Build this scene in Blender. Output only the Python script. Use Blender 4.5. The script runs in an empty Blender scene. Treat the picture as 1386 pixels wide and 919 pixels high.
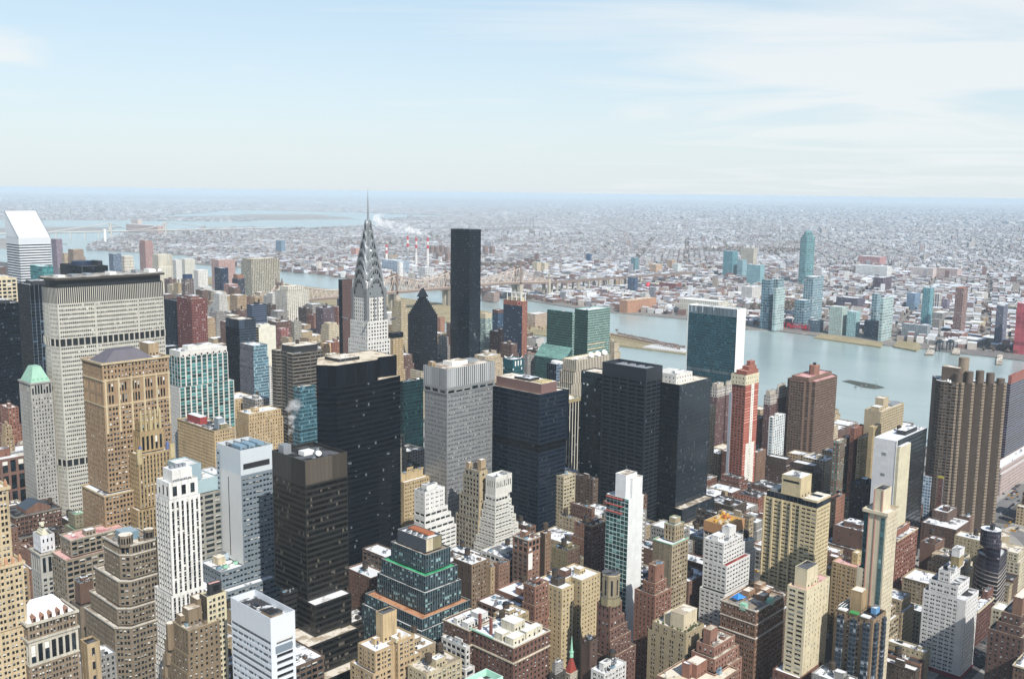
import bpy, bmesh, math, random
import numpy as np
from mathutils import Matrix, Vector

# ---------------------------------------------------------------- camera, sky, sun, exposure
# Axes: X runs along the cross streets towards the river, Y along the avenues uptown, metres above street level.
sc = bpy.context.scene
COL = sc.collection
PI = math.pi

def cam_setup():
    yaw, pitch, roll = math.radians(43.0732), math.radians(-8.5471), math.radians(0.684)
    fw = Vector((math.cos(pitch)*math.cos(yaw), math.cos(pitch)*math.sin(yaw), math.sin(pitch)))
    r0 = Vector((math.sin(yaw), -math.cos(yaw), 0)); u0 = r0.cross(fw)
    r = r0*math.cos(roll) + u0*math.sin(roll); u = -r0*math.sin(roll) + u0*math.cos(roll)
    cd = bpy.data.cameras.new('camera'); co = bpy.data.objects.new('camera', cd); COL.objects.link(co)
    m = Matrix((r, u, -fw)).transposed().to_4x4(); m.translation = Vector((0, 0, 319))
    co.matrix_world = m
    cd.sensor_width = 36; cd.sensor_fit = 'HORIZONTAL'; cd.lens = 36*1319.33/1386
    cd.clip_start = 1; cd.clip_end = 90000
    sc.camera = co
cam_setup()

SUN_AZ, SUN_EL = 201.0, 43.0          # azimuth from +Y, clockwise
w = bpy.data.worlds.new('World'); sc.world = w; w.use_nodes = True
def build_world():
    nt = w.node_tree; nt.nodes.clear(); L = nt.links.new
    out = nt.nodes.new('ShaderNodeOutputWorld'); bg = nt.nodes.new('ShaderNodeBackground')
    sky = nt.nodes.new('ShaderNodeTexSky'); sky.sky_type = 'NISHITA'; sky.sun_disc = False
    sky.sun_elevation = math.radians(SUN_EL); sky.sun_rotation = math.radians(SUN_AZ)
    sky.altitude = 300; sky.air_density = 1.0; sky.dust_density = .6; sky.ozone_density = 1.6
    tc = nt.nodes.new('ShaderNodeTexCoord')
    # thin cirrus: direction projected on a plane high above, stretched noise
    sep = nt.nodes.new('ShaderNodeSeparateXYZ'); L(tc.outputs['Generated'], sep.inputs[0])
    def m(op, a, b=None, c=None):
        n = nt.nodes.new('ShaderNodeMath'); n.operation = op
        for i, s in enumerate((a, b, c)):
            if s is None: continue
            if isinstance(s, (int, float)): n.inputs[i].default_value = s
            else: L(s, n.inputs[i])
        return n.outputs[0]
    zc = m('MAXIMUM', m('ADD', sep.outputs[2], 0.06), 0.02)
    px = m('DIVIDE', sep.outputs[0], zc); py = m('DIVIDE', sep.outputs[1], zc)
    # rotate so that one axis points along the view, the other across it
    ca, sa = math.cos(math.radians(43)), math.sin(math.radians(43))
    al = m('ADD', m('MULTIPLY', px, ca), m('MULTIPLY', py, sa))
    ac = m('SUBTRACT', m('MULTIPLY', px, sa), m('MULTIPLY', py, ca))
    cv = nt.nodes.new('ShaderNodeCombineXYZ'); L(m('MULTIPLY_ADD', ac, .42, m('MULTIPLY', al, .08)), cv.inputs[0]); L(m('MULTIPLY', al, .62), cv.inputs[1])
    n1 = nt.nodes.new('ShaderNodeTexNoise'); n1.inputs['Scale'].default_value = 1.0; n1.inputs['Detail'].default_value = 9
    n1.inputs['Roughness'].default_value = .52; n1.inputs['Distortion'].default_value = 1.1; L(cv.outputs[0], n1.inputs['Vector'])
    # more cloud to the right (south east) and high up
    side = m('MULTIPLY_ADD', ac, .11, -.09)
    side = m('MINIMUM', m('MAXIMUM', side, -.16), .1)
    hi = m('MINIMUM', m('MULTIPLY', m('SUBTRACT', sep.outputs[2], .06), 1.8), .12)
    fade = m('MINIMUM', m('MAXIMUM', m('MULTIPLY', m('SUBTRACT', .62, sep.outputs[2]), 3.2), 0), 1)
    d = m('ADD', m('ADD', n1.outputs[0], side), hi)
    mask = m('MINIMUM', m('MAXIMUM', m('MULTIPLY', m('SUBTRACT', d, .50), 4.0), 0), m('MULTIPLY', fade, .8))
    mx = nt.nodes.new('ShaderNodeMix'); mx.data_type = 'RGBA'
    # the pale veil of thick air low over the horizon
    veil = nt.nodes.new('ShaderNodeMix'); veil.data_type = 'RGBA'
    vf = m('MULTIPLY', m('POWER', 2.718, m('MULTIPLY', m('MAXIMUM', sep.outputs[2], 0), -5.5)), .97)
    L(vf, veil.inputs[0]); L(sky.outputs[0], veil.inputs[6]); veil.inputs[7].default_value = VEIL
    thin = nt.nodes.new('ShaderNodeMix'); thin.data_type = 'RGBA'; L(m('MULTIPLY', fade, .37), thin.inputs[0])
    L(veil.outputs[2], thin.inputs[6]); thin.inputs[7].default_value = (3.9, 5.9, 7.0, 1)
    L(mask, mx.inputs[0]); L(thin.outputs[2], mx.inputs[6]); mx.inputs[7].default_value = CLOUD
    L(mx.outputs[2], bg.inputs[0]); bg.inputs[1].default_value = SKY_STR
    L(bg.outputs[0], out.inputs[0])
CLOUD = (6.2, 6.5, 6.6, 1); VEIL = (6.3, 5.9, 5.6, 1); SKY_STR = 0.10
build_world()
sl = bpy.data.lights.new('sun', 'SUN'); so = bpy.data.objects.new('sun', sl); COL.objects.link(so)
sl.energy = 4.0; sl.angle = math.radians(.53); sl.color = (1, .955, .89)
_a, _e = math.radians(SUN_AZ), math.radians(SUN_EL)
_d = Vector((math.sin(_a)*math.cos(_e), math.cos(_a)*math.cos(_e), math.sin(_e)))
so.rotation_euler = _d.to_track_quat('Z', 'Y').to_euler()
so.location = _d*2000
vs = sc.view_settings
vs.view_transform = 'Standard'; vs.look = 'None'; vs.gamma = 1; vs.use_curve_mapping = False; vs.exposure = 0.5
sc.render.engine = 'CYCLES'
cy = sc.cycles
cy.use_denoising = True
try: cy.denoiser = 'OPENIMAGEDENOISE'; cy.denoising_input_passes = 'RGB_ALBEDO_NORMAL'
except Exception: pass
cy.max_bounces = 5; cy.diffuse_bounces = 2; cy.glossy_bounces = 3; cy.transmission_bounces = 2; cy.transparent_max_bounces = 16; cy.volume_bounces = 1
cy.use_adaptive_sampling = True; cy.adaptive_threshold = .02
cy.caustics_reflective = False; cy.caustics_refractive = False

# ---------------------------------------------------------------- node helpers and materials
def lin(h):
    if not isinstance(h, str): return tuple(h)
    h = h.lstrip('#'); o = []
    for i in (0, 2, 4):
        c = int(h[i:i+2], 16)/255; o.append(c/12.92 if c <= .04045 else ((c+.055)/1.055)**2.4)
    return tuple(o)
def rgba(h): return (*lin(h), 1)
def soft(h, k):
    c = lin(h); m = .3*c[0]+.55*c[1]+.15*c[2]; return tuple(m+(q-m)*k for q in c)
class NT:
    def __init__(s, name):
        s.m = bpy.data.materials.new(name); s.m.use_nodes = True; s.nt = s.m.node_tree
        s.b = s.nt.nodes['Principled BSDF']; s.L = s.nt.links.new
    def n(s, t, **kw):
        n = s.nt.nodes.new('ShaderNode'+t)
        for k, v in kw.items(): setattr(n, k, v)
        return n
    def put(s, sock, v):
        if hasattr(v, 'is_output') or hasattr(v, 'links'): s.L(v, sock)
        else: sock.default_value = v
    def math(s, op, a, b=None, c=None):
        n = s.n('Math', operation=op)
        for i, x in enumerate((a, b, c)):
            if x is not None: s.put(n.inputs[i], x)
        return n.outputs[0]
    def mix(s, f, a, b, mode='MIX'):
        n = s.n('Mix', data_type='RGBA', blend_type=mode); s.put(n.inputs[0], f)
        for i, x in ((6, a), (7, b)):
            if isinstance(x, tuple) and len(x) == 3: x = (*x, 1)
            s.put(n.inputs[i], x)
        return n.outputs[2]
    def noise(s, vec, scale, detail=3, rough=.55, dist=0):
        n = s.n('TexNoise'); n.inputs['Scale'].default_value = scale; n.inputs['Detail'].default_value = detail
        n.inputs['Roughness'].default_value = rough; n.inputs['Distortion'].default_value = dist
        if vec is not None: s.L(vec, n.inputs['Vector'])
        return n.outputs[0]
    def pos(s, sx=1, sy=1, sz=1):
        g = s.n('NewGeometry')
        v = s.n('VectorMath', operation='MULTIPLY'); s.L(g.outputs['Position'], v.inputs[0]); v.inputs[1].default_value = (sx, sy, sz)
        return v.outputs[0]
    def ramp(s, f, lo, hi):
        n = s.n('MapRange'); s.put(n.inputs[0], f); n.inputs[1].default_value = lo; n.inputs[2].default_value = hi
        return n.outputs[0]
MC = {}
def masonry(h, var=.27, stain=.45, rough=.85):
    """brick, stone or concrete: broad tone drift, grain and rain streaks"""
    k = ('mas', h, var, stain)
    if k in MC: return MC[k]
    t = NT('masonry'); c = lin(h); lm = .3*c[0]+.55*c[1]+.15*c[2]; c = [lm+(q-lm)*.56 for q in c]; sa = min(1, 2.2*(max(c)-min(c))/max(c)); c = (c[0], c[1]*(1+.02*sa), c[2]*(1-.1*sa), 1)
    a = t.noise(t.pos(1, 1, .6), .055, 4); g = t.noise(t.pos(1, 1, 1), 1.3, 2, .7)
    st = t.noise(t.pos(.55, .55, .035), 1.0, 4, .62)
    f = t.math('ADD', t.math('MULTIPLY_ADD', a, var*2, 1-var), t.math('MULTIPLY_ADD', g, .3, -.15))
    sn = t.n('VectorMath', operation='SNAP'); t.L(t.pos(), sn.inputs[0]); sn.inputs[1].default_value = (4.7, 5.3, 3.4); wn = t.n('TexWhiteNoise', noise_dimensions='3D'); t.L(sn.outputs[0], wn.inputs['Vector'])
    f = t.math('ADD', f, t.math('MULTIPLY_ADD', wn.outputs[0], .12, -.06))
    f = t.math('MULTIPLY', f, t.math('SUBTRACT', 1.0, t.math('MULTIPLY', t.ramp(st, .5, .74), stain)))
    col = t.mix(1.0, c, (0, 0, 0, 1), 'MULTIPLY')
    n = t.n('VectorMath', operation='SCALE'); n.inputs[0].default_value = c[:3]; t.L(f, n.inputs['Scale'])
    t.L(n.outputs[0], t.b.inputs['Base Color']); t.b.inputs['Roughness'].default_value = rough
    t.b.inputs['Specular IOR Level'].default_value = .25
    MC[k] = t.m; return t.m
def plain(h, rough=.6, metal=0.0, var=.15, name='paint'):
    k = ('pl', h, rough, metal, var)
    if k in MC: return MC[k]
    t = NT(name); c = rgba(h)
    a = t.noise(t.pos(), .35, 4); f = t.math('MULTIPLY_ADD', a, var*2, 1-var)
    n = t.n('VectorMath', operation='SCALE'); n.inputs[0].default_value = c[:3]; t.L(f, n.inputs['Scale'])
    t.L(n.outputs[0], t.b.inputs['Base Color']); t.b.inputs['Roughness'].default_value = rough; t.b.inputs['Metallic'].default_value = metal
    MC[k] = t.m; return t.m
def glass(h='#141c22', rough=.12, name='window_glass', spec=.5):
    k = ('gl', h, rough)
    if k in MC: return MC[k]
    t = NT(name); b = t.b
    b.inputs['Base Color'].default_value = rgba(h); b.inputs['Roughness'].default_value = rough
    b.inputs['Specular IOR Level'].default_value = spec
    g = t.n('NewGeometry'); oi = t.n('ObjectInfo')
    v = t.n('VectorMath', operation='SNAP'); t.L(g.outputs['Position'], v.inputs[0]); v.inputs[1].default_value = (1.9, 1.9, 2.1)
    wn = t.n('TexWhiteNoise', noise_dimensions='4D'); t.L(v.outputs[0], wn.inputs['Vector']); t.L(oi.outputs['Random'], wn.inputs['W'])
    s = t.n('VectorMath', operation='SCALE'); s.inputs[0].default_value = lin(h); t.L(t.math('MULTIPLY_ADD', wn.outputs[0], 1.3, .4), s.inputs['Scale'])
    t.L(s.outputs[0], b.inputs['Base Color'])
    MC[k] = t.m; return t.m
def roofing(h='#4a4a4a', patch='#d8dadb', amount=.35, scale=.09):
    k = ('rf', h, patch, amount, scale)
    if k in MC: return MC[k]
    t = NT('roofing')
    a = t.noise(t.pos(1, 1, 1), scale, 6, .62, .6); g = t.noise(t.pos(), .9, 3, .7)
    f = t.ramp(a, .62-amount*.5, .68-amount*.5)
    c0 = t.mix(g, tuple(x*.75 for x in lin(h)), tuple(x*1.25 for x in lin(h)))
    t.L(t.mix(f, c0, lin(patch)), t.b.inputs['Base Color']); t.b.inputs['Roughness'].default_value = .9
    t.b.inputs['Specular IOR Level'].default_value = .15
    MC[k] = t.m; return t.m
def facade(wall, gl, bay=1.5, fh=3.6, wx=.85, wz=.6, blind=.2, bcol='#8d9396', gr=.1, wr=.6, tilt=.03, sp=None, var=.5, metal=0.0, seed=0, sx=None):
    """curtain wall or punched wall in one sheet: UV is in metres; each pane gets its own tone and a slight tilt.
    sp: colour of the spandrel under each pane (between mullions); wall: the mullion / pier colour"""
    k = ('fc', wall, gl, bay, fh, wx, wz, blind, bcol, gr, wr, tilt, sp, var, metal, seed, sx)
    if k in MC: return MC[k]
    wall, gl, bcol = soft(wall, .8), soft(gl, .75), soft(bcol, .8); sp = soft(sp, .8) if sp else None
    t = NT('facade'); uv = t.n('UVMap'); s = t.n('SeparateXYZ'); t.L(uv.outputs[0], s.inputs[0])
    u = t.math('DIVIDE', s.outputs[0], bay); v = t.math('DIVIDE', s.outputs[1], fh)
    fu, fv = t.math('FRACT', u), t.math('FRACT', v)
    cx = t.n('CombineXYZ'); t.L(t.math('FLOOR', u), cx.inputs[0]); t.L(t.math('FLOOR', v), cx.inputs[1])
    oi = t.n('ObjectInfo')
    t.L(t.math('MULTIPLY', oi.outputs['Random'], 97.0), cx.inputs[2])
    wn = t.n('TexWhiteNoise', noise_dimensions='3D'); t.L(cx.outputs[0], wn.inputs['Vector'])
    inx = t.math('LESS_THAN', t.math('ABSOLUTE', t.math('SUBTRACT', fu, .5)), wx/2)
    inz = t.math('LESS_THAN', t.math('ABSOLUTE', t.math('SUBTRACT', fv, .5)), wz/2)
    win = t.math('MULTIPLY', inx, inz)
    # floors drift in tone (blinds, lights) as whole rows too
    fl = t.n('TexWhiteNoise', noise_dimensions='2D'); c2 = t.n('CombineXYZ'); t.L(t.math('FLOOR', v), c2.inputs[0]); t.L(t.math('FLOOR', t.math('DIVIDE', u, 7.0)), c2.inputs[1]); t.L(c2.outputs[0], fl.inputs['Vector'])
    val = wn.outputs[0]
    sg = t.n('VectorMath', operation='SCALE'); sg.inputs[0].default_value = lin(gl)
    t.L(t.math('MULTIPLY', t.math('MULTIPLY_ADD', val, 2*var, 1-var), t.math('MULTIPLY_ADD', fl.outputs[0], .7, .65)), sg.inputs['Scale'])
    half = t.math('GREATER_THAN', fv, t.math('MULTIPLY_ADD', t.math('FRACT', t.math('MULTIPLY', val, 37.3)), .7, .1))
    isb = t.math('MULTIPLY', t.math('LESS_THAN', t.math('FRACT', t.math('MULTIPLY', val, 13.7)), blind), half)
    gcol = t.mix(isb, sg.outputs[0], lin(bcol))
    a = t.noise(t.pos(1, 1, .5), .06, 4); f = t.math('MULTIPLY_ADD', a, .5, .75)
    sw = t.n('VectorMath', operation='SCALE'); sw.inputs[0].default_value = lin(wall); t.L(f, sw.inputs['Scale'])
    wc = sw.outputs[0]
    if sp is not None:
        ss = t.n('VectorMath', operation='SCALE'); ss.inputs[0].default_value = lin(sp); t.L(f, ss.inputs['Scale'])
        wc = t.mix(inx, wc, ss.outputs[0])
    t.L(t.mix(win, wc, gcol), t.b.inputs['Base Color'])
    wing = t.math('MULTIPLY', win, t.math('SUBTRACT', 1.0, t.math('MULTIPLY', isb, .6)))
    t.L(t.math('MULTIPLY_ADD', wing, gr-wr, wr), t.b.inputs['Roughness'])
    t.b.inputs['Metallic'].default_value = metal; t.b.inputs['Specular IOR Level'].default_value = .3
    if tilt:
        g = t.n('NewGeometry'); vm = t.n('VectorMath', operation='MULTIPLY_ADD')
        sb = t.n('VectorMath', operation='SUBTRACT'); t.L(wn.outputs[1], sb.inputs[0]); sb.inputs[1].default_value = (.5, .5, .5)
        t.L(sb.outputs[0], vm.inputs[0]); vm.inputs[1].default_value = (tilt, tilt, tilt*.7); t.L(g.outputs['Normal'], vm.inputs[2])
        nn = t.n('VectorMath', operation='NORMALIZE'); t.L(vm.outputs[0], nn.inputs[0]); t.L(nn.outputs[0], t.b.inputs['Normal'])
    MC[k] = t.m; return t.m
def attr_mat(name, rough=.85):
    t = NT(name); a = t.n('Attribute', attribute_name='tone'); g = t.noise(t.pos(), .12, 3, .7)
    s = t.n('VectorMath', operation='SCALE'); t.L(a.outputs['Color'], s.inputs[0]); t.L(t.math('MULTIPLY_ADD', g, .6, .7), s.inputs['Scale'])
    t.L(s.outputs[0], t.b.inputs['Base Color']); t.b.inputs['Roughness'].default_value = rough; t.b.inputs['Specular IOR Level'].default_value = .2
    return t.m

# ---------------------------------------------------------------- mesh builder
class MB:
    def __init__(s): s.V = []; s.n = 0; s.I = []; s.S = []; s.M = []; s.UV = []; s.tone = []
    def faces(s, V, F, mi=0, uv=None):
        V = np.asarray(V, np.float32).reshape(-1, 3); F = np.asarray(F, np.int32)
        s.V.append(V); s.I.append((F+s.n).ravel()); s.S.append(np.full(len(F), F.shape[1], np.int32))
        s.M.append(np.broadcast_to(np.asarray(mi, np.int32), (len(F),)).copy())
        s.UV.append(np.zeros((F.size, 2), np.float32) if uv is None else np.asarray(uv, np.float32).reshape(-1, 2))
        s.n += len(V)
    def poly(s, pts, mi=0, uv=None):
        s.faces(pts, [list(range(len(pts)))], mi, uv)
    def box(s, x0, y0, z0, x1, y1, z1, mi=0, top=None, bottom=True):
        V = [(x0,y0,z0),(x1,y0,z0),(x1,y1,z0),(x0,y1,z0),(x0,y0,z1),(x1,y0,z1),(x1,y1,z1),(x0,y1,z1)]
        F = [(0,1,5,4),(1,2,6,5),(2,3,7,6),(3,0,4,7),(4,5,6,7)] + ([(3,2,1,0)] if bottom else [])
        a, b, h0, h1 = x1-x0, y1-y0, z0, z1
        U = [[(0,h0),(a,h0),(a,h1),(0,h1)],[(0,h0),(b,h0),(b,h1),(0,h1)],[(0,h0),(a,h0),(a,h1),(0,h1)],[(0,h0),(b,h0),(b,h1),(0,h1)],[(0,0),(a,0),(a,b),(0,b)]] + ([[(0,0)]*4] if bottom else [])
        m = [mi]*4 + [mi if top is None else top] + ([mi] if bottom else [])
        s.faces(V, F, m, U)
    def prism(s, pts, z0, z1, mi=0, top=None, bot=False, scale=1.0, cen=None):
        """extruded outline; SCALE shrinks the upper outline about CEN"""
        n = len(pts); P = np.array(pts, float)
        c = np.array(cen if cen else P.mean(0)); Q = c+(P-c)*scale
        V = [(x, y, z0) for x, y in P]+[(x, y, z1) for x, y in Q]
        F = []; U = []
        for i in range(n):
            j = (i+1) % n; F.append((i, j, n+j, n+i)); d = float(np.hypot(*(P[j]-P[i])))
            U.append([(0, z0), (d, z0), (d, z1), (0, z1)])
        s.faces(V, F, mi, U)
        if top is not False: s.poly([(x, y, z1) for x, y in Q], mi if top is None else top)
        if bot: s.poly([(x, y, z0) for x, y in P[::-1]], mi)
    def cyl(s, x, y, z0, z1, r0, r1=None, n=14, mi=0, top=None, a0=0):
        r1 = r0 if r1 is None else r1
        a = a0+np.arange(n)*2*PI/n
        V = [(x+r0*math.cos(t), y+r0*math.sin(t), z0) for t in a]+[(x+r1*math.cos(t), y+r1*math.sin(t), z1) for t in a]
        F = [(i, (i+1) % n, n+(i+1) % n, n+i) for i in range(n)]
        c = 2*PI*max(r0, r1)/n
        s.faces(V, F, mi, [[(i*c, z0), (i*c+c, z0), (i*c+c, z1), (i*c, z1)] for i in range(n)])
        if r1 > .01: s.poly(V[n:], mi if top is None else top)
    def bar(s, p, q, r, mi=0):
        p, q = Vector(p), Vector(q); d = (q-p).normalized(); a = d.orthogonal().normalized(); b = d.cross(a)
        V = [p+a*r+b*r, p-a*r+b*r, p-a*r-b*r, p+a*r-b*r, q+a*r+b*r, q-a*r+b*r, q-a*r-b*r, q+a*r-b*r]
        s.faces([tuple(v) for v in V], [(0,1,5,4),(1,2,6,5),(2,3,7,6),(3,0,4,7),(4,5,6,7),(3,2,1,0)], mi)
    def build(s, name, mats, parent=None, smooth=False, loc=None, kind=None, label=None):
        me = bpy.data.meshes.new(name)
        if s.n:
            V = np.concatenate(s.V); I = np.concatenate(s.I); S = np.concatenate(s.S); M = np.concatenate(s.M); UV = np.concatenate(s.UV)
            me.vertices.add(len(V)); me.vertices.foreach_set('co', V.ravel())
            me.loops.add(len(I)); me.loops.foreach_set('vertex_index', I)
            st = np.zeros(len(S), np.int32); st[1:] = np.cumsum(S)[:-1]
            me.polygons.add(len(S)); me.polygons.foreach_set('loop_start', st); me.polygons.foreach_set('loop_total', S)
            me.polygons.foreach_set('material_index', M)
            ul = me.uv_layers.new(name='UVMap'); ul.data.foreach_set('uv', UV.ravel())
            if s.tone:
                at = me.attributes.new('tone', 'FLOAT_COLOR', 'FACE')
                T = np.concatenate([np.asarray(t, np.float32).reshape(-1, 3) for t in s.tone]); T = np.concatenate([T, np.ones((len(T), 1), np.float32)], 1)
                at.data.foreach_set('color', T.ravel())
            me.polygons.foreach_set('use_smooth', np.full(len(S), bool(smooth)))
            me.update(calc_edges=True)
        for m in (mats if isinstance(mats, (list, tuple)) else [mats]): me.materials.append(m)
        return link(name, me, parent, loc, kind, label)
def link(name, me, parent=None, loc=None, kind=None, label=None, rz=0):
    o = bpy.data.objects.new(name, me); COL.objects.link(o)
    if parent is not None: o.parent = parent
    if loc is not None: o.location = loc
    if rz: o.rotation_euler = (0, 0, rz)
    if kind: o['kind'] = kind
    if label: o['label'] = label
    return o
def tag(o, label, cat, group=None):
    o['label'] = label; o['category'] = cat
    if group: o['group'] = group
    return o
def root(name, label, cat, loc, group=None, rz=0):
    o = link(name, None, None, loc, rz=rz)
    return tag(o, label, cat, group)
def inset(pts, d):
    """outline moved inwards by d (mitred), counter-clockwise input"""
    n = len(pts); out = []
    for i in range(n):
        p, q, r = Vector(pts[i-1]), Vector(pts[i]), Vector(pts[(i+1) % n])
        a, b = (q-p).normalized(), (r-q).normalized()
        na, nb = Vector((-a.y, a.x)), Vector((-b.y, b.x))
        k = 1+na.dot(nb); m = (na+nb)/k if k > .2 else na
        out.append(tuple(q+m*d))
    return out
def rect(x0, y0, x1, y1): return [(x0, y0), (x1, y0), (x1, y1), (x0, y1)]

# ---------------------------------------------------------------- facades
FR = plain('#3a3c3e', .5, 0, .1, 'window_frame'); FRW = plain('#c9c8c2', .5, 0, .1, 'window_frame')
GLS = [glass('#0e151a', .08), glass('#18242b', .1), glass('#222a2e', .14)]
BL = [plain('#a9a79f', .7, 0, .2, 'blind'), plain('#d6d4cc', .7, 0, .15, 'blind'), plain('#7e8484', .6, 0, .2, 'blind')]
AC = plain('#b9b9b4', .5, 0, .1, 'air_conditioner')
WCACHE = {}
def window_mesh(w, h, v, frame):
    k = (round(w, 2), round(h, 2), v, frame.name)
    if k in WCACHE: return WCACHE[k]
    b = MB(); rnd = random.Random(v*7+3)
    b.faces([(-w/2,0,0),(w/2,0,0),(w/2,0,h),(-w/2,0,h)], [(0,1,2,3)], 1)
    if v % 3 == 1:
        z = h*rnd.uniform(.35, .8); b.faces([(-w/2+.07,-.012,z),(w/2-.07,-.012,z),(w/2-.07,-.012,h-.06),(-w/2+.07,-.012,h-.06)], [(0,1,2,3)], 2)
    t = .07
    for x0, x1, z0, z1 in ((-w/2,-w/2+t,0,h),(w/2-t,w/2,0,h),(-w/2+t,w/2-t,0,t),(-w/2+t,w/2-t,h-t,h),(-w/2+t,w/2-t,h*.5-.04,h*.5+.04)):
        b.box(x0, -.05, z0, x1, .03, z1, 0)
    b.box(-w/2-.08, -.34, -.16, w/2+.08, -.02, -.012, 0)
    if v == 5: b.box(-.33, -.45, .02, .33, -.055, .45, 3)
    o = b.build('window', [frame, GLS[v % 3], BL[v % 3], AC]); me = o.data; bpy.data.objects.remove(o)
    WCACHE[k] = me; return me

def P(bay=3.2, fh=3.5, wins=((.3, .7),), z=(.27, .75), rec=.28, m=.6, base=0, top=1.2, frame=None, sp=None, band=None, skip=0, **kw):
    return dict(t='p', bay=bay, fh=fh, wins=wins, z=z, rec=rec, m=m, base=base, top=top, frame=frame or FR, sp=sp, band=band, skip=skip, **kw)
def RB(fh=3.6, z=(.3, .85), rec=.3, m=.5, base=0, top=1.0, gm=None, bay=None, wins=None, band=None):
    return dict(t='r', bay=bay or 1e6, fh=fh, wins=wins or ((0, 1),), z=z, rec=rec, m=m, base=base, top=top, gm=gm, sp=None, band=band, skip=0)
def CW(mat, bay=1.5, fh=3.6): return dict(t='c', mat=mat, bay=bay, fh=fh)
BLANK = dict(t='b')

def face(wall, p0, d, W, z0, z1, st, mi=0, rnd=None):
    """one wall face seen from outside, left to right from P0 along D. Returns the openings: (x, y, z, w, h, angle)"""
    dx, dy = d; nx, ny = dy, -dx; p0 = np.array([p0[0], p0[1]], float)
    def xyz(s, z, o=0.0):
        s, z = np.broadcast_arrays(np.asarray(s, float), np.asarray(z, float))
        return np.stack([p0[0]+dx*s+nx*o, p0[1]+dy*s+ny*o, z], -1)
    if st['t'] in 'bc':
        if st['t'] == 'c':
            nb = max(1, round(W/st['bay'])); nf = max(1, round((z1-z0)/st['fh'])); a, b = nb*st['bay'], nf*st['fh']
        else: a, b = W, z1-z0
        wall.faces(xyz([0, W, W, 0], [z0, z0, z1, z1]), [(0,1,2,3)], mi, [[(0,0),(a,0),(a,b),(0,b)]])
        return np.zeros((0, 6))
    m, base, top = min(st['m'], W*.2), st['base'], st['top']
    z0b, z1b = z0+base, z1-top
    nf = int(round((z1b-z0b)/st['fh'])); nb = max(1, int(round((W-2*m)/st['bay'])))
    if nf < 1 or W < .7:
        return face(wall, p0, d, W, z0, z1, BLANK, mi)
    fh, bay = (z1b-z0b)/nf, (W-2*m)/nb
    xs = [0.0]
    for i in range(nb):
        for a, b in (st.get('wins2') if st.get('wins2') and i % 3 == 1 else st['wins']): xs += [m+(i+a)*bay, m+(i+b)*bay]
    if xs[1] < .02: xs[1] = .02
    if xs[-1] > W-.02: xs[-1] = W-.02
    xs.append(W); zs = [z0]
    for j in range(nf): zs += [z0b+(j+st['z'][0])*fh, z0b+(j+st['z'][1])*fh]
    zs.append(z1); xs, zs = np.array(xs), np.array(zs); nx_, nz_ = len(xs), len(zs)
    X, Z = np.meshgrid(xs, zs); V = xyz(X.ravel(), Z.ravel())
    ii, jj = np.meshgrid(np.arange(nx_-1), np.arange(nz_-1)); ii, jj = ii.ravel(), jj.ravel()
    hole = (ii % 2 == 1) & (jj % 2 == 1)
    if st['skip']:
        r = rnd or random
        kill = np.array([r.random() < st['skip'] for _ in range(len(ii))]); hole &= ~kill
    q = np.stack([jj*nx_+ii, jj*nx_+ii+1, (jj+1)*nx_+ii+1, (jj+1)*nx_+ii], 1)
    mm = np.full(len(ii), mi)
    if st['band'] is not None: mm[jj % 2 == 0] = st['band']
    if st['sp'] is not None: mm[(ii % 2 == 1) & (jj % 2 == 0) & (jj > 0) & (jj < nz_-2)] = st['sp']
    uvv = np.stack([X.ravel(), Z.ravel()], -1)
    solid = ~hole
    wall.faces(V, q[solid], mm[solid], uvv[q[solid]])
    H = q[hole]; nh = len(H)
    if nh == 0: return np.zeros((0, 6))
    rec = st['rec']
    outer = V[H]; inner = outer - np.array([nx, ny, 0])*rec
    VV = np.concatenate([outer, inner], 1).reshape(-1, 3); b8 = np.arange(nh)[:, None]*8
    F = np.concatenate([b8+np.array(t) for t in ((0,4,5,1),(1,5,6,2),(2,6,7,3),(3,7,4,0))])
    wall.faces(VV, F, mi)
    c = (inner[:, 0]+inner[:, 1])/2; ww = np.linalg.norm(inner[:, 1]-inner[:, 0], axis=1); hh = inner[:, 3, 2]-inner[:, 0, 2]
    ang = math.atan2(dy, dx)
    return np.stack([c[:, 0], c[:, 1], c[:, 2], ww, hh, np.full(nh, ang)], 1)

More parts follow.
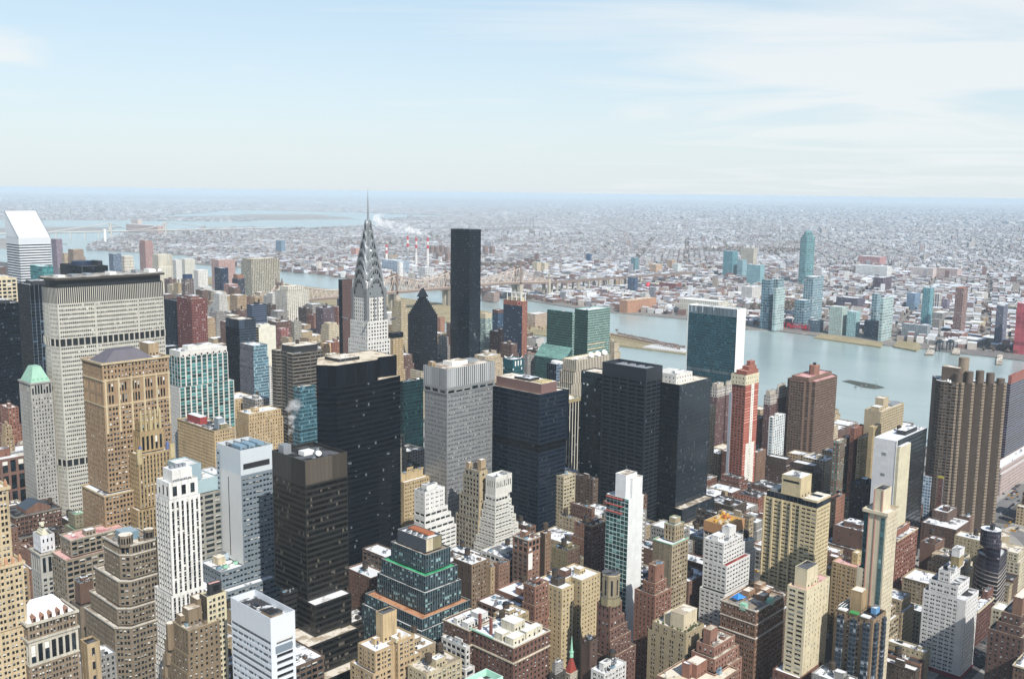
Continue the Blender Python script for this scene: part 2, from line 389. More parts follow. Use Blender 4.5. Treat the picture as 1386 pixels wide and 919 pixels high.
WINCOUNT = [0]
def put_windows(rt, O, st, nw, rnd, dist=0):
    """the NW topmost openings become windows of their own, the rest one mesh"""
    if not len(O): return
    O = O[np.argsort(-O[:, 2], kind='stable')]
    own, rest = O[:nw], O[nw:]
    for x, y, z, ww, hh, a in own:
        v = rnd.choice((0, 0, 2, 1, 4, 5, 3, 2)) if st.get('dark') is None else rnd.choice((0, 0, 2))
        link('window', window_mesh(ww, hh, v, st['frame']), rt, (x, y, z), rz=a)
    WINCOUNT[0] += len(own)
    if len(rest):
        b = MB(); n = len(rest); dx, dy = np.cos(rest[:, 5]), np.sin(rest[:, 5])
        hw = rest[:, 3]/2
        A = np.stack([rest[:, 0]-dx*hw, rest[:, 1]-dy*hw, rest[:, 2]], 1); B = np.stack([rest[:, 0]+dx*hw, rest[:, 1]+dy*hw, rest[:, 2]], 1)
        up = np.zeros((n, 3)); up[:, 2] = rest[:, 4]
        r = np.random.RandomState(rnd.randint(0, 99999)); bl = r.rand(n) < (.38 if st.get('dark') is None else st['dark']); fr = r.uniform(.2, .75, n)[:, None]
        mid = up*np.where(bl[:, None], fr, .5)
        V = np.stack([A, B, B+mid, A+mid, B+up, A+up], 1).reshape(-1, 3); k = np.arange(n)[:, None]*6
        b.faces(V, k+np.array((0,1,2,3)), r.randint(0, 3, n)); 
        b.faces(V, k+np.array((3,2,4,5)), np.where(bl, 3+r.randint(0, 3, n), r.randint(0, 3, n)))
        b.build('window', GLS+BL, rt, kind='stuff')

def put_bands(rt, O, st, mats, limit=100):
    if not len(O): return
    O = O[np.argsort(-O[:, 2], kind='stable')]
    rest = MB()
    for i, (x, y, z, ww, hh, a) in enumerate(O):
        dx, dy = math.cos(a)*ww/2, math.sin(a)*ww/2
        V = [(x-dx, y-dy, z), (x+dx, y+dy, z), (x+dx, y+dy, z+hh), (x-dx, y-dy, z+hh)]
        U = [[(0, i*7.2), (ww, i*7.2), (ww, i*7.2+hh), (0, i*7.2+hh)]]
        if i < limit:
            b = MB(); b.faces(V, [(0,1,2,3)], 0, U); b.build('window_band', st['gm'], rt)
        else: rest.faces(V, [(0,1,2,3)], 0, U)
    if rest.n: rest.build('window_band', st['gm'], rt, kind='stuff')

# ---------------------------------------------------------------- roofs and what stands on them
R_TAR = roofing('#3d3e40', '#c9ccce', .22); R_GREY = roofing('#6f7072', '#dfe2e4', .4); R_SNOW = roofing('#77787a', '#d9dcde', .62)
R_TAN = roofing('#a89b86', '#d9d2c4', .35); R_DARK = roofing('#2a2b2d', '#5b5d5f', .3); R_RED = roofing('#8d4a3c', '#b98a7a', .3); R_PINK = roofing('#b07a78', '#cfa8a2', .35)
R_WHITE = roofing('#bdbcb8', '#e0e1e1', .45); R_GREEN = roofing('#2e8a5c', '#4aa878', .3); R_PAVE = roofing('#8d8172', '#cfc8ba', .3)
M_TANK = masonry('#4a3a2e', .25, .2); M_STEEL = plain('#8b9094', .45, .2, .2, 'galvanised_metal'); M_DKMETAL = plain('#2b2d30', .5, .1, .2, 'dark_metal')
M_WHITE = plain('#dcdcd8', .6, 0, .08, 'white_paint'); M_COPPER = plain('#8fbfa6', .7, 0, .2, 'verdigris'); M_BLUEMECH = plain('#7d98a8', .5, .1, .15, 'painted_metal')
def water_tank(rt, x, y, z, r=1.9, h=3.6, leg=2.6):
    b = MB()
    for a in range(4):
        t = a*PI/2+.6; b.bar((x+r*.75*math.cos(t), y+r*.75*math.sin(t), z), (x+r*.75*math.cos(t), y+r*.75*math.sin(t), z+leg), .14, 1)
    b.cyl(x, y, z+leg-.25, z+leg, r*1.04, n=12, mi=1)
    b.cyl(x, y, z+leg, z+leg+h, r, r*.97, 12, 0)
    o = b.build('water_tank', [M_TANK, M_DKMETAL], rt)
    c = MB(); c.cyl(x, y, z+leg+h, z+leg+h+1.3, r*1.1, .02, 12, 0); c.build('tank_roof', [M_DKMETAL if rnd_.random() < .6 else M_TANK], o)
def ac_unit(rt, x, y, z, w=2.6, d=1.8, h=1.5, mat=None):
    b = MB(); b.box(x-w/2, y-d/2, z+.3, x+w/2, y+d/2, z+h)
    for s in (-1, 1): b.box(x+s*w*.38-.1, y-d/2, z, x+s*w*.38+.1, y+d/2, z+.3, 1)
    for s in (-1, 1): b.cyl(x+s*w*.24, y, z+h, z+h+.18, min(w*.2, d*.38), n=10, mi=1)
    b.build('air_conditioner', [mat or M_STEEL, M_DKMETAL], rt)
def bulkhead(rt, x0, y0, x1, y1, z, h, mat, roof=None, door=True):
    b = MB(); b.box(x0, y0, z, x1, y1, z+h, 0, 1, False)
    b.box(x0-.12, y0-.12, z+h-.02, x1+.12, y0+.2, z+h+.3, 2); b.box(x0-.12, y0+.2, z+h-.02, x0+.2, y1+.12, z+h+.3, 2)
    b.box(x1-.2, y0+.2, z+h-.02, x1+.12, y1+.12, z+h+.3, 2); b.box(x0+.2, y1-.2, z+h-.02, x1-.2, y1+.12, z+h+.3, 2)
    o = b.build('bulkhead', [mat, roof or R_GREY, mat], rt)
    if door:
        d = MB(); d.box((x0+x1)/2-.5, y0-.06, z+.05, (x0+x1)/2+.5, y0+.05, z+2.2); d.build('door', [M_DKMETAL], o)
        if x1-x0 > 4:
            for t in (.2, .8):
                d = MB(); xx = x0+(x1-x0)*t; d.box(xx-.6, y0-.05, z+1, xx+.6, y0+.04, z+2.2); d.build('window', [GLS[0]], o)
def vents(rt, x, y, z, n, rnd):
    for _ in range(n):
        b = MB(); xx, yy, h = x+rnd.uniform(-2.5, 2.5), y+rnd.uniform(-2.5, 2.5), rnd.uniform(.8, 1.8)
        b.cyl(xx, yy, z, z+h, .25, n=8); b.cyl(xx, yy, z+h, z+h+.35, .45, .1, 8); b.build('vent', [M_STEEL], rt)
def duct(rt, p, q, z, s=.7):
    b = MB(); x0, x1 = sorted((p[0], q[0])); y0, y1 = sorted((p[1], q[1]))
    b.box(x0-s/2, y0-s/2, z+.4, x1+s/2, y1+s/2, z+.4+s)
    for t in (.15, .5, .85): b.box(x0+(x1-x0)*t-.15, y0+(y1-y0)*t-.15, z, x0+(x1-x0)*t+.15, y0+(y1-y0)*t+.15, z+.4)
    b.build('duct', [M_STEEL], rt)
def skylight(rt, x, y, z, w=2.2, l=3.6):
    b = MB(); b.box(x-w/2, y-l/2, z, x+w/2, y+l/2, z+.6, 0)
    V = [(x-w/2, y-l/2, z+.6), (x+w/2, y-l/2, z+.6), (x+w/2, y+l/2, z+.6), (x-w/2, y+l/2, z+.6), (x, y-l/2, z+1.4), (x, y+l/2, z+1.4)]
    b.faces(V, [(0,4,5,3),(1,2,5,4)], 1); b.faces(V, [(0,1,4),(2,3,5)], 1); b.build('skylight', [M_WHITE, GLS[2]], rt)
def antenna(rt, x, y, z, h=9):
    b = MB(); b.cyl(x, y, z, z+h, .14, .05, 6)
    for t in (.55, .75, .9): b.bar((x-.8*(1.2-t), y, z+h*t), (x+.8*(1.2-t), y, z+h*t), .05)
    b.build('antenna', [M_STEEL], rt)
def dish(rt, x, y, z, r=2.2):
    b = MB(); b.cyl(x, y, z, z+1.6, .25, n=8, mi=1)
    n = 14; rings = [(0, 0), (.5, .12), (.8, .34), (1, .6)]; V = [(x, y-.2, z+1.6+r*.2)]; c = Vector((x, y, z+1.6+r*.5)); ax = Vector((-.3, -.75, .6)).normalized(); e = ax.orthogonal().normalized(); g = ax.cross(e)
    V = [tuple(c)]
    for k, hh in rings[1:]:
        for i in range(n): V.append(tuple(c+(e*math.cos(2*PI*i/n)+g*math.sin(2*PI*i/n))*r*k+ax*hh*r*.5))
    b.faces(V, [(0, 1+i, 1+(i+1) % n) for i in range(n)], 0)
    for q in (0, 1): b.faces(V, [(1+q*n+i, 1+(q+1)*n+i, 1+(q+1)*n+(i+1) % n, 1+q*n+(i+1) % n) for i in range(n)], 0)
    b.build('satellite_dish', [M_WHITE, M_STEEL], rt)
rnd_ = random.Random(5)
def roofkit(rt, x0, y0, x1, y1, z, kind, rnd, wall):
    if not kind: return
    W, D = x1-x0, y1-y0
    def pt(f, g): return x0+W*f, y0+D*g
    if 'm' in kind:                                  # modern: screen-walled plant, cooling units
        b = MB(); a, c = pt(.22, .25); e, g = pt(.78, .78); h = rnd.uniform(3, 5)
        b.box(a, c, z, e, g, z+h, 0, 1, False); o = b.build('plant_room', [wall, R_GREY], rt)
        for _ in range(3):
            f = MB(); fx, fy = rnd.uniform(a+1.5, e-1.5), rnd.uniform(c+1.5, g-1.5); f.cyl(fx, fy, z+h, z+h+1, 1.1, n=12, top=1); f.build('cooling_fan', [M_STEEL, M_DKMETAL], o)
        for _ in range(3): ac_unit(rt, *pt(rnd.uniform(.08, .15), rnd.uniform(.1, .9)), z, 2, 2, 1.6)
    if 'o' in kind:                                  # old: brick bulkhead, tank, vents
        f, g = rnd.uniform(.3, .5), rnd.uniform(.3, .5); bw, bd = min(W*.35, 7), min(D*.35, 6); a, c = pt(f, g)
        bulkhead(rt, a-bw/2, c-bd/2, a+bw/2, c+bd/2, z, rnd.uniform(3.2, 5), wall)
        if rnd.random() < .65 and W > 8 and D > 8:
            a, c = pt(rnd.uniform(.68, .82), rnd.uniform(.6, .8)); water_tank(rt, a, c, z, 1.9, 3.4, rnd.uniform(2, 4.5))
    if 't' in kind:
        a, c = pt(rnd.uniform(.25, .75), rnd.uniform(.45, .8)); water_tank(rt, a, c, z, 2.1, 3.8, 3)
    if 'v' in kind:
        near_ = math.hypot(rt.location.x, rt.location.y) < 680
        if near_ and W > 7 and D > 7:
            for _ in range(3): ac_unit(rt, *pt(rnd.uniform(.1, .9), rnd.uniform(.1, .9)), z, rnd.uniform(1.2, 2.6), rnd.uniform(1, 2), rnd.uniform(.9, 1.8), rnd.choice((M_STEEL, M_WHITE, M_DKMETAL)))
            a, c = pt(rnd.uniform(.1, .4), rnd.uniform(.1, .9)); duct(rt, (a, c), (a+W*rnd.uniform(.2, .45), c), z, .5)
            part_box(rt, 'roof_hatch', *pt(.6, .15), z, pt(.6, .15)[0]+2, pt(.6, .15)[1]+2.6, z+2.2, wall, R_TAR); vents(rt, *pt(rnd.uniform(.2, .8), rnd.uniform(.2, .8)), z, 3, rnd)
        for _ in range(2): vents(rt, *pt(rnd.uniform(.2, .8), rnd.uniform(.2, .8)), z, 2, rnd)
        for _ in range(2): ac_unit(rt, *pt(rnd.uniform(.12, .88), rnd.uniform(.12, .88)), z, rnd.uniform(1.6, 3), rnd.uniform(1.4, 2.2), rnd.uniform(1.2, 2), rnd.choice((M_STEEL, M_WHITE, M_BLUEMECH)))
    if 'd' in kind:
        a, c = pt(.15, rnd.uniform(.15, .3)); e, g = pt(.6, 0); duct(rt, (a, c), (e, c), z)
    if 's' in kind: skylight(rt, *pt(rnd.uniform(.2, .8), rnd.uniform(.2, .35)), z)
    if 'a' in kind: antenna(rt, *pt(rnd.uniform(.3, .7), rnd.uniform(.3, .7)), z)

# ---------------------------------------------------------------- buildings
def T(z0, z1, l=0, f=0, r=0, b=0, st=None, wall=None, pts=None, roof=None, par=1.1, cor=None, kit='', nm='wall'):
    return dict(z0=z0, z1=z1, l=l, f=f, r=r, b=b, st=st, wall=wall, pts=pts, roof=roof, par=par, cor=cor, kit=kit, nm=nm)
BOXES = []
def building(spec, name, label, cat, wall, st, tiers=None, roof=None, kit='', nw=None, group=None, seed=1, cor=None, trim=None, par=1.1):
    """SPEC: near corner x, y, length along X, along Y, height. TIERS: floors of the setbacks, grown outwards left, front, right, back"""
    x, y, lu, lv, h = spec; rnd = random.Random(seed*31+int(x))
    rt = root(name, label, cat, (x, y, 0), group)
    dist = math.hypot(x, y)
    if nw is None: nw = 100 if dist < 640 else 0
    tiers = tiers or [T(0, h)]
    trim = trim or wall; roof = roof or R_GREY
    allp = []; allr = []; pst = rst = None
    top = max(t['z1'] for t in tiers)
    for t in tiers:
        pts = t['pts'] or rect(-t['l'], -t['f'], lu+t['r'], lv+t['b'])
        xs, ys = [p[0] for p in pts], [p[1] for p in pts]
        BOXES.append((x+min(xs), y+min(ys), x+max(xs), y+max(ys), t['z1']))
        s = t['st'] or st; wm = t['wall'] or wall; mats = [wm]
        def idx(m):
            if m is None: return None
            if m not in mats: mats.append(m)
            return mats.index(m)
        b = MB(); n = len(pts)
        for i in range(n):
            p, q = pts[i], pts[(i+1) % n]; ex, ey = q[0]-p[0], q[1]-p[1]; L = math.hypot(ex, ey); d = (ex/L, ey/L); nx, ny = d[1], -d[0]
            vis = nx*-(x+p[0]) + ny*-(y+p[1]) > -.02*dist
            q_ = s if isinstance(s, dict) else (s[0] if abs(nx) > abs(ny) else s[1])
            if not vis and q_['t'] in 'pr': q_ = BLANK
            k = dict(q_)
            if k['t'] in 'pr': k['sp'] = idx(k['sp']); k['band'] = idx(k['band'])
            O = face(b, p, d, L, t['z0'], t['z1'], k, idx(k['mat']) if k['t'] == 'c' else (idx(k['wall']) if k.get('wall') else 0), rnd)
            if len(O):
                if k['t'] == 'p': allp.append(O); pst = k
                else: allr.append(O); rst = k
        ins = inset(pts, .35); zr = t['z1']-t['par']; ti = idx(trim)
        for i in range(n):
            j = (i+1) % n
            b.faces([(*pts[i], t['z1']), (*pts[j], t['z1']), (*ins[j], t['z1']), (*ins[i], t['z1'])], [(0,1,2,3)], ti)
            b.faces([(*ins[i], t['z1']), (*ins[j], t['z1']), (*ins[j], zr), (*ins[i], zr)], [(0,1,2,3)], 0)
        b.build(t['nm'], mats, rt)
        r = MB(); r.poly([(*p, zr) for p in ins]); r.build('roof', [t['roof'] or roof], rt)
        c = t['cor'] if t['cor'] is not None else cor
        if c:
            o_, hh = c; out = inset(pts, -o_); cb = MB(); za, zb = t['z1']-hh, t['z1']+.06; in2 = inset(pts, .3)
            for i in range(n):
                j = (i+1) % n
                cb.faces([(*out[i], za), (*out[j], za), (*out[j], zb), (*out[i], zb)], [(0,1,2,3)])
                cb.faces([(*out[i], zb), (*out[j], zb), (*in2[j], zb), (*in2[i], zb)], [(0,1,2,3)])
                cb.faces([(*pts[i], za), (*pts[j], za), (*out[j], za), (*out[i], za)], [(0,1,2,3)])
            cb.build('cornice', [trim], rt)
        kk = t['kit'] or (kit if t['z1'] == top else '')
        roofkit(rt, min(p[0] for p in ins), min(p[1] for p in ins), max(p[0] for p in ins), max(p[1] for p in ins), zr, kk, rnd, wm)
    if allp: put_windows(rt, np.concatenate(allp), pst, nw, rnd)
    if allr: put_bands(rt, np.concatenate(allr), rst, None)
    return rt
def part_box(rt, name, x0, y0, z0, x1, y1, z1, mat, top=None, **kw):
    b = MB(); b.box(x0, y0, z0, x1, y1, z1, 0, 1 if top else None); return b.build(name, [mat, top] if top else [mat], rt, **kw)
def screen(rt, x0, y0, x1, y1, z0, z1, mat, t=.4, name='parapet_screen'):
    b = MB()
    b.box(x0, y0, z0, x1, y0+t, z1); b.box(x0, y1-t, z0, x1, y1, z1); b.box(x0, y0+t, z0, x0+t, y1-t, z1); b.box(x1-t, y0+t, z0, x1, y1-t, z1)
    return b.build(name, [mat], rt)
def puff(name, label, cat, p, d, L, r0, r1, n, seed, group=None, alpha=.3):
    """rising steam: a drifting train of soft lumps"""
    rnd = random.Random(seed); bm = bmesh.new(); d = Vector(d).normalized()
    for i in range(n):
        t = (i/(n-1))**.9; r = (r0+(r1-r0)*t)*rnd.uniform(.6, 1.1)
        c = Vector(p)+d*L*t+Vector((rnd.uniform(-1, 1), rnd.uniform(-1, 1), rnd.uniform(-.6, .9)))*(r0+(r1-r0)*t)*.55
        m = Matrix.Translation(c) @ Matrix.Diagonal((r*rnd.uniform(.8, 1.3), r*rnd.uniform(.8, 1.3), r*rnd.uniform(.6, 1), 1))
        g = bmesh.ops.create_icosphere(bm, subdivisions=3, radius=1, matrix=m)
        for v in g['verts']:
            q = v.co*(1.6/r); k = math.sin(q.x*2.1+seed)+math.sin(q.y*2.7)+math.sin(q.z*3.1+i)
            v.co += (v.co-c)*k*.09
    me = bpy.data.meshes.new(name); bm.to_mesh(me); bm.free(); me.polygons.foreach_set('use_smooth', np.ones(len(me.polygons), bool))
    t = NT('steam'); nt = t.nt; tr = t.n('BsdfTransparent'); mx = t.n('MixShader'); df = t.n('BsdfTranslucent'); d2 = t.n('BsdfDiffuse'); m2 = t.n('MixShader')
    for q in (df, d2): q.inputs['Color'].default_value = (.9, .9, .9, 1)
    lw = t.n('LayerWeight'); lw.inputs['Blend'].default_value = .5
    a = t.noise(t.pos(), 1.1/r1, 4); f = t.math('MULTIPLY', t.math('POWER', t.math('SUBTRACT', 1.0, lw.outputs['Facing']), 1.6), t.math('MULTIPLY', t.ramp(a, .40, .66), alpha))
    t.L(df.outputs[0], m2.inputs[1]); t.L(d2.outputs[0], m2.inputs[2])
    t.L(f, mx.inputs[0]); t.L(tr.outputs[0], mx.inputs[1]); t.L(m2.outputs[0], mx.inputs[2])
    out = [q for q in nt.nodes if q.type == 'OUTPUT_MATERIAL'][0]; t.L(mx.outputs[0], out.inputs[0])
    me.materials.append(t.m); o = link(name, me); tag(o, label, cat, group); o['kind'] = 'stuff'; return o

# ---------------------------------------------------------------- the setting: water, land, haze
def sheet(name, pts, z, mat, skirt=0, kind='structure', label=None):
    bm = bmesh.new(); vs_ = [bm.verts.new((*p, z)) for p in pts]; f = bm.faces.new(vs_)
    if f.calc_area() and f.normal.z < 0: f.normal_flip()
    f.normal_update()
    if f.normal.z < 0: f.normal_flip()
    if skirt:
        n = len(vs_); lo = [bm.verts.new((*p, z-skirt)) for p in pts]
        for i in range(n): bm.faces.new((vs_[i], vs_[(i+1) % n], lo[(i+1) % n], lo[i]))
    bmesh.ops.triangulate(bm, faces=[f]); me = bpy.data.meshes.new(name); bm.to_mesh(me); bm.free(); me.materials.append(mat)
    return link(name, me, kind=kind)
def water_mat():
    t = NT('river_water'); a = t.noise(t.pos(1, .35, 1), .004, 5, .6, .8); b = t.noise(t.pos(1, 1, 1), .0016, 3)
    t.L(t.mix(t.math('MULTIPLY_ADD', a, .7, t.math('MULTIPLY', b, .3)), lin('#6f8586'), lin('#adbab6')), t.b.inputs['Base Color'])
    t.b.inputs['Roughness'].default_value = .22; t.b.inputs['IOR'].default_value = 1.33
    bp = t.n('Bump'); bp.inputs['Strength'].default_value = .25; bp.inputs['Distance'].default_value = .6
    t.L(t.math('ADD', t.noise(t.pos(1, 1, 1), .22, 4, .6), t.math('MULTIPLY', t.noise(t.pos(1, 1, 1), .03, 3), 3)), bp.inputs['Height']); t.L(bp.outputs[0], t.b.inputs['Normal'])
    return t.m
WATER = water_mat()
def ground_mat(name, c0, c1, c2, s):
    t = NT(name); a = t.noise(t.pos(), s, 6, .65, .4); b = t.noise(t.pos(), s*14, 4, .7)
    col = t.mix(t.ramp(a, .4, .6), lin(c0), lin(c1)); col = t.mix(t.math('MULTIPLY', t.ramp(b, .55, .7), .6), col, lin(c2))
    t.L(col, t.b.inputs['Base Color']); t.b.inputs['Roughness'].default_value = .95; t.b.inputs['Specular IOR Level'].default_value = .1
    return t.m
G_CITY = ground_mat('asphalt_and_yards', '#4a494a', '#5c5957', '#8b8a88', .02)
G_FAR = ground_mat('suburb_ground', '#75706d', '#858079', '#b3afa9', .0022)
G_ISLE = ground_mat('winter_grass', '#8a7f5f', '#9c8f70', '#d7d6d0', .02)
sheet('water', [(-62000,-62000),(62000,-62000),(62000,62000),(-62000,62000)], -2.0, WATER)
sheet('ground', [(-60000,-60000),(1250,-60000),(1240,-400),(1226,318),(1270,450),(1290,575),(1330,760),(1370,1000),(1385,1500),(1400,2400),(1480,3300),(1600,4100),(1500,5000),(900,6200),(300,8000),(-2000,15000),(-60000,60000)], 0.0, G_CITY, 4)
QS = [(2106,565),(2110,640),(2104,700),(2112,759),(2098,841),(2103,926),(2117,1022),(2128,1124),(2096,1180),(2150,1390),(2132,1518),(2116,1601),(2122,1734),(2150,1903),(2183,2007),(2165,2165),(2190,2600),(2230,3100),(2200,3500),(2120,3900),(2250,4150),(2420,4250),(2330,4700),(2200,5100),(2450,5600),(2900,6300),(3500,6900),(4300,7300),(5200,7000),(6200,7300),(7000,8600),(8200,9400),(9000,9500),(13000,14000),(30000,30000),(60000,24000),(60000,-60000),(2400,-60000),(2300,-2000),(2150,200)]
sheet('land', QS, 0.0, G_FAR, 4)
RI = [(1668,1077),(1709,1090),(1790,1351),(1840,1700),(1905,2000),(1925,2300),(1900,2900),(1820,3500),(1760,3500),(1690,2900),(1655,2300),(1640,1824),(1647,1493),(1652,1290)]
sheet('island', RI, .6, G_ISLE, 4)
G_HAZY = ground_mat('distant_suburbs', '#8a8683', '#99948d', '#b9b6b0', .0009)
# farther shores seen over the bays
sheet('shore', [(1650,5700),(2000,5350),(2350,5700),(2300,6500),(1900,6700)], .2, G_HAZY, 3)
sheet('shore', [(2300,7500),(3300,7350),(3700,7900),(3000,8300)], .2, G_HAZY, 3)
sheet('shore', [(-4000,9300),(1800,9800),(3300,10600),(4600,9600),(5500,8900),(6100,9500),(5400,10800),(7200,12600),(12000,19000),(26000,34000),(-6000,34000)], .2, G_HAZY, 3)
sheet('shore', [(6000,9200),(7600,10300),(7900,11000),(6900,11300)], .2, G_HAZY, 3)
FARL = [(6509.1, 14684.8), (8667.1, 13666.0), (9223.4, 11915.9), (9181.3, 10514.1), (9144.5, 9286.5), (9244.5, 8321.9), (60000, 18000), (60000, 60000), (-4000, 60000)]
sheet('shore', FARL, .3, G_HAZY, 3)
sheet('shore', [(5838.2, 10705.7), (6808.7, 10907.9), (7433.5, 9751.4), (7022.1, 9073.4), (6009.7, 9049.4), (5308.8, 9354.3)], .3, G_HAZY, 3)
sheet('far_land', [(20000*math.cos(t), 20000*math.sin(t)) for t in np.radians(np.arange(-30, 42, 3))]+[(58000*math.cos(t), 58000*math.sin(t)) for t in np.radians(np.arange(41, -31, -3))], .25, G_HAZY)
def haze():
    b = MB(); S = 61000; b.box(-S, -S, -3.5, S, S, 323.5); t = NT('haze_air'); nt = t.nt
    nt.nodes.remove(t.b); v = t.n('VolumePrincipled'); v.inputs['Color'].default_value = HAZE_COL; v.inputs['Density'].default_value = HAZE_D; v.inputs['Anisotropy'].default_value = -.1
    out = [q for q in nt.nodes if q.type == 'OUTPUT_MATERIAL'][0]; t.L(v.outputs[0], out.inputs['Volume'])
    o = b.build('haze', [t.m]); o['kind'] = 'stuff'
HAZE_D = 4.3e-5; HAZE_COL = (.66, .80, .90, 1)
haze()

# ---------------------------------------------------------------- the far city
CITY = attr_mat('city_block')
FCITY = attr_mat('far_city')
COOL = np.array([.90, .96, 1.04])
def inside(P, poly):
    x, y = P[:, 0], P[:, 1]; c = np.zeros(len(P), bool); n = len(poly)
    for i in range(n):
        x1, y1 = poly[i]; x2, y2 = poly[(i+1) % n]
        if y1 == y2: continue
        c ^= ((y1 > y) != (y2 > y)) & (x < (x2-x1)*(y-y1)/(y2-y1)+x1)
    return c
PAL_ROOF = np.array([lin(c) for c in ('#e9ecee','#dfe1e2','#c9c8c6','#aaa59f','#8b8580','#e4e2dd','#6a6764','#95857a','#f0f1f2','#b8b2a8','#54565a','#94594c')])
PAL_WALL = np.array([lin(c) for c in ('#7d625a','#94786a','#b3a698','#c9c2b8','#75625e','#9a938c','#d6d2cc','#6d6a6c','#83655c','#a8998a','#8f8a8a','#bdb6b0')])
def city_boxes(name, X, Y, A, Bw, H, ang, rs, mat, white=.55, mood=None, flat=1.0):
    n = len(X); ca, sa = math.cos(ang), math.sin(ang)
    C = np.stack([np.stack([-A, -Bw], 1), np.stack([A, -Bw], 1), np.stack([A, Bw], 1), np.stack([-A, Bw], 1)], 1)/2
    gx = X[:, None]+C[:, :, 0]*ca-C[:, :, 1]*sa; gy = Y[:, None]+C[:, :, 0]*sa+C[:, :, 1]*ca
    lo = np.stack([gx, gy, np.zeros_like(gx)], -1); hi = np.stack([gx, gy, np.repeat(H[:, None], 4, 1)], -1)
    V = np.concatenate([lo, hi], 1).reshape(-1, 3); k = np.arange(n)[:, None]*8
    b = MB(); side = PAL_WALL[rs.randint(0, len(PAL_WALL), n)]*rs.uniform(.7, 1.15, (n, 1))
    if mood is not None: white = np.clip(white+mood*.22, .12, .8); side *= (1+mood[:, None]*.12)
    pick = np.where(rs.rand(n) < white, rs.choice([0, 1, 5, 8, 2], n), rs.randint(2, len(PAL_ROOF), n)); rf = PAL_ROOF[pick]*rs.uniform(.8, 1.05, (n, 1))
    mean = np.array([.36, .355, .35]); side = mean+(side-mean)*flat; rf = mean+.06+(rf-mean-.06)*flat  # flat pulls tones towards the mean: distance haze put into the colours
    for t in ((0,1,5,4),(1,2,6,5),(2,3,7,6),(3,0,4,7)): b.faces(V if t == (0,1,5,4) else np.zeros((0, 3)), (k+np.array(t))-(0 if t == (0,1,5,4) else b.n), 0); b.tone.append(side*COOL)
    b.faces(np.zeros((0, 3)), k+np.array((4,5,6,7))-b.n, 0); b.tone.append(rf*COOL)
    return b.build(name, [mat], kind='stuff')
def wedge(cell, d0, d1, ang, rs, shores):
    """jittered lots on a street grid, inside the field of view and on land"""
    n = int(d1/cell)+2; a = np.arange(-n, n); I, J = np.meshgrid(a, a); I, J = I.ravel(), J.ravel()
    ca, sa = math.cos(ang), math.sin(ang)
    u, v = I*cell, J*cell
    x, y = u*ca-v*sa, u*sa+v*ca
    d = np.hypot(x, y); th = np.degrees(np.arctan2(y, x))
    k = (d > d0) & (d < d1) & (th > 9) & (th < 74)
    x, y, I, J = x[k], y[k], I[k], J[k]
    P_ = np.stack([x, y], 1); ok = np.zeros(len(x), bool)
    for s in shores: ok |= inside(P_, s)
    return x[ok], y[ok], I[ok], J[ok]

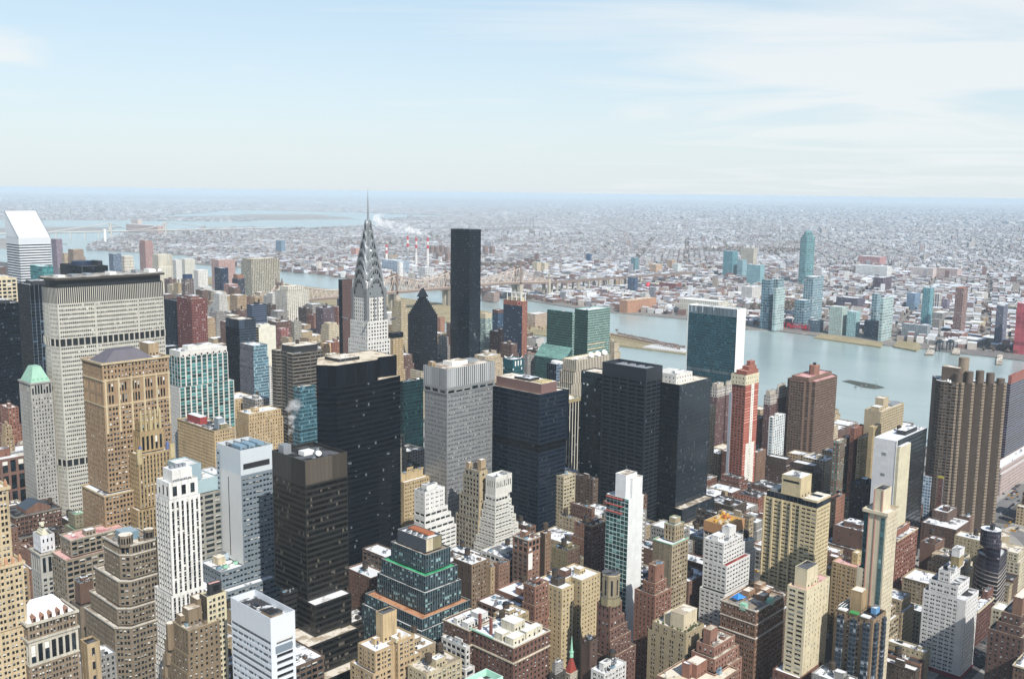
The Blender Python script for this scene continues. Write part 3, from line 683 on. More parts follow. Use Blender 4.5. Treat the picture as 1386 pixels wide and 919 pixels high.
def far_city():
    rs = np.random.RandomState(4)
    def vnoise(x, y, s, k):
        return (np.sin(x/s+k)*np.cos(y/s*1.3+k*2)+np.sin(x/s*2.3+y/s*1.7+k)*.6+np.cos(x/s*.7-y/s*2.9+k*3)*.5)
    near = None
    # first band: the lots along the shore in Queens; the nearest are buildings of their own
    x, y, I, J = wedge(21, 2000, 4600, math.radians(17), rs, [QS])
    park = vnoise(x, y, 330, 2.2) > 1.25
    shore = (x < 2175)
    ok = (I % 5 != 0) & (J % 9 != 0) & (rs.rand(len(x)) < .86) & ~park & ~shore
    for (x0, y0, x1, y1, h) in BOXES: ok &= ~((x > x0-16) & (x < x1+16) & (y > y0-16) & (y < y1+16))
    ok &= ~((np.abs(y-2032-.05*(x-2200)) < 26) & (x < 3400))
    park_trees = (x[park & ~shore], y[park & ~shore])
    x, y = x[ok], y[ok]; n = len(x)
    big = rs.rand(n)+.12*np.clip(vnoise(x, y, 260, 5.1), -1, 1)
    A = np.where(big > .87, rs.uniform(28, 62, n), rs.uniform(12, 20, n)); Bw = np.where(big > .87, rs.uniform(22, 46, n), rs.uniform(12, 20, n))
    H = rs.gamma(3.0, 2.6, n)+4.5; tall = rs.rand(n) > .985; H = np.where(tall, rs.uniform(22, 46, n), np.minimum(H, 20)); H[big > .9] = rs.uniform(6, 13, (big > .9).sum())
    x += rs.uniform(-2, 2, n); y += rs.uniform(-2, 2, n)
    near = dict(x=x, y=y, A=A, B=Bw, H=H)
    d = np.hypot(x, y)
    # those that show largest (nearest and biggest) are individuals
    score = np.sqrt(A*Bw)*(H*.5+8)/d**1.6; ids = np.argsort(-score)[:200]
    m = np.ones(n, bool); m[ids] = False
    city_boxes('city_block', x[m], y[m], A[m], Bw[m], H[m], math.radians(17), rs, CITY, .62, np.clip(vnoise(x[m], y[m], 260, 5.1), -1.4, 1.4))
    # farther bands, coarser with distance, haze fade put into their tones
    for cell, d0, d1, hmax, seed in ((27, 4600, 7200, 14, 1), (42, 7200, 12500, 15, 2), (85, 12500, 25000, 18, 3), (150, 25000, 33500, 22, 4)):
        r2 = np.random.RandomState(seed+20)
        others = [QS] + ([] if d1 < 7000 else [[(-4000,9300),(1800,9800),(3300,10600),(4600,9600),(5500,8900),(6100,9500),(5400,10800),(7200,12600),(12000,19000),(26000,34000),(-6000,34000)], FARL])
        fx, fy, I, J = wedge(cell, d0, d1, math.radians(24+9*seed), r2, others)
        mo = vnoise(fx, fy, 520, seed); g = mo < 1.05
        road = ((I % 6 == 0) | (J % 9 == 0)) & (r2.rand(len(fx)) < (.85, .55, .3, .2)[seed-1]); ok = ~road & (r2.rand(len(fx)) < .85) & g
        fx, fy, mo = fx[ok], fy[ok], np.clip(vnoise(fx, fy, 340, seed+7)[ok], -1.6, 1.6); k = len(fx)
        sh = (mo > .5) & (r2.rand(k) < .35); a = cell*np.where(sh, r2.uniform(1.1, 2.0, k), r2.uniform(.4, .9, k)); b_ = cell*np.where(sh, r2.uniform(.8, 1.3, k), r2.uniform(.4, .9, k)); h = r2.gamma(3, 2.2, k)+4; h = np.minimum(h, hmax)
        t = r2.rand(k) > .994; h[t] = r2.uniform(20, 45, t.sum())
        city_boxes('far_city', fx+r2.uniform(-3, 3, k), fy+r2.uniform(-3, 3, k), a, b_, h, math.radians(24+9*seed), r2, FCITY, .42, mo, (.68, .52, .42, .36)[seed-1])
    # bare winter trees between the houses: small brown crowns
    tx, ty, I, J = wedge(34, 2150, 8500, math.radians(40), rs, [QS])
    g = (rs.rand(len(tx)) < .45) | (vnoise(tx, ty, 330, 2.2) > 1.2)
    tx, ty = tx[g & (tx > 2180)], ty[g & (tx > 2180)]; tx = tx+rs.uniform(-15, 15, len(tx)); ty = ty+rs.uniform(-15, 15, len(ty))
    px, py = park_trees; tx = np.concatenate([tx, px+rs.uniform(-9, 9, len(px))]); ty = np.concatenate([ty, py+rs.uniform(-9, 9, len(py))])
    n = len(tx); r = rs.uniform(4, 8, n); hh = rs.uniform(7, 14, n); an = np.arange(6)*PI/3
    ring = np.stack([tx[:, None]+r[:, None]*np.cos(an)*rs.uniform(.6, 1.2, (n, 6)), ty[:, None]+r[:, None]*np.sin(an)*rs.uniform(.6, 1.2, (n, 6)), np.repeat((hh*.45)[:, None], 6, 1)*rs.uniform(.6, 1.3, (n, 6))], -1)
    topv = np.stack([tx, ty, hh], -1)[:, None]; bot = np.stack([tx, ty, np.zeros(n)], -1)[:, None]
    V = np.concatenate([ring, topv, bot], 1).reshape(-1, 3); k = np.arange(n)[:, None]*8; b = MB()
    tone = np.array([lin('#5a4b45'), lin('#4a4038'), lin('#6b5a52'), lin('#4d4a3a')])[rs.randint(0, 4, n)]
    F = []
    for i in range(6):
        F += [(i, (i+1) % 6, 6), ((i+1) % 6, i, 7)]
    b.faces(V, np.concatenate([k+np.array(t) for t in F]), 0); b.tone.append(np.concatenate([tone]*12))
    b.build('bare_trees', [CITY], kind='stuff')
    return near, ids

# ---------------------------------------------------------------- palettes and window rhythms
TAN, TANW, BROWN, DKBROWN = masonry('#a8865c'), masonry('#c09a62'), masonry('#7a6550'), masonry('#554438')
BRICK, BRICKO, MAROON, CREAM = masonry('#7d4a3c'), masonry('#9a5a42'), masonry('#6a3a36'), masonry('#c8b28c')
STONE, LIME, WHITE, WBRICK = masonry('#9a958a'), masonry('#b5ab98'), masonry('#cfcdc6', .12, .3), masonry('#c4c1bb', .12, .2)
OLIVE, GREYST, ROSE, YELL = masonry('#8a7a50'), masonry('#8a8884'), masonry('#9a7a72'), masonry('#c2a468')
BLACKSP = plain('#15171a', .4, 0, .2, 'dark_spandrel'); BROWNSP = masonry('#5f4c3a'); DKTAN = masonry('#8a6c4a')
S_OLD = P(2.7, 3.4, ((.27, .73),), (.25, .78), wins2=((.16, .44), (.58, .84))); S_PAIR = P(4.6, 3.3, ((.14, .43), (.56, .85)), (.25, .78)); S_APT = P(3.6, 2.95, ((.2, .76),), (.3, .78), wins2=((.1, .36), (.56, .86)))
S_LOFT = P(4.2, 3.8, ((.1, .9),), (.22, .82)); S_SMALL = P(3.0, 3.1, ((.32, .66),), (.3, .72), wins2=((.22, .42), (.6, .8))); S_FEW = P(5.5, 3.3, ((.38, .6),), (.3, .72), skip=.15)
def PIER(bay, sp, a=.25, b=.75, fh=3.6, **k): return P(bay, fh, ((a, b),), (.14, .86), .45, sp=sp, **k)
G_NAVY = facade('#0c131d', '#08121f', 1.5, 3.7, .9, .62, .06, '#46525c', .1, .35, .02, '#0b1016')
G_NAVYL = facade('#3a4650', '#0e1a28', 3.0, 3.8, .86, .8, .06, '#51606c', .08, .4, .03, '#0f1a26')
G_BLACK = facade('#0c1118', '#070d15', 1.6, 3.8, .93, .55, .04, '#3c4348', .1, .4, .02, '#121518')
G_TEAL = facade('#2c5a5c', '#1d4a4e', 1.4, 3.6, .9, .75, .1, '#5d8f90', .08, .4, .035, '#2a5557')
G_TEALD = facade('#12333a', '#0e2a33', 1.5, 3.7, .88, .7, .1, '#9fb6b6', .08, .4, .03, '#0f2830')
G_BLUEG = facade('#7c8c96', '#1d2f3c', 1.5, 3.6, .8, .6, .15, '#8b9aa4', .1, .5, .03)
G_LTEAL = facade('#88a8aa', '#3d6e74', 1.5, 3.3, .82, .7, .15, '#a9c4c4', .1, .5, .035)

# ---------------------------------------------------------------- towers at the left
def citi():
    x, y, lu, lv, h = (592.2, 1618.6, 48.7, 52.2, 240)
    st = CW(facade('#d5dade', '#1c2a38', 50, 4.1, 1.0, .5, .0, '#8d9396', .12, .4, 0, None, .15), 50, 4.1)
    rt = building((x, y, lu, lv, h), 'office_tower', 'white banded skyscraper with a slanted wedge top beyond the broad pale slab', 'skyscraper', plain('#d9dde0', .35, .3, .05, 'aluminium_panel'), st,
        [T(0, 230, nm='banded_wall'), T(230, 240, st=BLANK, par=.3)])
    b = MB(); V = [(0,0,239.6),(lu,0,239.6),(lu,lv,239.6),(0,lv,239.6),(0,lv,281),(lu,lv,281)]
    b.faces(V, [(0,1,5,4),(1,2,5,5),(3,0,4,4),(2,3,4,5)], 0); b.build('slanted_roof', [plain('#e2e6e8', .3, .2, .04, 'aluminium_panel')], rt)
    e = MB(); e.bar((0, 0, 239.8), (0, lv, 281.2), .5); e.bar((lu, 0, 239.8), (lu, lv, 281.2), .5); e.bar((0, lv, 281.2), (lu, lv, 281.2), .5); e.build('roof_edge', [M_STEEL], rt)
citi()
building((415.3, 1111.9, 27.7, 35.6, 213), 'office_tower', 'dark glass tower with pale vertical mullions left of the broad pale slab', 'office tower', M_DKMETAL,
    (CW(G_BLACK, 1.6, 3.8), CW(facade('#55636e', '#0c1826', 4.4, 3.8, .84, .93, .08, '#4b6274', .08, .4, .03), 4.4, 3.8)), [T(0,196), T(196,213,st=(CW(G_NAVY,1.5,17), CW(facade('#55636e','#0a1119',4.4,17,.9,1,.0,'#444444',.2),4.4,17)))], R_GREY, 'm')
building((403.5, 1201.5, 33.3, 40.0, 185), 'office_tower', 'navy glass tower at the left edge with faint vertical lines', 'office tower', M_DKMETAL, CW(G_NAVY, 1.5, 3.7), [T(0,185)], R_TAR, 'm')
building((471.9, 1393.4, 32.3, 34.0, 197), 'office_tower', 'cream grid-fronted tower behind the navy tower at the left edge', 'office tower', CREAM, P(6.5, 5.2, ((.14, .86),), (.18, .8), .6), None, R_TAN, 'm')
building((556.7, 1440.4, 15.4, 44.0, 207), 'office_tower', 'small teal glass top standing before the white wedge-topped skyscraper', 'office tower', plain('#5d9a9c', .4, .2, .1, 'teal_panel'), CW(facade('#3f8a8c', '#2f7c80', 2, 3.7, .9, .8, .1, '#6fb0b0', .1), 2, 3.7), None, R_GREY)
def metlife():
    x, y, lu, lv, h = (347.6, 868.0, 98.6, 0.9, 240)
    rt = root('office_tower', 'broad pale slab skyscraper with dark brimmed roof and grid of small windows', 'skyscraper', (x, y, 0))
    pts = [(0, 2.5), (32, 0), (72, 0), (lu, 2.5), (lu+4, 14), (lu+4, 24), (lu, 36), (0, 36), (-3.5, 24), (-3.5, 14)]
    BOXES.append((x-4, y, x+lu+4, y+38, 240))
    wallm = masonry('#b5b0a2', .1, .2); dk = plain('#22272a', .4, 0, .2, 'louvre')
    grid = P(1.75, 3.95, ((.2, .84),), (.36, .8), .35, m=.8, top=.5, dark=.14)
    gridl = P(1.75, 3.95, ((.26, .78),), (.36, .8), .25, m=.8, top=.5)
    def ring(z0, z1, st, nm, mats, pp=pts):
        b = MB(); O = []
        for i in range(len(pp)):
            p, q = pp[i], pp[(i+1) % len(pp)]; L = math.hypot(q[0]-p[0], q[1]-p[1]); d = ((q[0]-p[0])/L, (q[1]-p[1])/L); n = (d[1], -d[0])
            vis = n[0]*-(x+p[0])+n[1]*-(y+p[1]) > 0
            s = st if vis else BLANK
            if vis and st is grid and n[0] < -.6: s = gridl
            o = face(b, p, d, L, z0, z1, s)
            if len(o): O.append(o)
        b.build(nm, mats, rt)
        if O: put_windows(rt, np.concatenate(O), st, 0, random.Random(1))
    ring(24, 71, grid, 'wall', [wallm]); ring(77, 180, grid, 'wall', [wallm]); ring(186.5, 218, grid, 'wall', [wallm])
    ins = inset(pts, 1.6)
    for z0, z1 in ((71, 77), (180, 186.5)):
        b = MB(); b.prism(ins, z0, z1, 0); b.build('machinery_floor', [dk], rt)
        c = MB()
        for i in range(len(pts)):
            p, q = Vector(pts[i]), Vector(pts[(i+1) % len(pts)]); n = max(1, round((q-p).length/5.2))
            for k in range(n):
                m = p.lerp(q, (k+.02)/n); c.box(m.x-.45, m.y-.1, z0, m.x+.45, m.y+1.2, z1)
        c.build('column', [wallm], rt)
    louv = CW(facade('#b9b4a6', '#23282b', 1.75, 14, .62, 1.0, .0, '#555555', .4, .7, 0), 1.75, 14)
    b = MB(); ring(218, 232, louv, 'louvre_screen', [louv['mat']])
    b = MB(); b.prism(inset(pts, 2.2), 232, 238.6, 0); b.build('machinery_floor', [dk], rt)
    b = MB(); b.prism(inset(pts, -1.6), 238.6, 240.6, 0, 1, True); b.build('roof', [plain('#3c3833', .7, 0, .15, 'roof_brim'), roofing('#55524e', '#a9a49b', .35)], rt)
    b = MB(); b.prism(inset(pts, 3), 18, 24, 0); b.build('base_recess', [dk], rt)
    b = MB(); b.box(-14, -12, 0, lu+18, 52, 18, 0, 1); b.build('podium', [masonry('#8f8a80'), R_GREY], rt)
    for fx, c in ((.08, M_WHITE), (.2, M_STEEL), (.33, M_STEEL), (.55, M_WHITE), (.8, M_STEEL), (.93, M_WHITE)):
        part_box(rt, 'plant_room', lu*fx-3, 10, 240.5, lu*fx+3, 20, 242+fx*2, c)
    for fx in (.62, .7, .78): part_box(rt, 'helipad_stripe', lu*fx, 8, 240.62, lu*fx+1.6, 28, 240.72, M_WHITE)
    for fx in (.93, .985): dish(rt, lu*fx-2, 1.5, 240.6, 1.6)
    antenna(rt, lu*.3, 18, 240.6, 8)
    # the slab stands on its podium
metlife()
def helmsley():
    x, y, lu, lv, h = (322.4, 875.1, 18.2, 6.5, 150)
    rt = building((x, y, lu, 26, h), 'office_tower', 'grey stone tower with green copper hipped roof beside the broad pale slab', 'office tower', masonry('#9d9a92', .15, .3), P(2.4, 3.5, ((.28, .7),), (.22, .8)), [T(0, 138), T(138, 150, st=P(2.4, 9, ((.2, .8),), (.15, .9)), cor=(.8, 1.2))], roof=R_GREY)
    b = MB(); b.prism(rect(1, 1, lu-1, 25), 149.9, 163, 0, scale=.42); b.build('roof', [plain('#8db39f', .75, 0, .2, 'verdigris_copper')], rt)
    for i in range(4): part_box(rt, 'dormer', lu*(.16+.2*i), 1.5, 150.2, lu*(.16+.2*i)+1.6, 4, 153.5, M_COPPER)
helmsley()
def lincoln():
    x, y, lu, lv, h = (289.0, 655.0, 48.6, 23.3, 200)
    mk = P(4.9, 3.55, ((.12, .42), (.57, .87)), (.25, .78), .3)
    tall = P(9.8, 8, ((.1, .24), (.32, .46), (.54, .68)), (.1, .82), .5)
    rt = building((x, y, lu, 32, h), 'office_tower', 'tall tan brick tower with hipped slate roof and arcaded top floors', 'skyscraper', masonry('#a0784e', .2, .35), mk,
        [T(0, 108, 5, 4, 3, 0, cor=(.5, 1)), T(108, 170, cor=(.35, .8)), T(170, 188, st=tall, cor=(.5, .9)), T(188, 200, st=P(2.45, 3.6, ((.25, .7),), (.25, .8)), cor=(.9, 1.2))], R_GREY, trim=masonry('#c0a478', .15, .3))
    b = MB(); b.prism(rect(3, 3, lu-9, 27), 199, 206.5, 0, scale=.45); b.build('hipped_roof', [plain('#5e5b62', .7, 0, .2, 'slate')], rt)
    bulkhead(rt, lu-9, 12, lu-1, 26, 199, 9, masonry('#a8865c'))
    for i in range(6): part_box(rt, 'buttress', lu*(.02+.19*i), -.45, 150, lu*(.02+.19*i)+1.3, -.02, 189, masonry('#c0a478', .15, .3))
lincoln()
def pinnacled():
    x, y, lu, lv, h = (304.8, 640.9, 26.5, 23.6, 135)
    m = masonry('#a8844a', .25, .4); pier = PIER(2.6, masonry('#86683a'), .28, .72, 3.4)
    rt = building((x, y, lu, lv, h), 'office_tower', 'slender gold-tan art deco tower with pinnacles before the taller tan tower', 'office tower', m, pier,
        [T(0, 96, 3, 2, 3, 3), T(96, 135, st=pier), T(135, 150, -4, -4, -5, -3, st=P(3.4, 11, ((.22, .78),), (.08, .82), .8)), T(150, 157, -5.5, -5.5, -6.5, -4.5, st=P(2.6, 5, ((.25, .75),), (.1, .8)))], R_TAN)
    gold = masonry('#b59c62', .2, .3)
    for i in range(5):
        for j in (0, 1):
            px = 5.5+(lu-12.5)*i/4; py = 5.2 if j == 0 else lv-5
            b = MB(); b.box(px-.7, py-.7, 150, px+.7, py+.7, 162.5); b.prism(rect(px-.7, py-.7, px+.7, py+.7), 162.5, 166, 0, scale=.1); b.build('pinnacle', [gold], rt)
    for px in (1, lu-1): 
        b = MB(); b.box(px-1.6, -.4, 128, px+1.6, 1.6, 138.5); b.build('corner_pier', [gold], rt)
    b = MB()
    for px, py in ((2.2, 2.2), (lu-4, 2.2), (2.2, lv-3)): b.box(px, py, 134, px+1.6, py+1.6, 140)
    b.build('blue_tile_panel', [plain('#5c6c9a', .5, 0, .2, 'glazed_tile')], rt)
pinnacled()
def stripes():
    x, y, lu, lv, h = (263.3, 517.2, 19.6, 16.9, 150)
    wm = masonry('#d6d3cb', .12, .4); st = PIER(2.9, BLACKSP, .27, .73, 3.5, dark=.06)
    corner = P(3.0, 3.5, ((.3, .7),), (.2, .8))
    rt = building((x, y, lu, lv, h), 'office_tower', 'white tower with black vertical window stripes and stepped base', 'office tower', wm, st,
        [T(0, 34, 4, 3, 2, 19), T(34, 46, 3, 2, 1, 14), T(46, 60, 2, 1, 0, 10), T(60, 82, 1, 0, 0, 4.5), T(82, 140), T(140, 150, -.8, -.8, -.8, -.8, st=P(5.2, 8, ((.25, .75),), (.2, .85)))], R_GREY)
    part_box(rt, 'penthouse', 4, 3, 148.9, lu-3, lv-3, 156.5, WHITE, R_SNOW)
    for k in range(5): ac_unit(rt, 5+k*2.4, 2.2+.6*(k % 2), 148.9, 1.8, 1.4, 1.8)
    for k in range(4): part_box(rt, 'cooling_unit', 5+k*2.6, 6, 156.5, 6.8+k*2.6, 9, 158.4, M_STEEL)
stripes()
def tealcrown():
    x, y, lu, lv, h = (499.5, 945.0, 56.4, 23.7, 150)
    wm = masonry('#c9c6be', .1, .2); gl = [glass('#1d5a5c', .08, 'teal_glass'), glass('#2a7070', .1, 'teal_glass')]
    st = P(6.6, 3.7, ((.14, .86),), (.04, .96), .5, gl=1); side = P(2.9, 3.7, ((.3, .7),), (.28, .7))
    cw = CW(facade('#c9c6be', '#1c5a5c', 6.6, 3.7, .74, .9, .15, '#4d9a98', .08, .6, .05, None, .6), 6.6, 3.7)
    rt = building((x, y, lu, lv, h), 'office_tower', 'white framed tower with teal glass bays and circular openings round its crown', 'office tower', wm, cw, [T(0, 112, 3, 2.5, 5, 2, st=(side, cw)), T(112, 128, st=cw), T(128, 144, st=cw), T(144, 150, -.6, -.6, -.6, -.6, st=BLANK)], R_SNOW, 'm')
    for i in range(8):
        px = lu*(i+.5)/8; b = MB(); V = []; n = 16
        ca = (px, -.75, 145); r0, r1 = 1.1, 2.1
        for k in range(n):
            t = 2*PI*k/n; V += [(ca[0]+r0*math.cos(t), ca[1], ca[2]+r0*math.sin(t)), (ca[0]+r1*math.cos(t), ca[1], ca[2]+r1*math.sin(t)), (ca[0]+r1*math.cos(t), ca[1]+1.2, ca[2]+r1*math.sin(t))]
        b.faces(V, [(3*k, 3*k+1, (3*k+4) % (3*n), (3*k+3) % (3*n)) for k in range(n)], 0); b.faces(V, [(3*k+1, 3*k+2, (3*k+5) % (3*n), (3*k+4) % (3*n)) for k in range(n)], 0)
        b.poly([(ca[0]+r0*math.cos(2*PI*k/n), ca[1]+.2, ca[2]+r0*math.sin(2*PI*k/n)) for k in range(n)], 1); b.build('round_opening', [wm, GLS[0]], rt)
tealcrown()
building((596.3, 1169.8, 22.4, 25.0, 118), 'office_tower', 'dark ribbed glass tower squeezed between the broad pale slab and the teal bays', 'office tower', M_DKMETAL, CW(facade('#27333c', '#101b24', 2.2, 3.7, .75, 1, .05, '#3c4a54', .1), 2.2, 3.7), None, R_TAR)
def yale():
    x, y, lu, lv, h = (487.9, 859.5, 23.1, 73.8, 82)
    st = PIER(2.6, masonry('#8a6c40'), .28, .7, 3.5)
    rt = building((x, y, lu, lv, h), 'club_building', 'tan brick block with a red penthouse and grey rooftop boxes', 'building', TANW, (st, S_OLD), [T(0, 82, cor=(.5, .8))], R_TAR)
    part_box(rt, 'red_penthouse', 5, 36, 80.9, 13, 62, 88.5, plain('#8e3a36', .7, 0, .12, 'red_render'), R_SNOW)
    part_box(rt, 'plant_room', 8, 6, 80.9, 15, 14, 92, plain('#8c98a0', .5, .2, .1, 'metal_panel'), R_GREY); part_box(rt, 'plant_room', 9, 3, 80.9, 17, 9, 86.5, OLIVE, R_GREY)
    for k in range(3): ac_unit(rt, 5, 20+k*5, 80.9, 2.4, 2, 1.8)
    vents(rt, 12, 25, 80.9, 3, random.Random(3))
yale()
building((536.7, 876.0, 42.3, 25.7, 88), 'office_building', 'golden tan block with a snowy stepped roof behind the steaming rooftop', 'office building', TANW, P(3.1, 3.5, ((.3, .66),), (.22, .8)), [T(0, 80), T(80, 88, -1.5, -1.5, -1.5, -2)], R_SNOW, 'ov')
building((576.7, 977.7, 31.8, 32.2, 82), 'office_building', 'tan block with a white roof tucked behind the red penthouse', 'office building', TANW, P(3.1, 3.5, ((.3, .66),), (.22, .8)), None, R_WHITE, 'v')
def palelow():
    x, y, lu, lv, h = (324.8, 616.5, 14.1, 15.7, 128)
    rt = building((x, y, lu, lv+6, h), 'office_building', 'dark glazed block topped by pale blue-grey plant rooms behind the striped white tower', 'office building', masonry('#8f8c80'), P(9, 4.0, ((.1, .9),), (.25, .85), .4), [T(0, 106, 3, 3, 16, 0), T(106, 116, 1, 1, 12, 0, st=BLANK, wall=plain('#9fb4b8', .5, .1, .08, 'metal_panel')), T(116, 128, st=BLANK, wall=plain('#93a8b0', .5, .1, .08, 'metal_panel'), roof=R_WHITE)], R_SNOW)
    for k in range(3): ac_unit(rt, lu+5, 6+k*5, 115, 3, 2.4, 2.4, M_WHITE)
palelow()
def grey90():
    x, y, lu, lv, h = (351.7, 585.7, 26.2, 31.3, 140)
    gw = plain('#77828a', .5, .1, .1, 'grey_panel'); wh = plain('#d0d1cf', .7, 0, .06, 'white_concrete')
    win = P(9.0, 3.75, ((.06, .3), (.37, .62), (.69, .93)), (.32, .72), .25, wall=gw)
    rt = building((x, y, lu, lv, h), 'office_tower', 'pale blue-grey tower with a blank white side wall and open roof frame', 'office tower', wh, (BLANK, win),
        [T(0, 44, 26, 6, 0, 0, st=(win, win), wall=gw), T(44, 57, 18, 0, 0, -4, st=(win, win), wall=gw), T(57, 122), T(122, 140, st=BLANK, wall=plain('#c4ccd0', .5, .1, .06, 'white_panel'), roof=R_DARK, par=3)], R_GREY)
    part_box(rt, 'louvre_panel', 2, -.15, 126, lu-3, -.02, 130, M_DKMETAL); part_box(rt, 'slit_window', -.08, lv*.52, 60, .02, lv*.52+.8, 118, GLS[0])
    for k in range(4): part_box(rt, 'roof_beam', .5+k*lu/4.2, .5, 138.6, 1.1+k*lu/4.2, lv-.5, 139.6, M_STEEL)
    for k in range(3): part_box(rt, 'cooling_unit', 5+k*7, 8, 137, 10+k*7, 20, 140.5, M_BLUEMECH)
    b = MB(); O = face(b, (-.6, lv), (0, -1), lv*.14, 57, 136, P(6, 3.75, ((.1, .95),), (.3, .75), .2)); b.build('recessed_bay', [plain('#aab6bd', .5, .1, .06, 'grey_panel')], rt); put_windows(rt, O, win, 0, random.Random(2))
    rnd = random.Random(8)
    for k in range(4): ac_unit(rt, -15+k*4.2, 8+rnd.uniform(-3, 8), 56, 3.4, 2.4, 2.4, rnd.choice((M_WHITE, M_BLUEMECH, M_COPPER)))
    part_box(rt, 'bulkhead', -12, 14, 55.9, -6, 21, 61.5, CREAM, R_TAN); part_box(rt, 'bulkhead', -6, 20, 55.9, 0, 26, 60.5, plain('#a3b4c0', .6, 0, .1, 'blue_panel'), R_GREY)
grey90()
def bronze():
    x, y, lu, lv, h = (347.7, 502.8, 33.0, 37.3, 150)
    br = plain('#33322f', .4, .3, .12, 'bronze_panel'); gm = facade('#2b2a28', '#131415', 1.55, 9, .92, 1, .12, '#5c564c', .1, .4, .05, None, .6)
    rb = RB(3.75, (.3, .92), .25, .4, gm=gm); top = CW(facade('#3a352e', '#4c443a', 3.1, 16, .93, 1, .0, '#5a5148', .4, .5, .02, None, .1), 3.1, 16)
    topl = CW(facade('#262524', '#353330', 3.1, 16, .93, 1, .0, '#5a5148', .4, .5, .02, None, .1), 3.1, 16)  # topl: darker copy of the panels, shade painted on the left face
    rt = building((x, y, lu, lv, h), 'office_tower', 'dark bronze tower with ribbon windows and bronze panelled top, steam behind it', 'office tower', br, rb,
        [T(0, 15, 17, 27, 0, 0, roof=R_TAN), T(15, 36, 13, 18, -6, 0, roof=R_TAN), T(36, 57, 1, 9, -5, -10, roof=R_WHITE), T(57, 134, st=rb), T(134, 150, st=(topl, top), par=2.2, roof=R_DARK)], R_TAN, trim=plain('#55504a', .4, .3, .1, 'bronze_panel'))
    part_box(rt, 'cooling_tower', 3, lv-9, 147.8, 9, lv-3, 154, M_STEEL); part_box(rt, 'plant_room', 11, lv*.45, 147.8, 19, lv*.62, 150.5, M_WHITE)
    for k in range(5): ac_unit(rt, 12+3.5*k % 16, 8+k*4, 147.8, 2.6, 2, 1.4)
    dish(rt, 16, 8, 147.8, 2)
bronze()
building((336.9, 513.9, 11.3, 5.0, 62), 'plant_block', 'small black rooftop block with a grating top at the foot of the bronze tower', 'building', plain('#2e2c2c', .5, .1, .2, 'black_panel'), RB(3.4, (.35, .75), .2, gm=G_BLACK), None, R_DARK, 'v')
building((367.0, 493.5, 25.9, 17.0, 36), 'office_building', 'low dark banded block with a gravel roof right of the bronze tower', 'office building', plain('#3b3735', .5, .2, .15, 'bronze_panel'), RB(3.8, (.3, .85), .25, gm=facade('#332e2b', '#191817', 1.55, 9, .92, 1, .22, '#6b6152', .1)), None, roofing('#6e6a66', '#d9d8d4', .4, .4), 'v')
def open_roof():
    x, y, lu, lv, h = (258.1, 406.1, 14.6, 37.7, 105)
    wh = plain('#ced3d8', .5, .05, .06, 'white_panel'); gm = facade('#b5c0c8', '#3c4c58', 1.3, 9, .9, 1, .4, '#a9b8c2', .12, .5, .04)
    rt = building((x, y, lu, lv, h), 'office_tower', 'white panelled office block with an open roof well at the front', 'office building', wh, (RB(3.7, (.35, .8), .2, .3, gm=gm), P(13, 3.7, ((.2, .92),), (.3, .72), .25)),
        [T(0, 94), T(94, 105, st=BLANK, par=3.5, roof=R_TAR)], R_TAR)
    part_box(rt, 'roof_hatch', 4, 5, 101.5, lu-4, 15, 103.4, TAN, R_DARK); part_box(rt, 'vent_panel', 2.5, -.1, 85, lu-2, -.02, 89, plain('#7d8a95', .4, .2, .1, 'grey_louvre'))
    skylight(rt, lu/2, 24, 101.5); ac_unit(rt, 4, 28, 101.5)
open_roof()

# ---------------------------------------------------------------- the nearest old buildings at the lower left
def edge_tower():
    x, y, lu, lv, h = (157.7, 515.9, 18.4, 22.0, 168)
    rt = building((x, y, lu, lv, h), 'office_tower', 'tan stone tower with paired windows and ornate ledges at the left edge', 'office tower', masonry('#c2a274', .15, .35), S_PAIR, [T(0, 92, 0, 2, 9, 0), T(92, 127, 0, 1, 4.5, 0, cor=(.8, 1.4)), T(127, 168, cor=(.9, 1.6))], R_TAN)
    for z, dx in ((127, 3.2), (168, -1.2)):
        for k in range(4): 
            b = MB(); px = lu+dx-k*3.4; b.box(px-.7, -.9 if z < 150 else -.4, z-.5, px+.7, .6, z+2.2); b.prism(rect(px-.7, -.9 if z < 150 else -.4, px+.7, .6), z+2.2, z+4, 0, scale=.2); b.build('finial', [masonry('#c07a4a')], rt)
edge_tower()
def arcade():
    x, y, lu, lv, h = (178.2, 508.1, 25.5, 11.9, 95)
    tall = P(3.4, 9, ((.16, .84),), (.06, .84), .5); s = P(3.4, 3.4, ((.14, .44), (.56, .86)), (.25, .78))
    rt = building((x, y, lu, lv+8, h), 'office_building', 'brown block with white arcaded top and a snow white hipped roof', 'office building', masonry('#8a6f56'), s,
        [T(0, 72, cor=(.35, .6)), T(72, 86, st=tall, wall=LIME, cor=(.8, 1)), T(86, 95, st=s, cor=(.9, 1.2))], R_SNOW, trim=LIME)
    b = MB(); b.prism(rect(2.2, 2.2, lu-2.2, lv+5.8), 93.9, 102, 0, scale=.55); b.build('hipped_roof', [roofing('#b9b9bb', '#f4f6f8', .8)], rt)
    for i in range(5):
        px = 4+(lu-9)*i/4; b = MB(); b.box(px-1, 1.2, 93.9, px+1, 3.5, 97); b.faces([(px-1.2,1.2,97),(px+1.2,1.2,97),(px,1.2,98.6),(px-1.2,4.5,97),(px+1.2,4.5,97),(px,4.5,98.6)], [(0,2,5,3),(1,4,5,2)]); b.faces([(px-1.2,1.2,97),(px+1.2,1.2,97),(px,1.2,98.6)], [(0,1,2)])
        d = b.build('dormer', [masonry('#9c6450')], rt); w_ = MB(); w_.box(px-.5, 1.1, 94.8, px+.5, 1.25, 96.6); w_.build('window', [GLS[0]], d)
arcade()
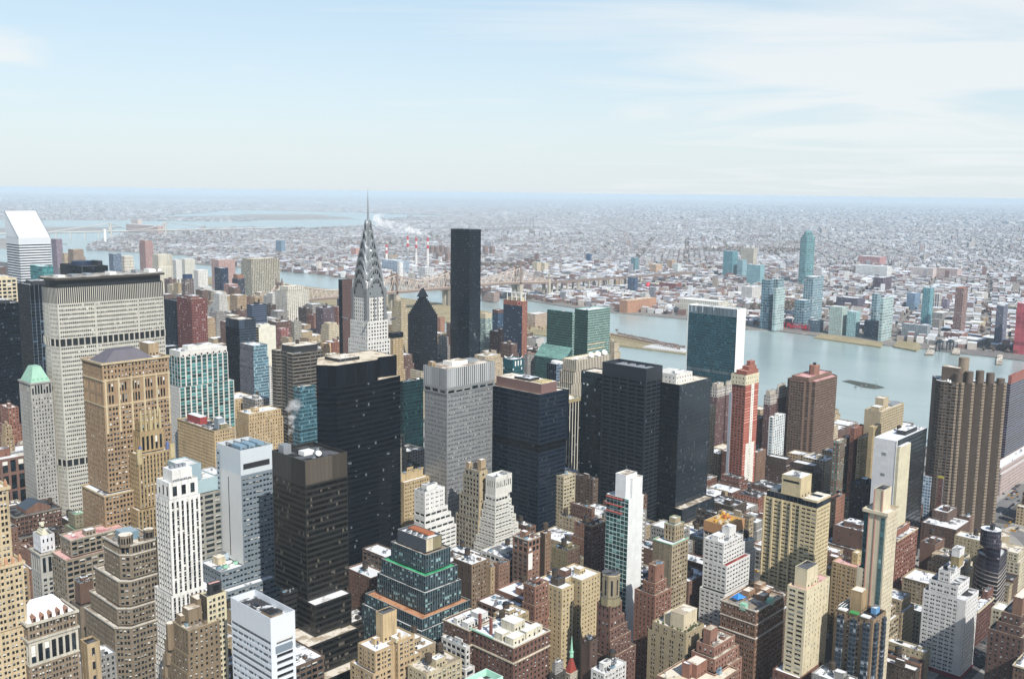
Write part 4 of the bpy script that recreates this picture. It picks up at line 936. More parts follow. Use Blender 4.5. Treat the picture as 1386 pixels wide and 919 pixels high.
def cham(x0, y0, x1, y1, c): return [(x0+c, y0), (x1, y0), (x1, y1), (x0, y1), (x0, y0+c)]
def gothic():
    x, y, lu, lv, h = (245.9, 542.2, 21.2, 25.4, 110)
    m = masonry('#7d6a56', .2, .3); s = P(4.0, 3.5, ((.12, .44), (.56, .88)), (.22, .78), .35); arch = P(4.0, 5, ((.12, .44), (.56, .88)), (.1, .85), .5)
    rt = building((x, y, lu, lv, h), 'office_building', 'brown stepped building with pale ledges, corner turrets and a glass rooftop box', 'office building', m, s,
        [T(0, 62, pts=cham(-7, -6, lu+6, lv+16, 7), cor=(.5, .8)), T(62, 73, pts=cham(-4.5, -4, lu+5, lv+13, 6), cor=(.4, .8)), T(73, 89, pts=cham(-2.5, -2, lu+3, lv+9, 5), cor=(.4, .8)), T(89, 104, pts=cham(0, 0, lu, lv, 5), cor=(.4, .7)), T(104, 110, pts=cham(0, 0, lu, lv, 5), st=arch, cor=(.6, .9))],
        R_PAVE, trim=masonry('#b9b0a2', .15, .3), kit='v')
    for px, py, r in ((3.6, 3.6, 4.2), (lu-3.5, 3, 3)):
        b = MB(); n = 8; pts = [(px+r*math.cos(PI/8+k*PI/4), py+r*math.sin(PI/8+k*PI/4)) for k in range(n)]
        b.prism(pts, 109, 116, 0, 1); t = b.build('turret', [m, R_TAN], rt)
        for k in range(n):
            p, q = Vector(pts[k]), Vector(pts[(k+1) % n]); c = (p+q)/2; d = (q-p).normalized(); nn = Vector((d.y, -d.x))
            if nn.dot(Vector((-1, -1))) > -.2:
                for s_ in (-.22, .22):
                    w_ = MB(); a = c+d*s_*(q-p).length-d*.45+nn*.04; e = a+d*.9
                    w_.faces([(a.x, a.y, 111), (e.x, e.y, 111), (e.x, e.y, 114.2), (*(a+e)/2, 114.9), (a.x, a.y, 114.2)], [(0,1,2,3,4)]); w_.build('window', [GLS[0]], t)
    b = MB(); b.box(5.5, 10, 109, 15, 21, 114, 0, 1); b.build('glass_penthouse', [plain('#7d97a5', .3, .2, .15, 'blue_glazing'), plain('#9db4bf', .35, .2, .15, 'blue_glazing')], rt)
gothic()
building((255.3, 640.9, 38.2, 16.6, 86), 'office_building', 'brown brick block with pink roof terrace beside the stepped brown building', 'office building', masonry('#8f7c66'), S_LOFT, [T(0, 74, 5, 3, 0, 5), T(74, 86, cor=(.3, .7))], R_PINK, 'ov', trim=LIME)
def mansard():
    x, y, lu, lv, h = (242.9, 661.3, 8.8, 16.4, 74)
    rt = building((x, y, lu, lv, h), 'bank_building', 'white stone building with columns and a cream stepped mansard roof', 'building', masonry('#a6a49c', .15, .3), P(3.4, 3.6, ((.2, .8),), (.22, .8)),
        [T(0, 58), T(58, 74, st=PIER(3.4, BLACKSP, .22, .78, 15), cor=(.8, 1.2)), T(74, 86, -1.5, -1.5, 2, -2, st=P(3, 4.5, ((.3, .68),), (.25, .72)), wall=masonry('#c9cbd0', .1, .2))], R_DARK, trim=LIME)
    b = MB(); 
    for k in range(6): b.prism(rect(3+k*.8, 3+k*.9, lu-1-k*.8, lv-3-k*.9), 85+k*1.4, 86.4+k*1.4, 0)
    b.build('stepped_roof', [masonry('#cfc6a8', .1, .2)], rt)
mansard()
building((268.1, 724.6, 15.0, 13.7, 66), 'office_building', 'dark slate-topped block behind the white mansard building', 'office building', DKBROWN, S_OLD, None, R_DARK, 'v')
def gable():
    x, y, lu, lv, h = (278.8, 806.7, 36.8, 22.1, 56)
    rt = building((x, y, lu, lv+10, h), 'office_building', 'red-brown brick building with a dark gabled roof and snow-edged parapet', 'building', masonry('#6e463a'), P(3.2, 3.6, ((.2, .5), (.6, .9)), (.2, .78)), [T(0, 40, 0, 7, 0, 0, cor=(.5, .8)), T(40, 56, cor=(.7, 1))], R_DARK, trim=masonry('#7d7468'))
    a, c, e, g = lu*.28, 5, lu*.82, lv+2
    b = MB(); V = [(a,c,55),(e,c,55),(e,g,55),(a,g,55),(a,c,58),(e,c,58),(e,g,58),(a,g,58),((a+e)/2,c,63),((a+e)/2,g,63)]
    b.faces(V, [(0,1,5,4),(1,2,6,5),(2,3,7,6),(3,0,4,7)], 0); b.faces(V, [(4,5,8),(6,7,9)], 0); b.faces(V, [(4,8,9,7),(5,6,9,8)], 1)
    b.build('gabled_attic', [masonry('#80503f'), plain('#3c4650', .7, 0, .15, 'slate')], rt)
    water_tank(rt, lu*.9, lv*.6, 55)
gable()
building((270.2, 781.5, 11.1, 24.0, 66), 'office_building', 'olive stone penthouse block with green copper roof left of the tall tan tower', 'building', masonry('#857a5c'), S_SMALL, None, R_GREEN) if False else None
building((306.4, 757.9, 9.9, 12.5, 63), 'office_building', 'small olive stone block with a green copper roof in front of the tall tan tower', 'building', masonry('#857a5c'), S_SMALL, [T(0, 52, 2, 2, 9, 3), T(52, 63)], roofing('#7ba585', '#a9c2ae', .3), 'v')
def granite():
    x, y, lu, lv, h = (294.3, 917.6, 49.0, 42.0, 76)
    m = masonry('#7c5048', .12, .2); st = P(6.6, 15, ((.17, .85),), (.05, .93), .8, gl=1)
    rt = building((x, y, lu, lv, h), 'office_building', 'red granite block with tall dark glass bays and snowy roof at the left edge', 'office building', m, st, [T(0, 62, 0, 0, 7, 0, st=st), T(62, 76)], R_SNOW)
    bulkhead(rt, 8, 12, lu*.55, 22, 75, 7, masonry('#8a4e3e')); part_box(rt, 'roof_deck', lu*.62, 2, 74.95, lu-2, 12, 75.3, M_WHITE, R_PAVE)
    for k in range(4): ac_unit(rt, lu*.6+k*3, 16, 75, 2.4, 2, 1.6)
granite()
building((368.2, 996.7, 13.0, 9.3, 60), 'office_building', 'low dark-roofed block between the red granite building and the broad pale slab', 'building', GREYST, S_OLD, None, R_DARK, 'v')
building((322.1, 942.7, 7.8, 11.0, 100), 'office_building', 'tan stone building with a white turreted top above the red granite roof', 'building', TAN, S_OLD, [T(0, 90), T(90, 100, -1, -1, -1, -1)], R_WHITE, 'o')
building((223.8, 653.9, 8.8, 10.2, 70), 'office_building', 'tan brick block with arched windows and white top behind the edge tower', 'office building', masonry('#a07c54'), P(3.4, 3.6, ((.2, .75),), (.2, .82)), None, R_SNOW, 'v')
building((248.1, 611.8, 8.6, 7.8, 66), 'office_building', 'red-brown brick block with grey machinery on its roof between two stepped buildings', 'building', masonry('#6d4a3c'), BLANK, [T(0, 52, 2, 3, 2, 2, wall=masonry('#7d6a56')), T(52, 66)], R_DARK, 'mv')
def cream_slim():
    x, y, lu, lv, h = (257.4, 467.4, 11.8, 7.9, 98)
    rt = building((x, y, lu, lv, h), 'office_building', 'slim cream building with a black penthouse beside the open-roofed white block', 'office building', masonry('#c9b88e', .12, .35), (P(3, 3.4, ((.3, .65),), (.25, .75), wall=DKBROWN), S_PAIR), None, R_DARK)
    bulkhead(rt, 3, 2, lu-1.5, lv-3, 97, 6.5, plain('#2d2e30', .6, 0, .15, 'dark_metal'), R_PINK, False); part_box(rt, 'louvre_panel', 5, 1.88, 99, lu-3, 1.99, 102.5, BLACKSP)
cream_slim()
def brown_steps():
    x, y, lu, lv, h = (244.1, 464.8, 19.0, 16.1, 84)
    m = masonry('#83694c', .2, .35); s = P(3.1, 3.3, ((.28, .7),), (.25, .76)); 
    rt = building((x, y, lu, lv, h), 'office_building', 'tan-brown stepped building crowded with turret blocks before the striped white tower', 'office building', m, s,
        [T(0, 50, 2, 0, 0, 12), T(50, 60, 1.2, 0, 0, 8.5), T(60, 70, .6, 0, 0, 5), T(70, 84, cor=(.25, .5))], R_PAVE, 'v', trim=masonry('#9c8564'))
    for a, c, e, g, hh in ((4, 6, 12, 13, 9), (11, 9, 18, 17, 12), (1.5, 10, 6, 15, 5), (16, 3, 22, 8, 5)): bulkhead(rt, a, c, e, g, 83, hh, m, R_TAN)
    for k in range(4):
        b = MB(); r = 2.2; px, py, z = -1+.4*k, lv+1.5+k*3.2, 80-k*10
        b.prism([(px+r*math.cos(PI/8+q*PI/4), py+r*math.sin(PI/8+q*PI/4)) for q in range(8)], z-12, z+3.2, 0, 1); b.build('corner_turret', [m, R_TAN], rt)
    ac_unit(rt, 22, 12, 83, 4, 3, 2.5, M_BLUEMECH)
brown_steps()
def roofs_left():
    x, y, lu, lv, h = (207.9, 507.4, 6.9, 9.3, 74)
    rt = building((x, y, lu, lv, h), 'office_building', 'tan brick tower block with an arched opening and dark roof at the bottom', 'building', masonry('#b08e5e'), P(5, 8, ((.3, .6),), (.25, .8)), None, R_DARK)
roofs_left()
building((195.5, 508.9, 5.1, 11.5, 66), 'plant_block', 'dark green-grey plant block on a low roof at the bottom edge', 'building', plain('#4a4f48', .6, 0, .15, 'dark_render'), BLANK, None, R_DARK)
building((208.6, 520.4, 20.5, 13.6, 58), 'office_building', 'low block with pale rooftop plant and white roof at the bottom edge', 'office building', GREYST, S_OLD, None, R_SNOW, 'mvvd')
# ---------------------------------------------------------------- behind the tan towers, before the spire
def ribbon_wave():
    x, y, lu, lv, h = (577.5, 853.6, 38.4, 27.2, 150)
    m = masonry('#6f645a', .15, .25); st = RB(3.7, (.38, .9), .5, .2, gm=facade('#2a2826', '#171a1d', 1.5, 9, .95, 1, .1, '#5a5650', .12))
    rt = building((x, y, lu, lv+12, h), 'office_tower', 'taupe tower of wavy stacked bands with a dark roof deck', 'office tower', m, st, [T(0, 150, pts=[(0, 0), (lu*.55, -2), (lu, 0), (lu, lv+12), (0, lv+12), (0, lv+4), (3.5, lv), (3.5, lv*.55), (0, lv*.4)])], R_TAN)
    b = MB(); b.prism([(6, 5), (lu-4, 4), (lu-3, lv), (12, lv+6), (5, lv)], 149, 156.5, 0, 1); b.build('penthouse', [M_DKMETAL, R_TAN], rt)
    for k in range(3): ac_unit(rt, 5+k*3, 3, 149, 2.4, 1.8, 1.6)
    water_tank(rt, lu*.5, lv*.7, 156.4, 2, 3, 1)
ribbon_wave()
building((509.6, 743.8, 18.0, 9.4, 140), 'office_tower', 'teal glass tower with a slanted top left of the black faceted tower', 'office tower', M_DKMETAL, CW(facade('#4f7c88', '#1c4452', 1.6, 3.7, .88, .7, .12, '#5f8c98', .08, .4, .04), 1.6, 3.7), [T(0, 126, 1, 1, 1, 1), T(126, 140)], R_TAN, 'v')
def black_faceted():
    x, y, lu, lv, h = (426.9, 575.7, 38.8, 27.5, 192)
    # outline bends back at both ends like folded screens
    g = facade('#0b121b', '#060d16', 1.6, 3.85, .95, .55, .03, '#606a74', .12, .4, .012, '#0a1119', .4)
    rt = building((x, y, lu, lv, h), 'office_tower', 'huge black faceted glass tower with beige notched roof below the silver spire', 'skyscraper', M_DKMETAL, CW(g, 1.6, 3.85),
        [T(24, 176, pts=[(0, 0), (lu, 0), (lu+25, 3), (lu+28, 40), (12, 40), (-9, 12)], par=.2), T(176, 192, pts=[(0, 0), (lu, 0), (lu+8, 8), (lu+24, 6), (lu+26, 40), (12, 40), (-9, 12)], st=CW(facade('#0d141d', '#0a111a', 1.6, 16, .93, 1, 0, '#333333', .25), 1.6, 16), par=.4), T(0, 24, -2, -2, 18, 10, st=CW(G_BLACK, 3, 8))], roofing('#a79780', '#cfc4b0', .4))
    for px, py in ((-5, 10), (2.6, 1.4), (lu-1, 1.4), (lu+20, 5)): part_box(rt, 'column', px-1.1, py-1.1, 0, px+1.1, py+1.1, 24, M_WHITE)
    
    part_box(rt, 'plant_room', lu*.3, 12, 191.5, lu*.8, 30, 194, M_DKMETAL, R_TAN)
    for k in range(4): antenna(rt, lu*.3+k*6, 10+k*2, 191.5, 5)
black_faceted()
building((654.9, 767.2, 27.9, 5.9, 122), 'office_tower', 'dark green glass tower between the black faceted tower and the grey steel tower', 'office tower', M_DKMETAL, CW(facade('#10383a', '#0d2e33', 1.6, 3.7, .9, .6, .05, '#1f5a58', .1, .4, .03, '#0f3136'), 1.6, 3.7), None, R_GREY, 'v')
def steel():
    x, y, lu, lv, h = (550.9, 589.3, 57.8, 29.7, 172)
    m = plain('#9a9c9d', .42, .45, .1, 'steel_panel'); st = P(1.78, 3.85, ((.24, .72),), (.32, .74), .15, top=.4)
    fin = CW(facade('#b9bbbb', '#6d7072', 2.4, 17, .62, 1, 0, '#777777', .5, .45, 0), 2.4, 17)
    sl = P(10, 5, ((.1, .86),), (.2, .8), .6)
    rt = building((x, y, lu, lv, h), 'office_tower', 'grey stainless steel tower with ribbed crown and small square windows', 'office tower', m, st, [T(0, 150, -.6, -.6, -2, -.6), T(150, 156, st=sl), T(156, 172, st=fin, roof=R_PAVE)], R_GREY)
    part_box(rt, 'plant_room', lu*.3, lv*.4, 170.9, lu*.62, lv*.8, 174.6, M_WHITE, R_TAN); part_box(rt, 'plant_room', lu*.66, lv*.45, 170.9, lu*.85, lv*.7, 173.4, M_STEEL); bulkhead(rt, 3, lv-8, 7, lv-3, 170.9, 4, TAN)
steel()
building((569.7, 674.1, 8.9, 6.3, 96), 'narrow_tower', 'slim pale stone tower in the gap beside the black faceted tower', 'office building', LIME, PIER(2.2, GREYST), [T(0, 60, 2, 2, 2, 2), T(60, 84), T(84, 96, -1.2, -1.2, -1.2, -1.2)], R_TAN)
building((522.8, 612.1, 28.6, 5.8, 75), 'apartment_building', 'golden brick block stepping up behind the white terraced block', 'apartment block', masonry('#b8955c'), S_OLD, [T(0, 75), T(75, 82, -2, -6, -2, 0)], R_SNOW, 'ov')
def terraced_white():
    x, y, lu, lv, h = (494.0, 553.6, 21.3, 12.7, 86)
    wm = masonry('#d3d1cb', .1, .2); s = P(5.4, 3.4, ((.18, .42), (.52, .72)), (.35, .68)); rb = P(6, 3.5, ((.06, .94),), (.3, .75), .7)
    tt = [T(0, 52, 0, 0, 13, 0, st=rb), T(52, 58, 0, 0, 10.5, 0, st=rb), T(58, 64, 0, 0, 7, 0, st=rb), T(64, 70, 0, 0, 3.5, 0, st=rb), T(70, 86, st=s)]
    rt = building((x, y, lu, lv, h), 'apartment_building', 'white apartment block with stepped balconies cascading to the right', 'apartment block', wm, rb, tt, R_GREY, 'mv')
terraced_white()
def grid_tan():
    x, y, lu, lv, h = (540.9, 540.0, 9.4, 17.2, 96)
    m = masonry('#9c8d76', .12, .25); gr = P(3.9, 4.0, ((.16, .84),), (.2, .82), .4); pl = P(6, 4, ((.35, .6),), (.3, .7), skip=.3, wall=masonry('#b0946a'))
    rt = building((x, y, lu, lv, h), 'office_tower', 'slender tan gridded building with twin brick stubs before the steel tower', 'office building', m, (gr, pl), [T(0, 56, 2.5, 1.5, 1, 8), T(56, 74, 1.2, .8, .5, 5), T(74, 90, 0, 0, 0, 2), T(90, 96)], R_PAVE)
    bulkhead(rt, lu*.4, lv*.1, lu*.98, lv*.35, 95, 9, masonry('#a8865c')); bulkhead(rt, 1, lv*.75, lu*.5, lv*.98, 95, 5, TAN); water_tank(rt, lu*.5, lv*.55, 95, 1.7, 3, 2)
grid_tan()
def ziggurat():
    x, y, lu, lv, h = (543.2, 523.9, 19.0, 11.2, 94)
    wm = masonry('#c9c5ba', .1, .3); rb = P(3.6, 3.5, ((.06, .94),), (.4, .8), .4)
    steps = [(0, 24, 9.5), (24, 30, 8.2), (30, 37, 7), (37, 44, 5.8), (44, 51, 4.6), (51, 58, 3.4), (58, 65, 2.3), (65, 72, 1.2), (72, 78, .4)]
    tt = []
    for i, (a, b_, g) in enumerate(steps):
        l, f, r, bk = g*.9, g*.8, g*1.7, g
        W, D = lu, lv
        pts = [(-l, -f), (W*.75+r*.5, -f), (W*.85+r*.6, -f+3), (W+r, -f+3), (W+r, D+bk), (-l, D+bk)]
        tt.append(T(a, b_, pts=pts, st=rb, par=.9))
    tt += [T(78, 94, 0, 0, 0, 0, st=P(2.2, 14, ((.25, .75),), (.45, .8), .3))]
    building((x, y, lu, lv, h), 'office_building', 'white ziggurat building with banded windows on every stepped floor', 'office building', wm, rb, tt, R_GREY, 'v')
ziggurat()
def green_terraces():
    x, y, lu, lv, h = (402.1, 449.9, 14.2, 27.8, 98)
    m = masonry('#45525a', .12, .2); s = CW(facade('#57656b', '#143036', 2.1, 3.5, .7, .56, .3, '#7fa8a8', .1, .5, .04, '#2c3a40', .6), 2.1, 3.5)
    cop = masonry('#b9b4aa'); 
    sp = (389.9, 436.5, 31.0, 58.7, 52)
    gx, gy = x-sp[0], y-sp[1]
    rt = building((x, y, lu, lv, h), 'office_building', 'dark teal stepped office block with green and terracotta roof terraces', 'office building', m, s,
        [T(0, 46, 17, 15, 14, 17), T(46, 53, 15, 13.5, 13, 16, roof=roofing('#9a6a4c', '#b88a6a', .4)), T(53, 67, 8.5, 9, 9, 11), T(67, 77, 6.5, 7, 7.5, 9, roof=R_GREEN), T(77, 89, 2.5, 3, 5, 4, roof=R_PAVE), T(89, 98, st=(BLANK, BLANK), wall=plain('#464b52', .6, 0, .15, 'dark_panel'), par=1.6, roof=R_WHITE)], R_GREY, trim=cop)
    part_box(rt, 'terracotta_strip', lu*.55, 6, 97, lu-1, lv-2, 97.9, plain('#a0603e', .8, 0, .15, 'terracotta')); part_box(rt, 'cream_panel', .6, -.12, 89.5, lu*.45, -.02, 97.6, CREAM); part_box(rt, 'tan_panel', lu*.47, -.12, 89.5, lu-.4, -.02, 97.6, OLIVE)
    for k in range(4): 
        b = MB(); b.cyl(lu*.3, 5+k*5.5, 97, 98.2, 1.6, n=14, top=1); b.build('cooling_fan', [M_STEEL, M_DKMETAL], rt)
green_terraces()
# ---------------------------------------------------------------- brick blocks in the lower middle
def tan_front():
    x, y, lu, lv, h = (309.3, 386.3, 28.7, 15.2, 76)
    m = masonry('#b58f5c', .2, .35); s = P(4.2, 3.1, ((.18, .82),), (.3, .76)) ; s = S_APT
    pts = [(0, 0), (lu*.42, 0), (lu*.42, 4), (lu*.58, 4), (lu*.58, 1), (lu, 1), (lu, lv), (0, lv)]
    pt2 = [(-1.5, 0), (lu*.42, 0), (lu*.42, 4), (lu*.58, 4), (lu*.58, 1), (lu+5, 1), (lu+5, lv+5), (-1.5, lv+5)]
    rt = building((x, y, lu, lv, h), 'apartment_building', 'golden tan apartment block with a square roof tower at the bottom', 'apartment block', m, s, [T(0, 64, pts=pt2), T(64, 76, pts=pts)], R_SNOW)
    bulkhead(rt, lu*.38, lv*.45, lu*.72, lv*.85, 75, 16, masonry('#c09a60'), R_DARK); part_box(rt, 'canopy', lu*.55, lv*.1, 75, lu*.85, lv*.42, 77.5, CREAM, R_WHITE)
    bulkhead(rt, lu*.2, lv*.5, lu*.33, lv*.7, 75, 3.4, m); vents(rt, 6, 6, 75, 4, random.Random(4)); part_box(rt, 'chimney', lu*.62, 1.5, 66, lu*.62+1.2, 2.7, 80, m)
tan_front()
building((330.3, 368.6, 26.0, 15.8, 62), 'apartment_building', 'cream block with cluttered roof terraces and a white canopy at the bottom', 'apartment block', masonry('#b5a078'), S_APT, None, R_PAVE, 'otvvs')
def big_brick(spec, label, courses, seed, wallc='#74463a', kit='v'):
    x, y, lu, lv, h = spec
    m = masonry(wallc, .2, .35); s = P(3.3, 3.2, ((.25, .72),), (.26, .76))
    rt = building(spec, 'apartment_building', label, 'apartment block', m, s, [T(0, h-9, cor=(.45, .9)), T(h-9, h, cor=(.4, .5))], R_SNOW, kit, trim=masonry('#c2b296'), seed=seed)
    return rt, x, y, lu, lv, h
def brick_pair():
    rt, x, y, lu, lv, h = big_brick((376.8, 348.3, 30.8, 34.8, 68), 'large red brick apartment block with white band course and snowy penthouses', 1, 3)
    for a, c, e, g, hh in ((2.5, 2.5, lu*.4, 9, 4), (lu*.45, 3, lu-3, 8, 4.2), (2.5, 11, 9, lv*.5, 4), (lu*.5, lv*.4, lu*.8, lv*.7, 5)): bulkhead(rt, a, c, e, g, h-1.1, hh, masonry('#c9bda0'), R_SNOW)
    for py in (lv*.62, lv*.88): part_box(rt, 'chimney', 4, py, h-1, 5.4, py+1.4, h+8.5, masonry('#8e3c34'))
    part_box(rt, 'copper_gutter', -.6, lv*.45, h-.2, .4, lv, h+.35, M_COPPER); water_tank(rt, lu*.7, lv*.85, h-1)
    rt, x, y, lu, lv, h = big_brick((374.3, 381.4, 21.8, 21.7, 68), 'red brick apartment block with cream-walled court and snow roof beyond the larger one', 1, 4, '#70483c')
    for a, c, e, g, hh in ((2, 3, lu*.5, 8, 3.4), (2, 12, 9, lv*.7, 3.4), (lu*.6, 4, lu-2, 12, 5)): bulkhead(rt, a, c, e, g, h-1.1, hh, WBRICK, R_SNOW)
    skylight(rt, lu*.4, lv*.8, h-1); skylight(rt, lu*.7, lv*.6, h-1)
brick_pair()
building((405.0, 377.7, 17.2, 13.6, 66), 'apartment_building', 'yellow brick court wing with a tall chimney and snowy roof', 'apartment block', masonry('#b0905c'), S_SMALL, None, R_SNOW, 'otv')
def mint():
    x, y, lu, lv, h = (332.6, 329.9, 16.5, 12.5, 68)
    m = plain('#a9d6c0', .6, 0, .08, 'mint_panel')
    rt = building((x, y, lu, lv, h), 'office_building', 'pale mint framed roof well with white plant at the bottom edge', 'building', masonry('#8fb3a4'), P(3.2, 3.4, ((.25, .75),), (.25, .75)), [T(0, 58), T(58, 68, st=BLANK, wall=m, par=4, roof=R_TAR)], R_TAR, trim=plain('#cfe9dc', .6, 0, .05, 'mint_trim'))
    part_box(rt, 'plant_room', 3, lv*.45, 64, lu*.6, lv*.8, 66.5, M_WHITE, R_GREY); ac_unit(rt, lu*.75, lv*.3, 64)
mint()
building((451.6, 457.8, 17.8, 18.4, 65), 'apartment_building', 'brown brick block with water tank and snowy roof beside the teal terraces', 'apartment block', masonry('#86664c'), (P(5, 3.4, ((.4, .6),), (.3, .7), skip=.5, wall=masonry('#5c463c')), S_OLD), None, R_SNOW, 'tv', trim=LIME)
building((466.0, 453.5, 9.7, 6.5, 60), 'apartment_building', 'narrow tan block with dark flank between two brown brick buildings', 'apartment block', TAN, S_SMALL, None, R_DARK, 'v')
building((470.3, 449.8, 11.3, 5.0, 62), 'apartment_building', 'narrow brick block with a plain dark side below the white ziggurat', 'apartment block', masonry('#8a5c48'), S_SMALL, None, R_DARK, 'v')
def brick_d():
    x, y, lu, lv, h = (484.3, 435.0, 12.4, 14.8, 80)
    rt = building((x, y, lu, lv, h), 'apartment_building', 'orange-brown brick block with pale arched top floors and crowded roof', 'apartment block', masonry('#94604a'), (P(4, 3.4, ((.15, .8),), (.22, .8), wall=masonry('#7d5a4c')), P(3.4, 3.3, ((.3, .66),), (.25, .75))), [T(0, 70), T(70, 80, st=P(4, 4.6, ((.15, .85),), (.15, .85)), cor=(.4, .6))], R_SNOW, 'ovv', trim=LIME)
    part_box(rt, 'sign_panel', .3, -.14, 58, 4.6, -.03, 70, M_WHITE)
brick_d()
building((502.8, 435.5, 6.4, 4.9, 80), 'apartment_building', 'slim brown brick wing topped by a white domed tank', 'apartment block', masonry('#8a6244'), (P(5, 3.4, ((.4, .6),), skip=.4, wall=masonry('#5a4438')), S_SMALL), None, R_GREY, 't')
building((519.9, 428.9, 15.1, 14.8, 64), 'apartment_building', 'olive and brown brick block with a big brick roof stub', 'apartment block', OLIVE, (S_SMALL, P(3, 3.3, ((.3, .66),), (.3, .7), wall=masonry('#6a4c3e'))), None, R_DARK, 'otv')
building((535.0, 455.4, 6.9, 4.4, 40), 'small_house', 'small white cube-like building below the olive brick block', 'building', WHITE, S_FEW, None, R_GREY)
building((538.6, 421.8, 19.3, 6.9, 80), 'apartment_building', 'dark red brick tower partly hidden left of the white-walled glass tower', 'apartment block', masonry('#6e4640'), S_APT, [T(0, 72), T(72, 80, st=S_PAIR, cor=(.3, .5))], R_PAVE, 'ov', trim=TAN)
building((640.7, 534.5, 16.4, 14.0, 72), 'office_building', 'narrow cream gridded tower edge between two dark glass towers', 'office building', masonry('#b8a27a'), P(3.4, 3.3, ((.15, .85),), (.3, .76)), None, R_PAVE, 'v')
def white_glass():
    x, y, lu, lv, h = (521.9, 377.5, 17.1, 19.0, 114)
    wm = masonry('#cdd0cd', .04, .12); gl = CW(facade('#b9c9c4', '#1f4a46', 3.4, 3.2, .9, .84, .15, '#6aa09a', .06, .5, .05, None, .55), 3.4, 3.2)
    rt = building((x, y, lu, lv, h), 'apartment_tower', 'slim tower with teal glass front and tall blank white side wall', 'apartment tower', wm, (gl, BLANK), [T(0, 114)], R_GREY)
    bulkhead(rt, .2, 3, lu*.75, lv*.62, 112.9, 17, masonry('#d6d8d6', .05, .1), R_PAVE, False)
    bulkhead(rt, lu*.3, 1, lu-.3, 9, 112.9, 14, masonry('#cdd0cd', .05, .1), R_PAVE, False)
    red = plain('#a0524a', .7, 0, .1, 'red_balcony_edge')
    for k in range(3): part_box(rt, 'balcony', -1.5, lv*.25, 112.5-k*5, -.02, lv*.97, 113.1-k*5, red)
    for k in range(26):
        part_box(rt, 'balcony', lu-.3, -1.1, 20+k*3.2, lu+.9, .0-.02, 20.7+k*3.2, WHITE)
    antenna(rt, lu*.6, 10, 130, 4)
white_glass()
def yellow_twins():
    x, y, lu, lv, h = (447.2, 372.5, 38.9, 10.4, 74)
    m = masonry('#bfa06a', .15, .35); s = P(3.3, 3.0, ((.3, .68),), (.28, .74))
    pts = [(0, 0), (lu*.3, 0), (lu*.3, 9), (lu*.5, 9), (lu*.5, 0), (lu, 0), (lu, lv+12), (0, lv+12)]
    rt = building((x, y, lu, lv, h), 'apartment_building', 'yellow brick apartment block with a deep dark light well and snowy roof', 'apartment block', m, s, [T(0, 74, pts=pts)], R_SNOW, trim=masonry('#cdb88a'))
    bulkhead(rt, 3, 6, 10, 12, 73, 4, DKBROWN, R_DARK); water_tank(rt, lu*.24, 14, 73, 2.1, 3.8, 3.5); bulkhead(rt, lu*.45, 12, lu*.6, 18, 73, 4, masonry('#7a4a3c')); bulkhead(rt, lu*.7, 8, lu*.85, 13, 73, 3.6, m)
    for q in range(3): vents(rt, lu*.6+q*4, 10+q*3, 73, 3, random.Random(q))
yellow_twins()
def stepped_brick(spec, label, tiers, wallc, crown=None, kit='v'):
    x, y, lu, lv, h = spec; s = P(3.2, 3.2, ((.28, .7),), (.26, .76))
    rt = building(spec, 'apartment_building', label, 'apartment block', masonry(wallc, .2, .35), s, tiers, R_PAVE, kit, trim=masonry('#b79a80'))
    return rt, lu, lv, h
stepped_brick((434.2, 383.8, 13.4, 9.7, 76), 'orange brick stepped block with grey roof plant left of the yellow brick block', [T(0, 54, 2, 1, 8, 0), T(54, 64, 1, 1, 5, 0), T(64, 76)], '#8e5642', kit='mov')
def octagon_crown():
    rt, lu, lv, h = stepped_brick((440.8, 329.9, 11.6, 10.0, 78), 'dark red stepped brick tower with an octagonal tan crown', [T(0, 46, 1, 2, 13, 2), T(46, 56, 0, 1, 9, 1), T(56, 63, 0, .5, 5.5, 0), T(63, 69, 0, 0, 3, 0), T(69, 78)], '#74483e')
    c = (lu*.45, lv*.4)
    for r, z0, z1, mt in ((6.2, 77, 82, OLIVE), (5.4, 82, 95.5, masonry('#8a7658')), (5.7, 95.5, 96.4, masonry('#b09a70'))):
        b = MB(); b.prism([(c[0]+r*math.cos(PI/8+k*PI/4), c[1]+r*math.sin(PI/8+k*PI/4)) for k in range(8)], z0, z1, 0, 1); b.build('octagonal_crown', [mt, R_DARK], rt)
    for k in range(8):
        a = k*PI/4; 
        if math.cos(a)+math.sin(a) < .3:
            b = MB(); q = Vector((c[0]+5.02*math.cos(a), c[1]+5.02*math.sin(a))); d = Vector((-math.sin(a), math.cos(a))); 
            b.faces([(*(q-d*.6), 83.5), (*(q+d*.6), 83.5), (*(q+d*.6), 93), (*(q-d*.6), 93)], [(0,1,2,3)]); b.build('window', [GLS[0]], rt)
octagon_crown()
stepped_brick((503.5, 340.8, 18.6, 16.5, 62), 'orange brick building with a tall stepped square tower in front of the white side wall', [T(0, 62), T(62, 69, -2, -2, -3, -5), T(69, 80.5, -3.5, -3, -5, -8, st=P(4.4, 5.5, ((.35, .65),), (.2, .6), skip=.3))], '#8e5340')
building((557.6, 364.7, 20.6, 16.3, 76), 'office_building', 'tan brick building with a stepped ribbed top and snowy cap', 'office building', masonry('#a48a66'), (P(4, 3.4, ((.4, .6),), (.3, .7), skip=.6, wall=masonry('#8a765a')), P(3.2, 3.4, ((.2, .8),), (.25, .75))), [T(0, 76, cor=(.25, .5)), T(76, 88, -6, -2, -3, -5, st=PIER(2.6, TAN)), T(88, 92, -9, -4, -5, -7, st=BLANK)], R_SNOW, trim=M_COPPER)
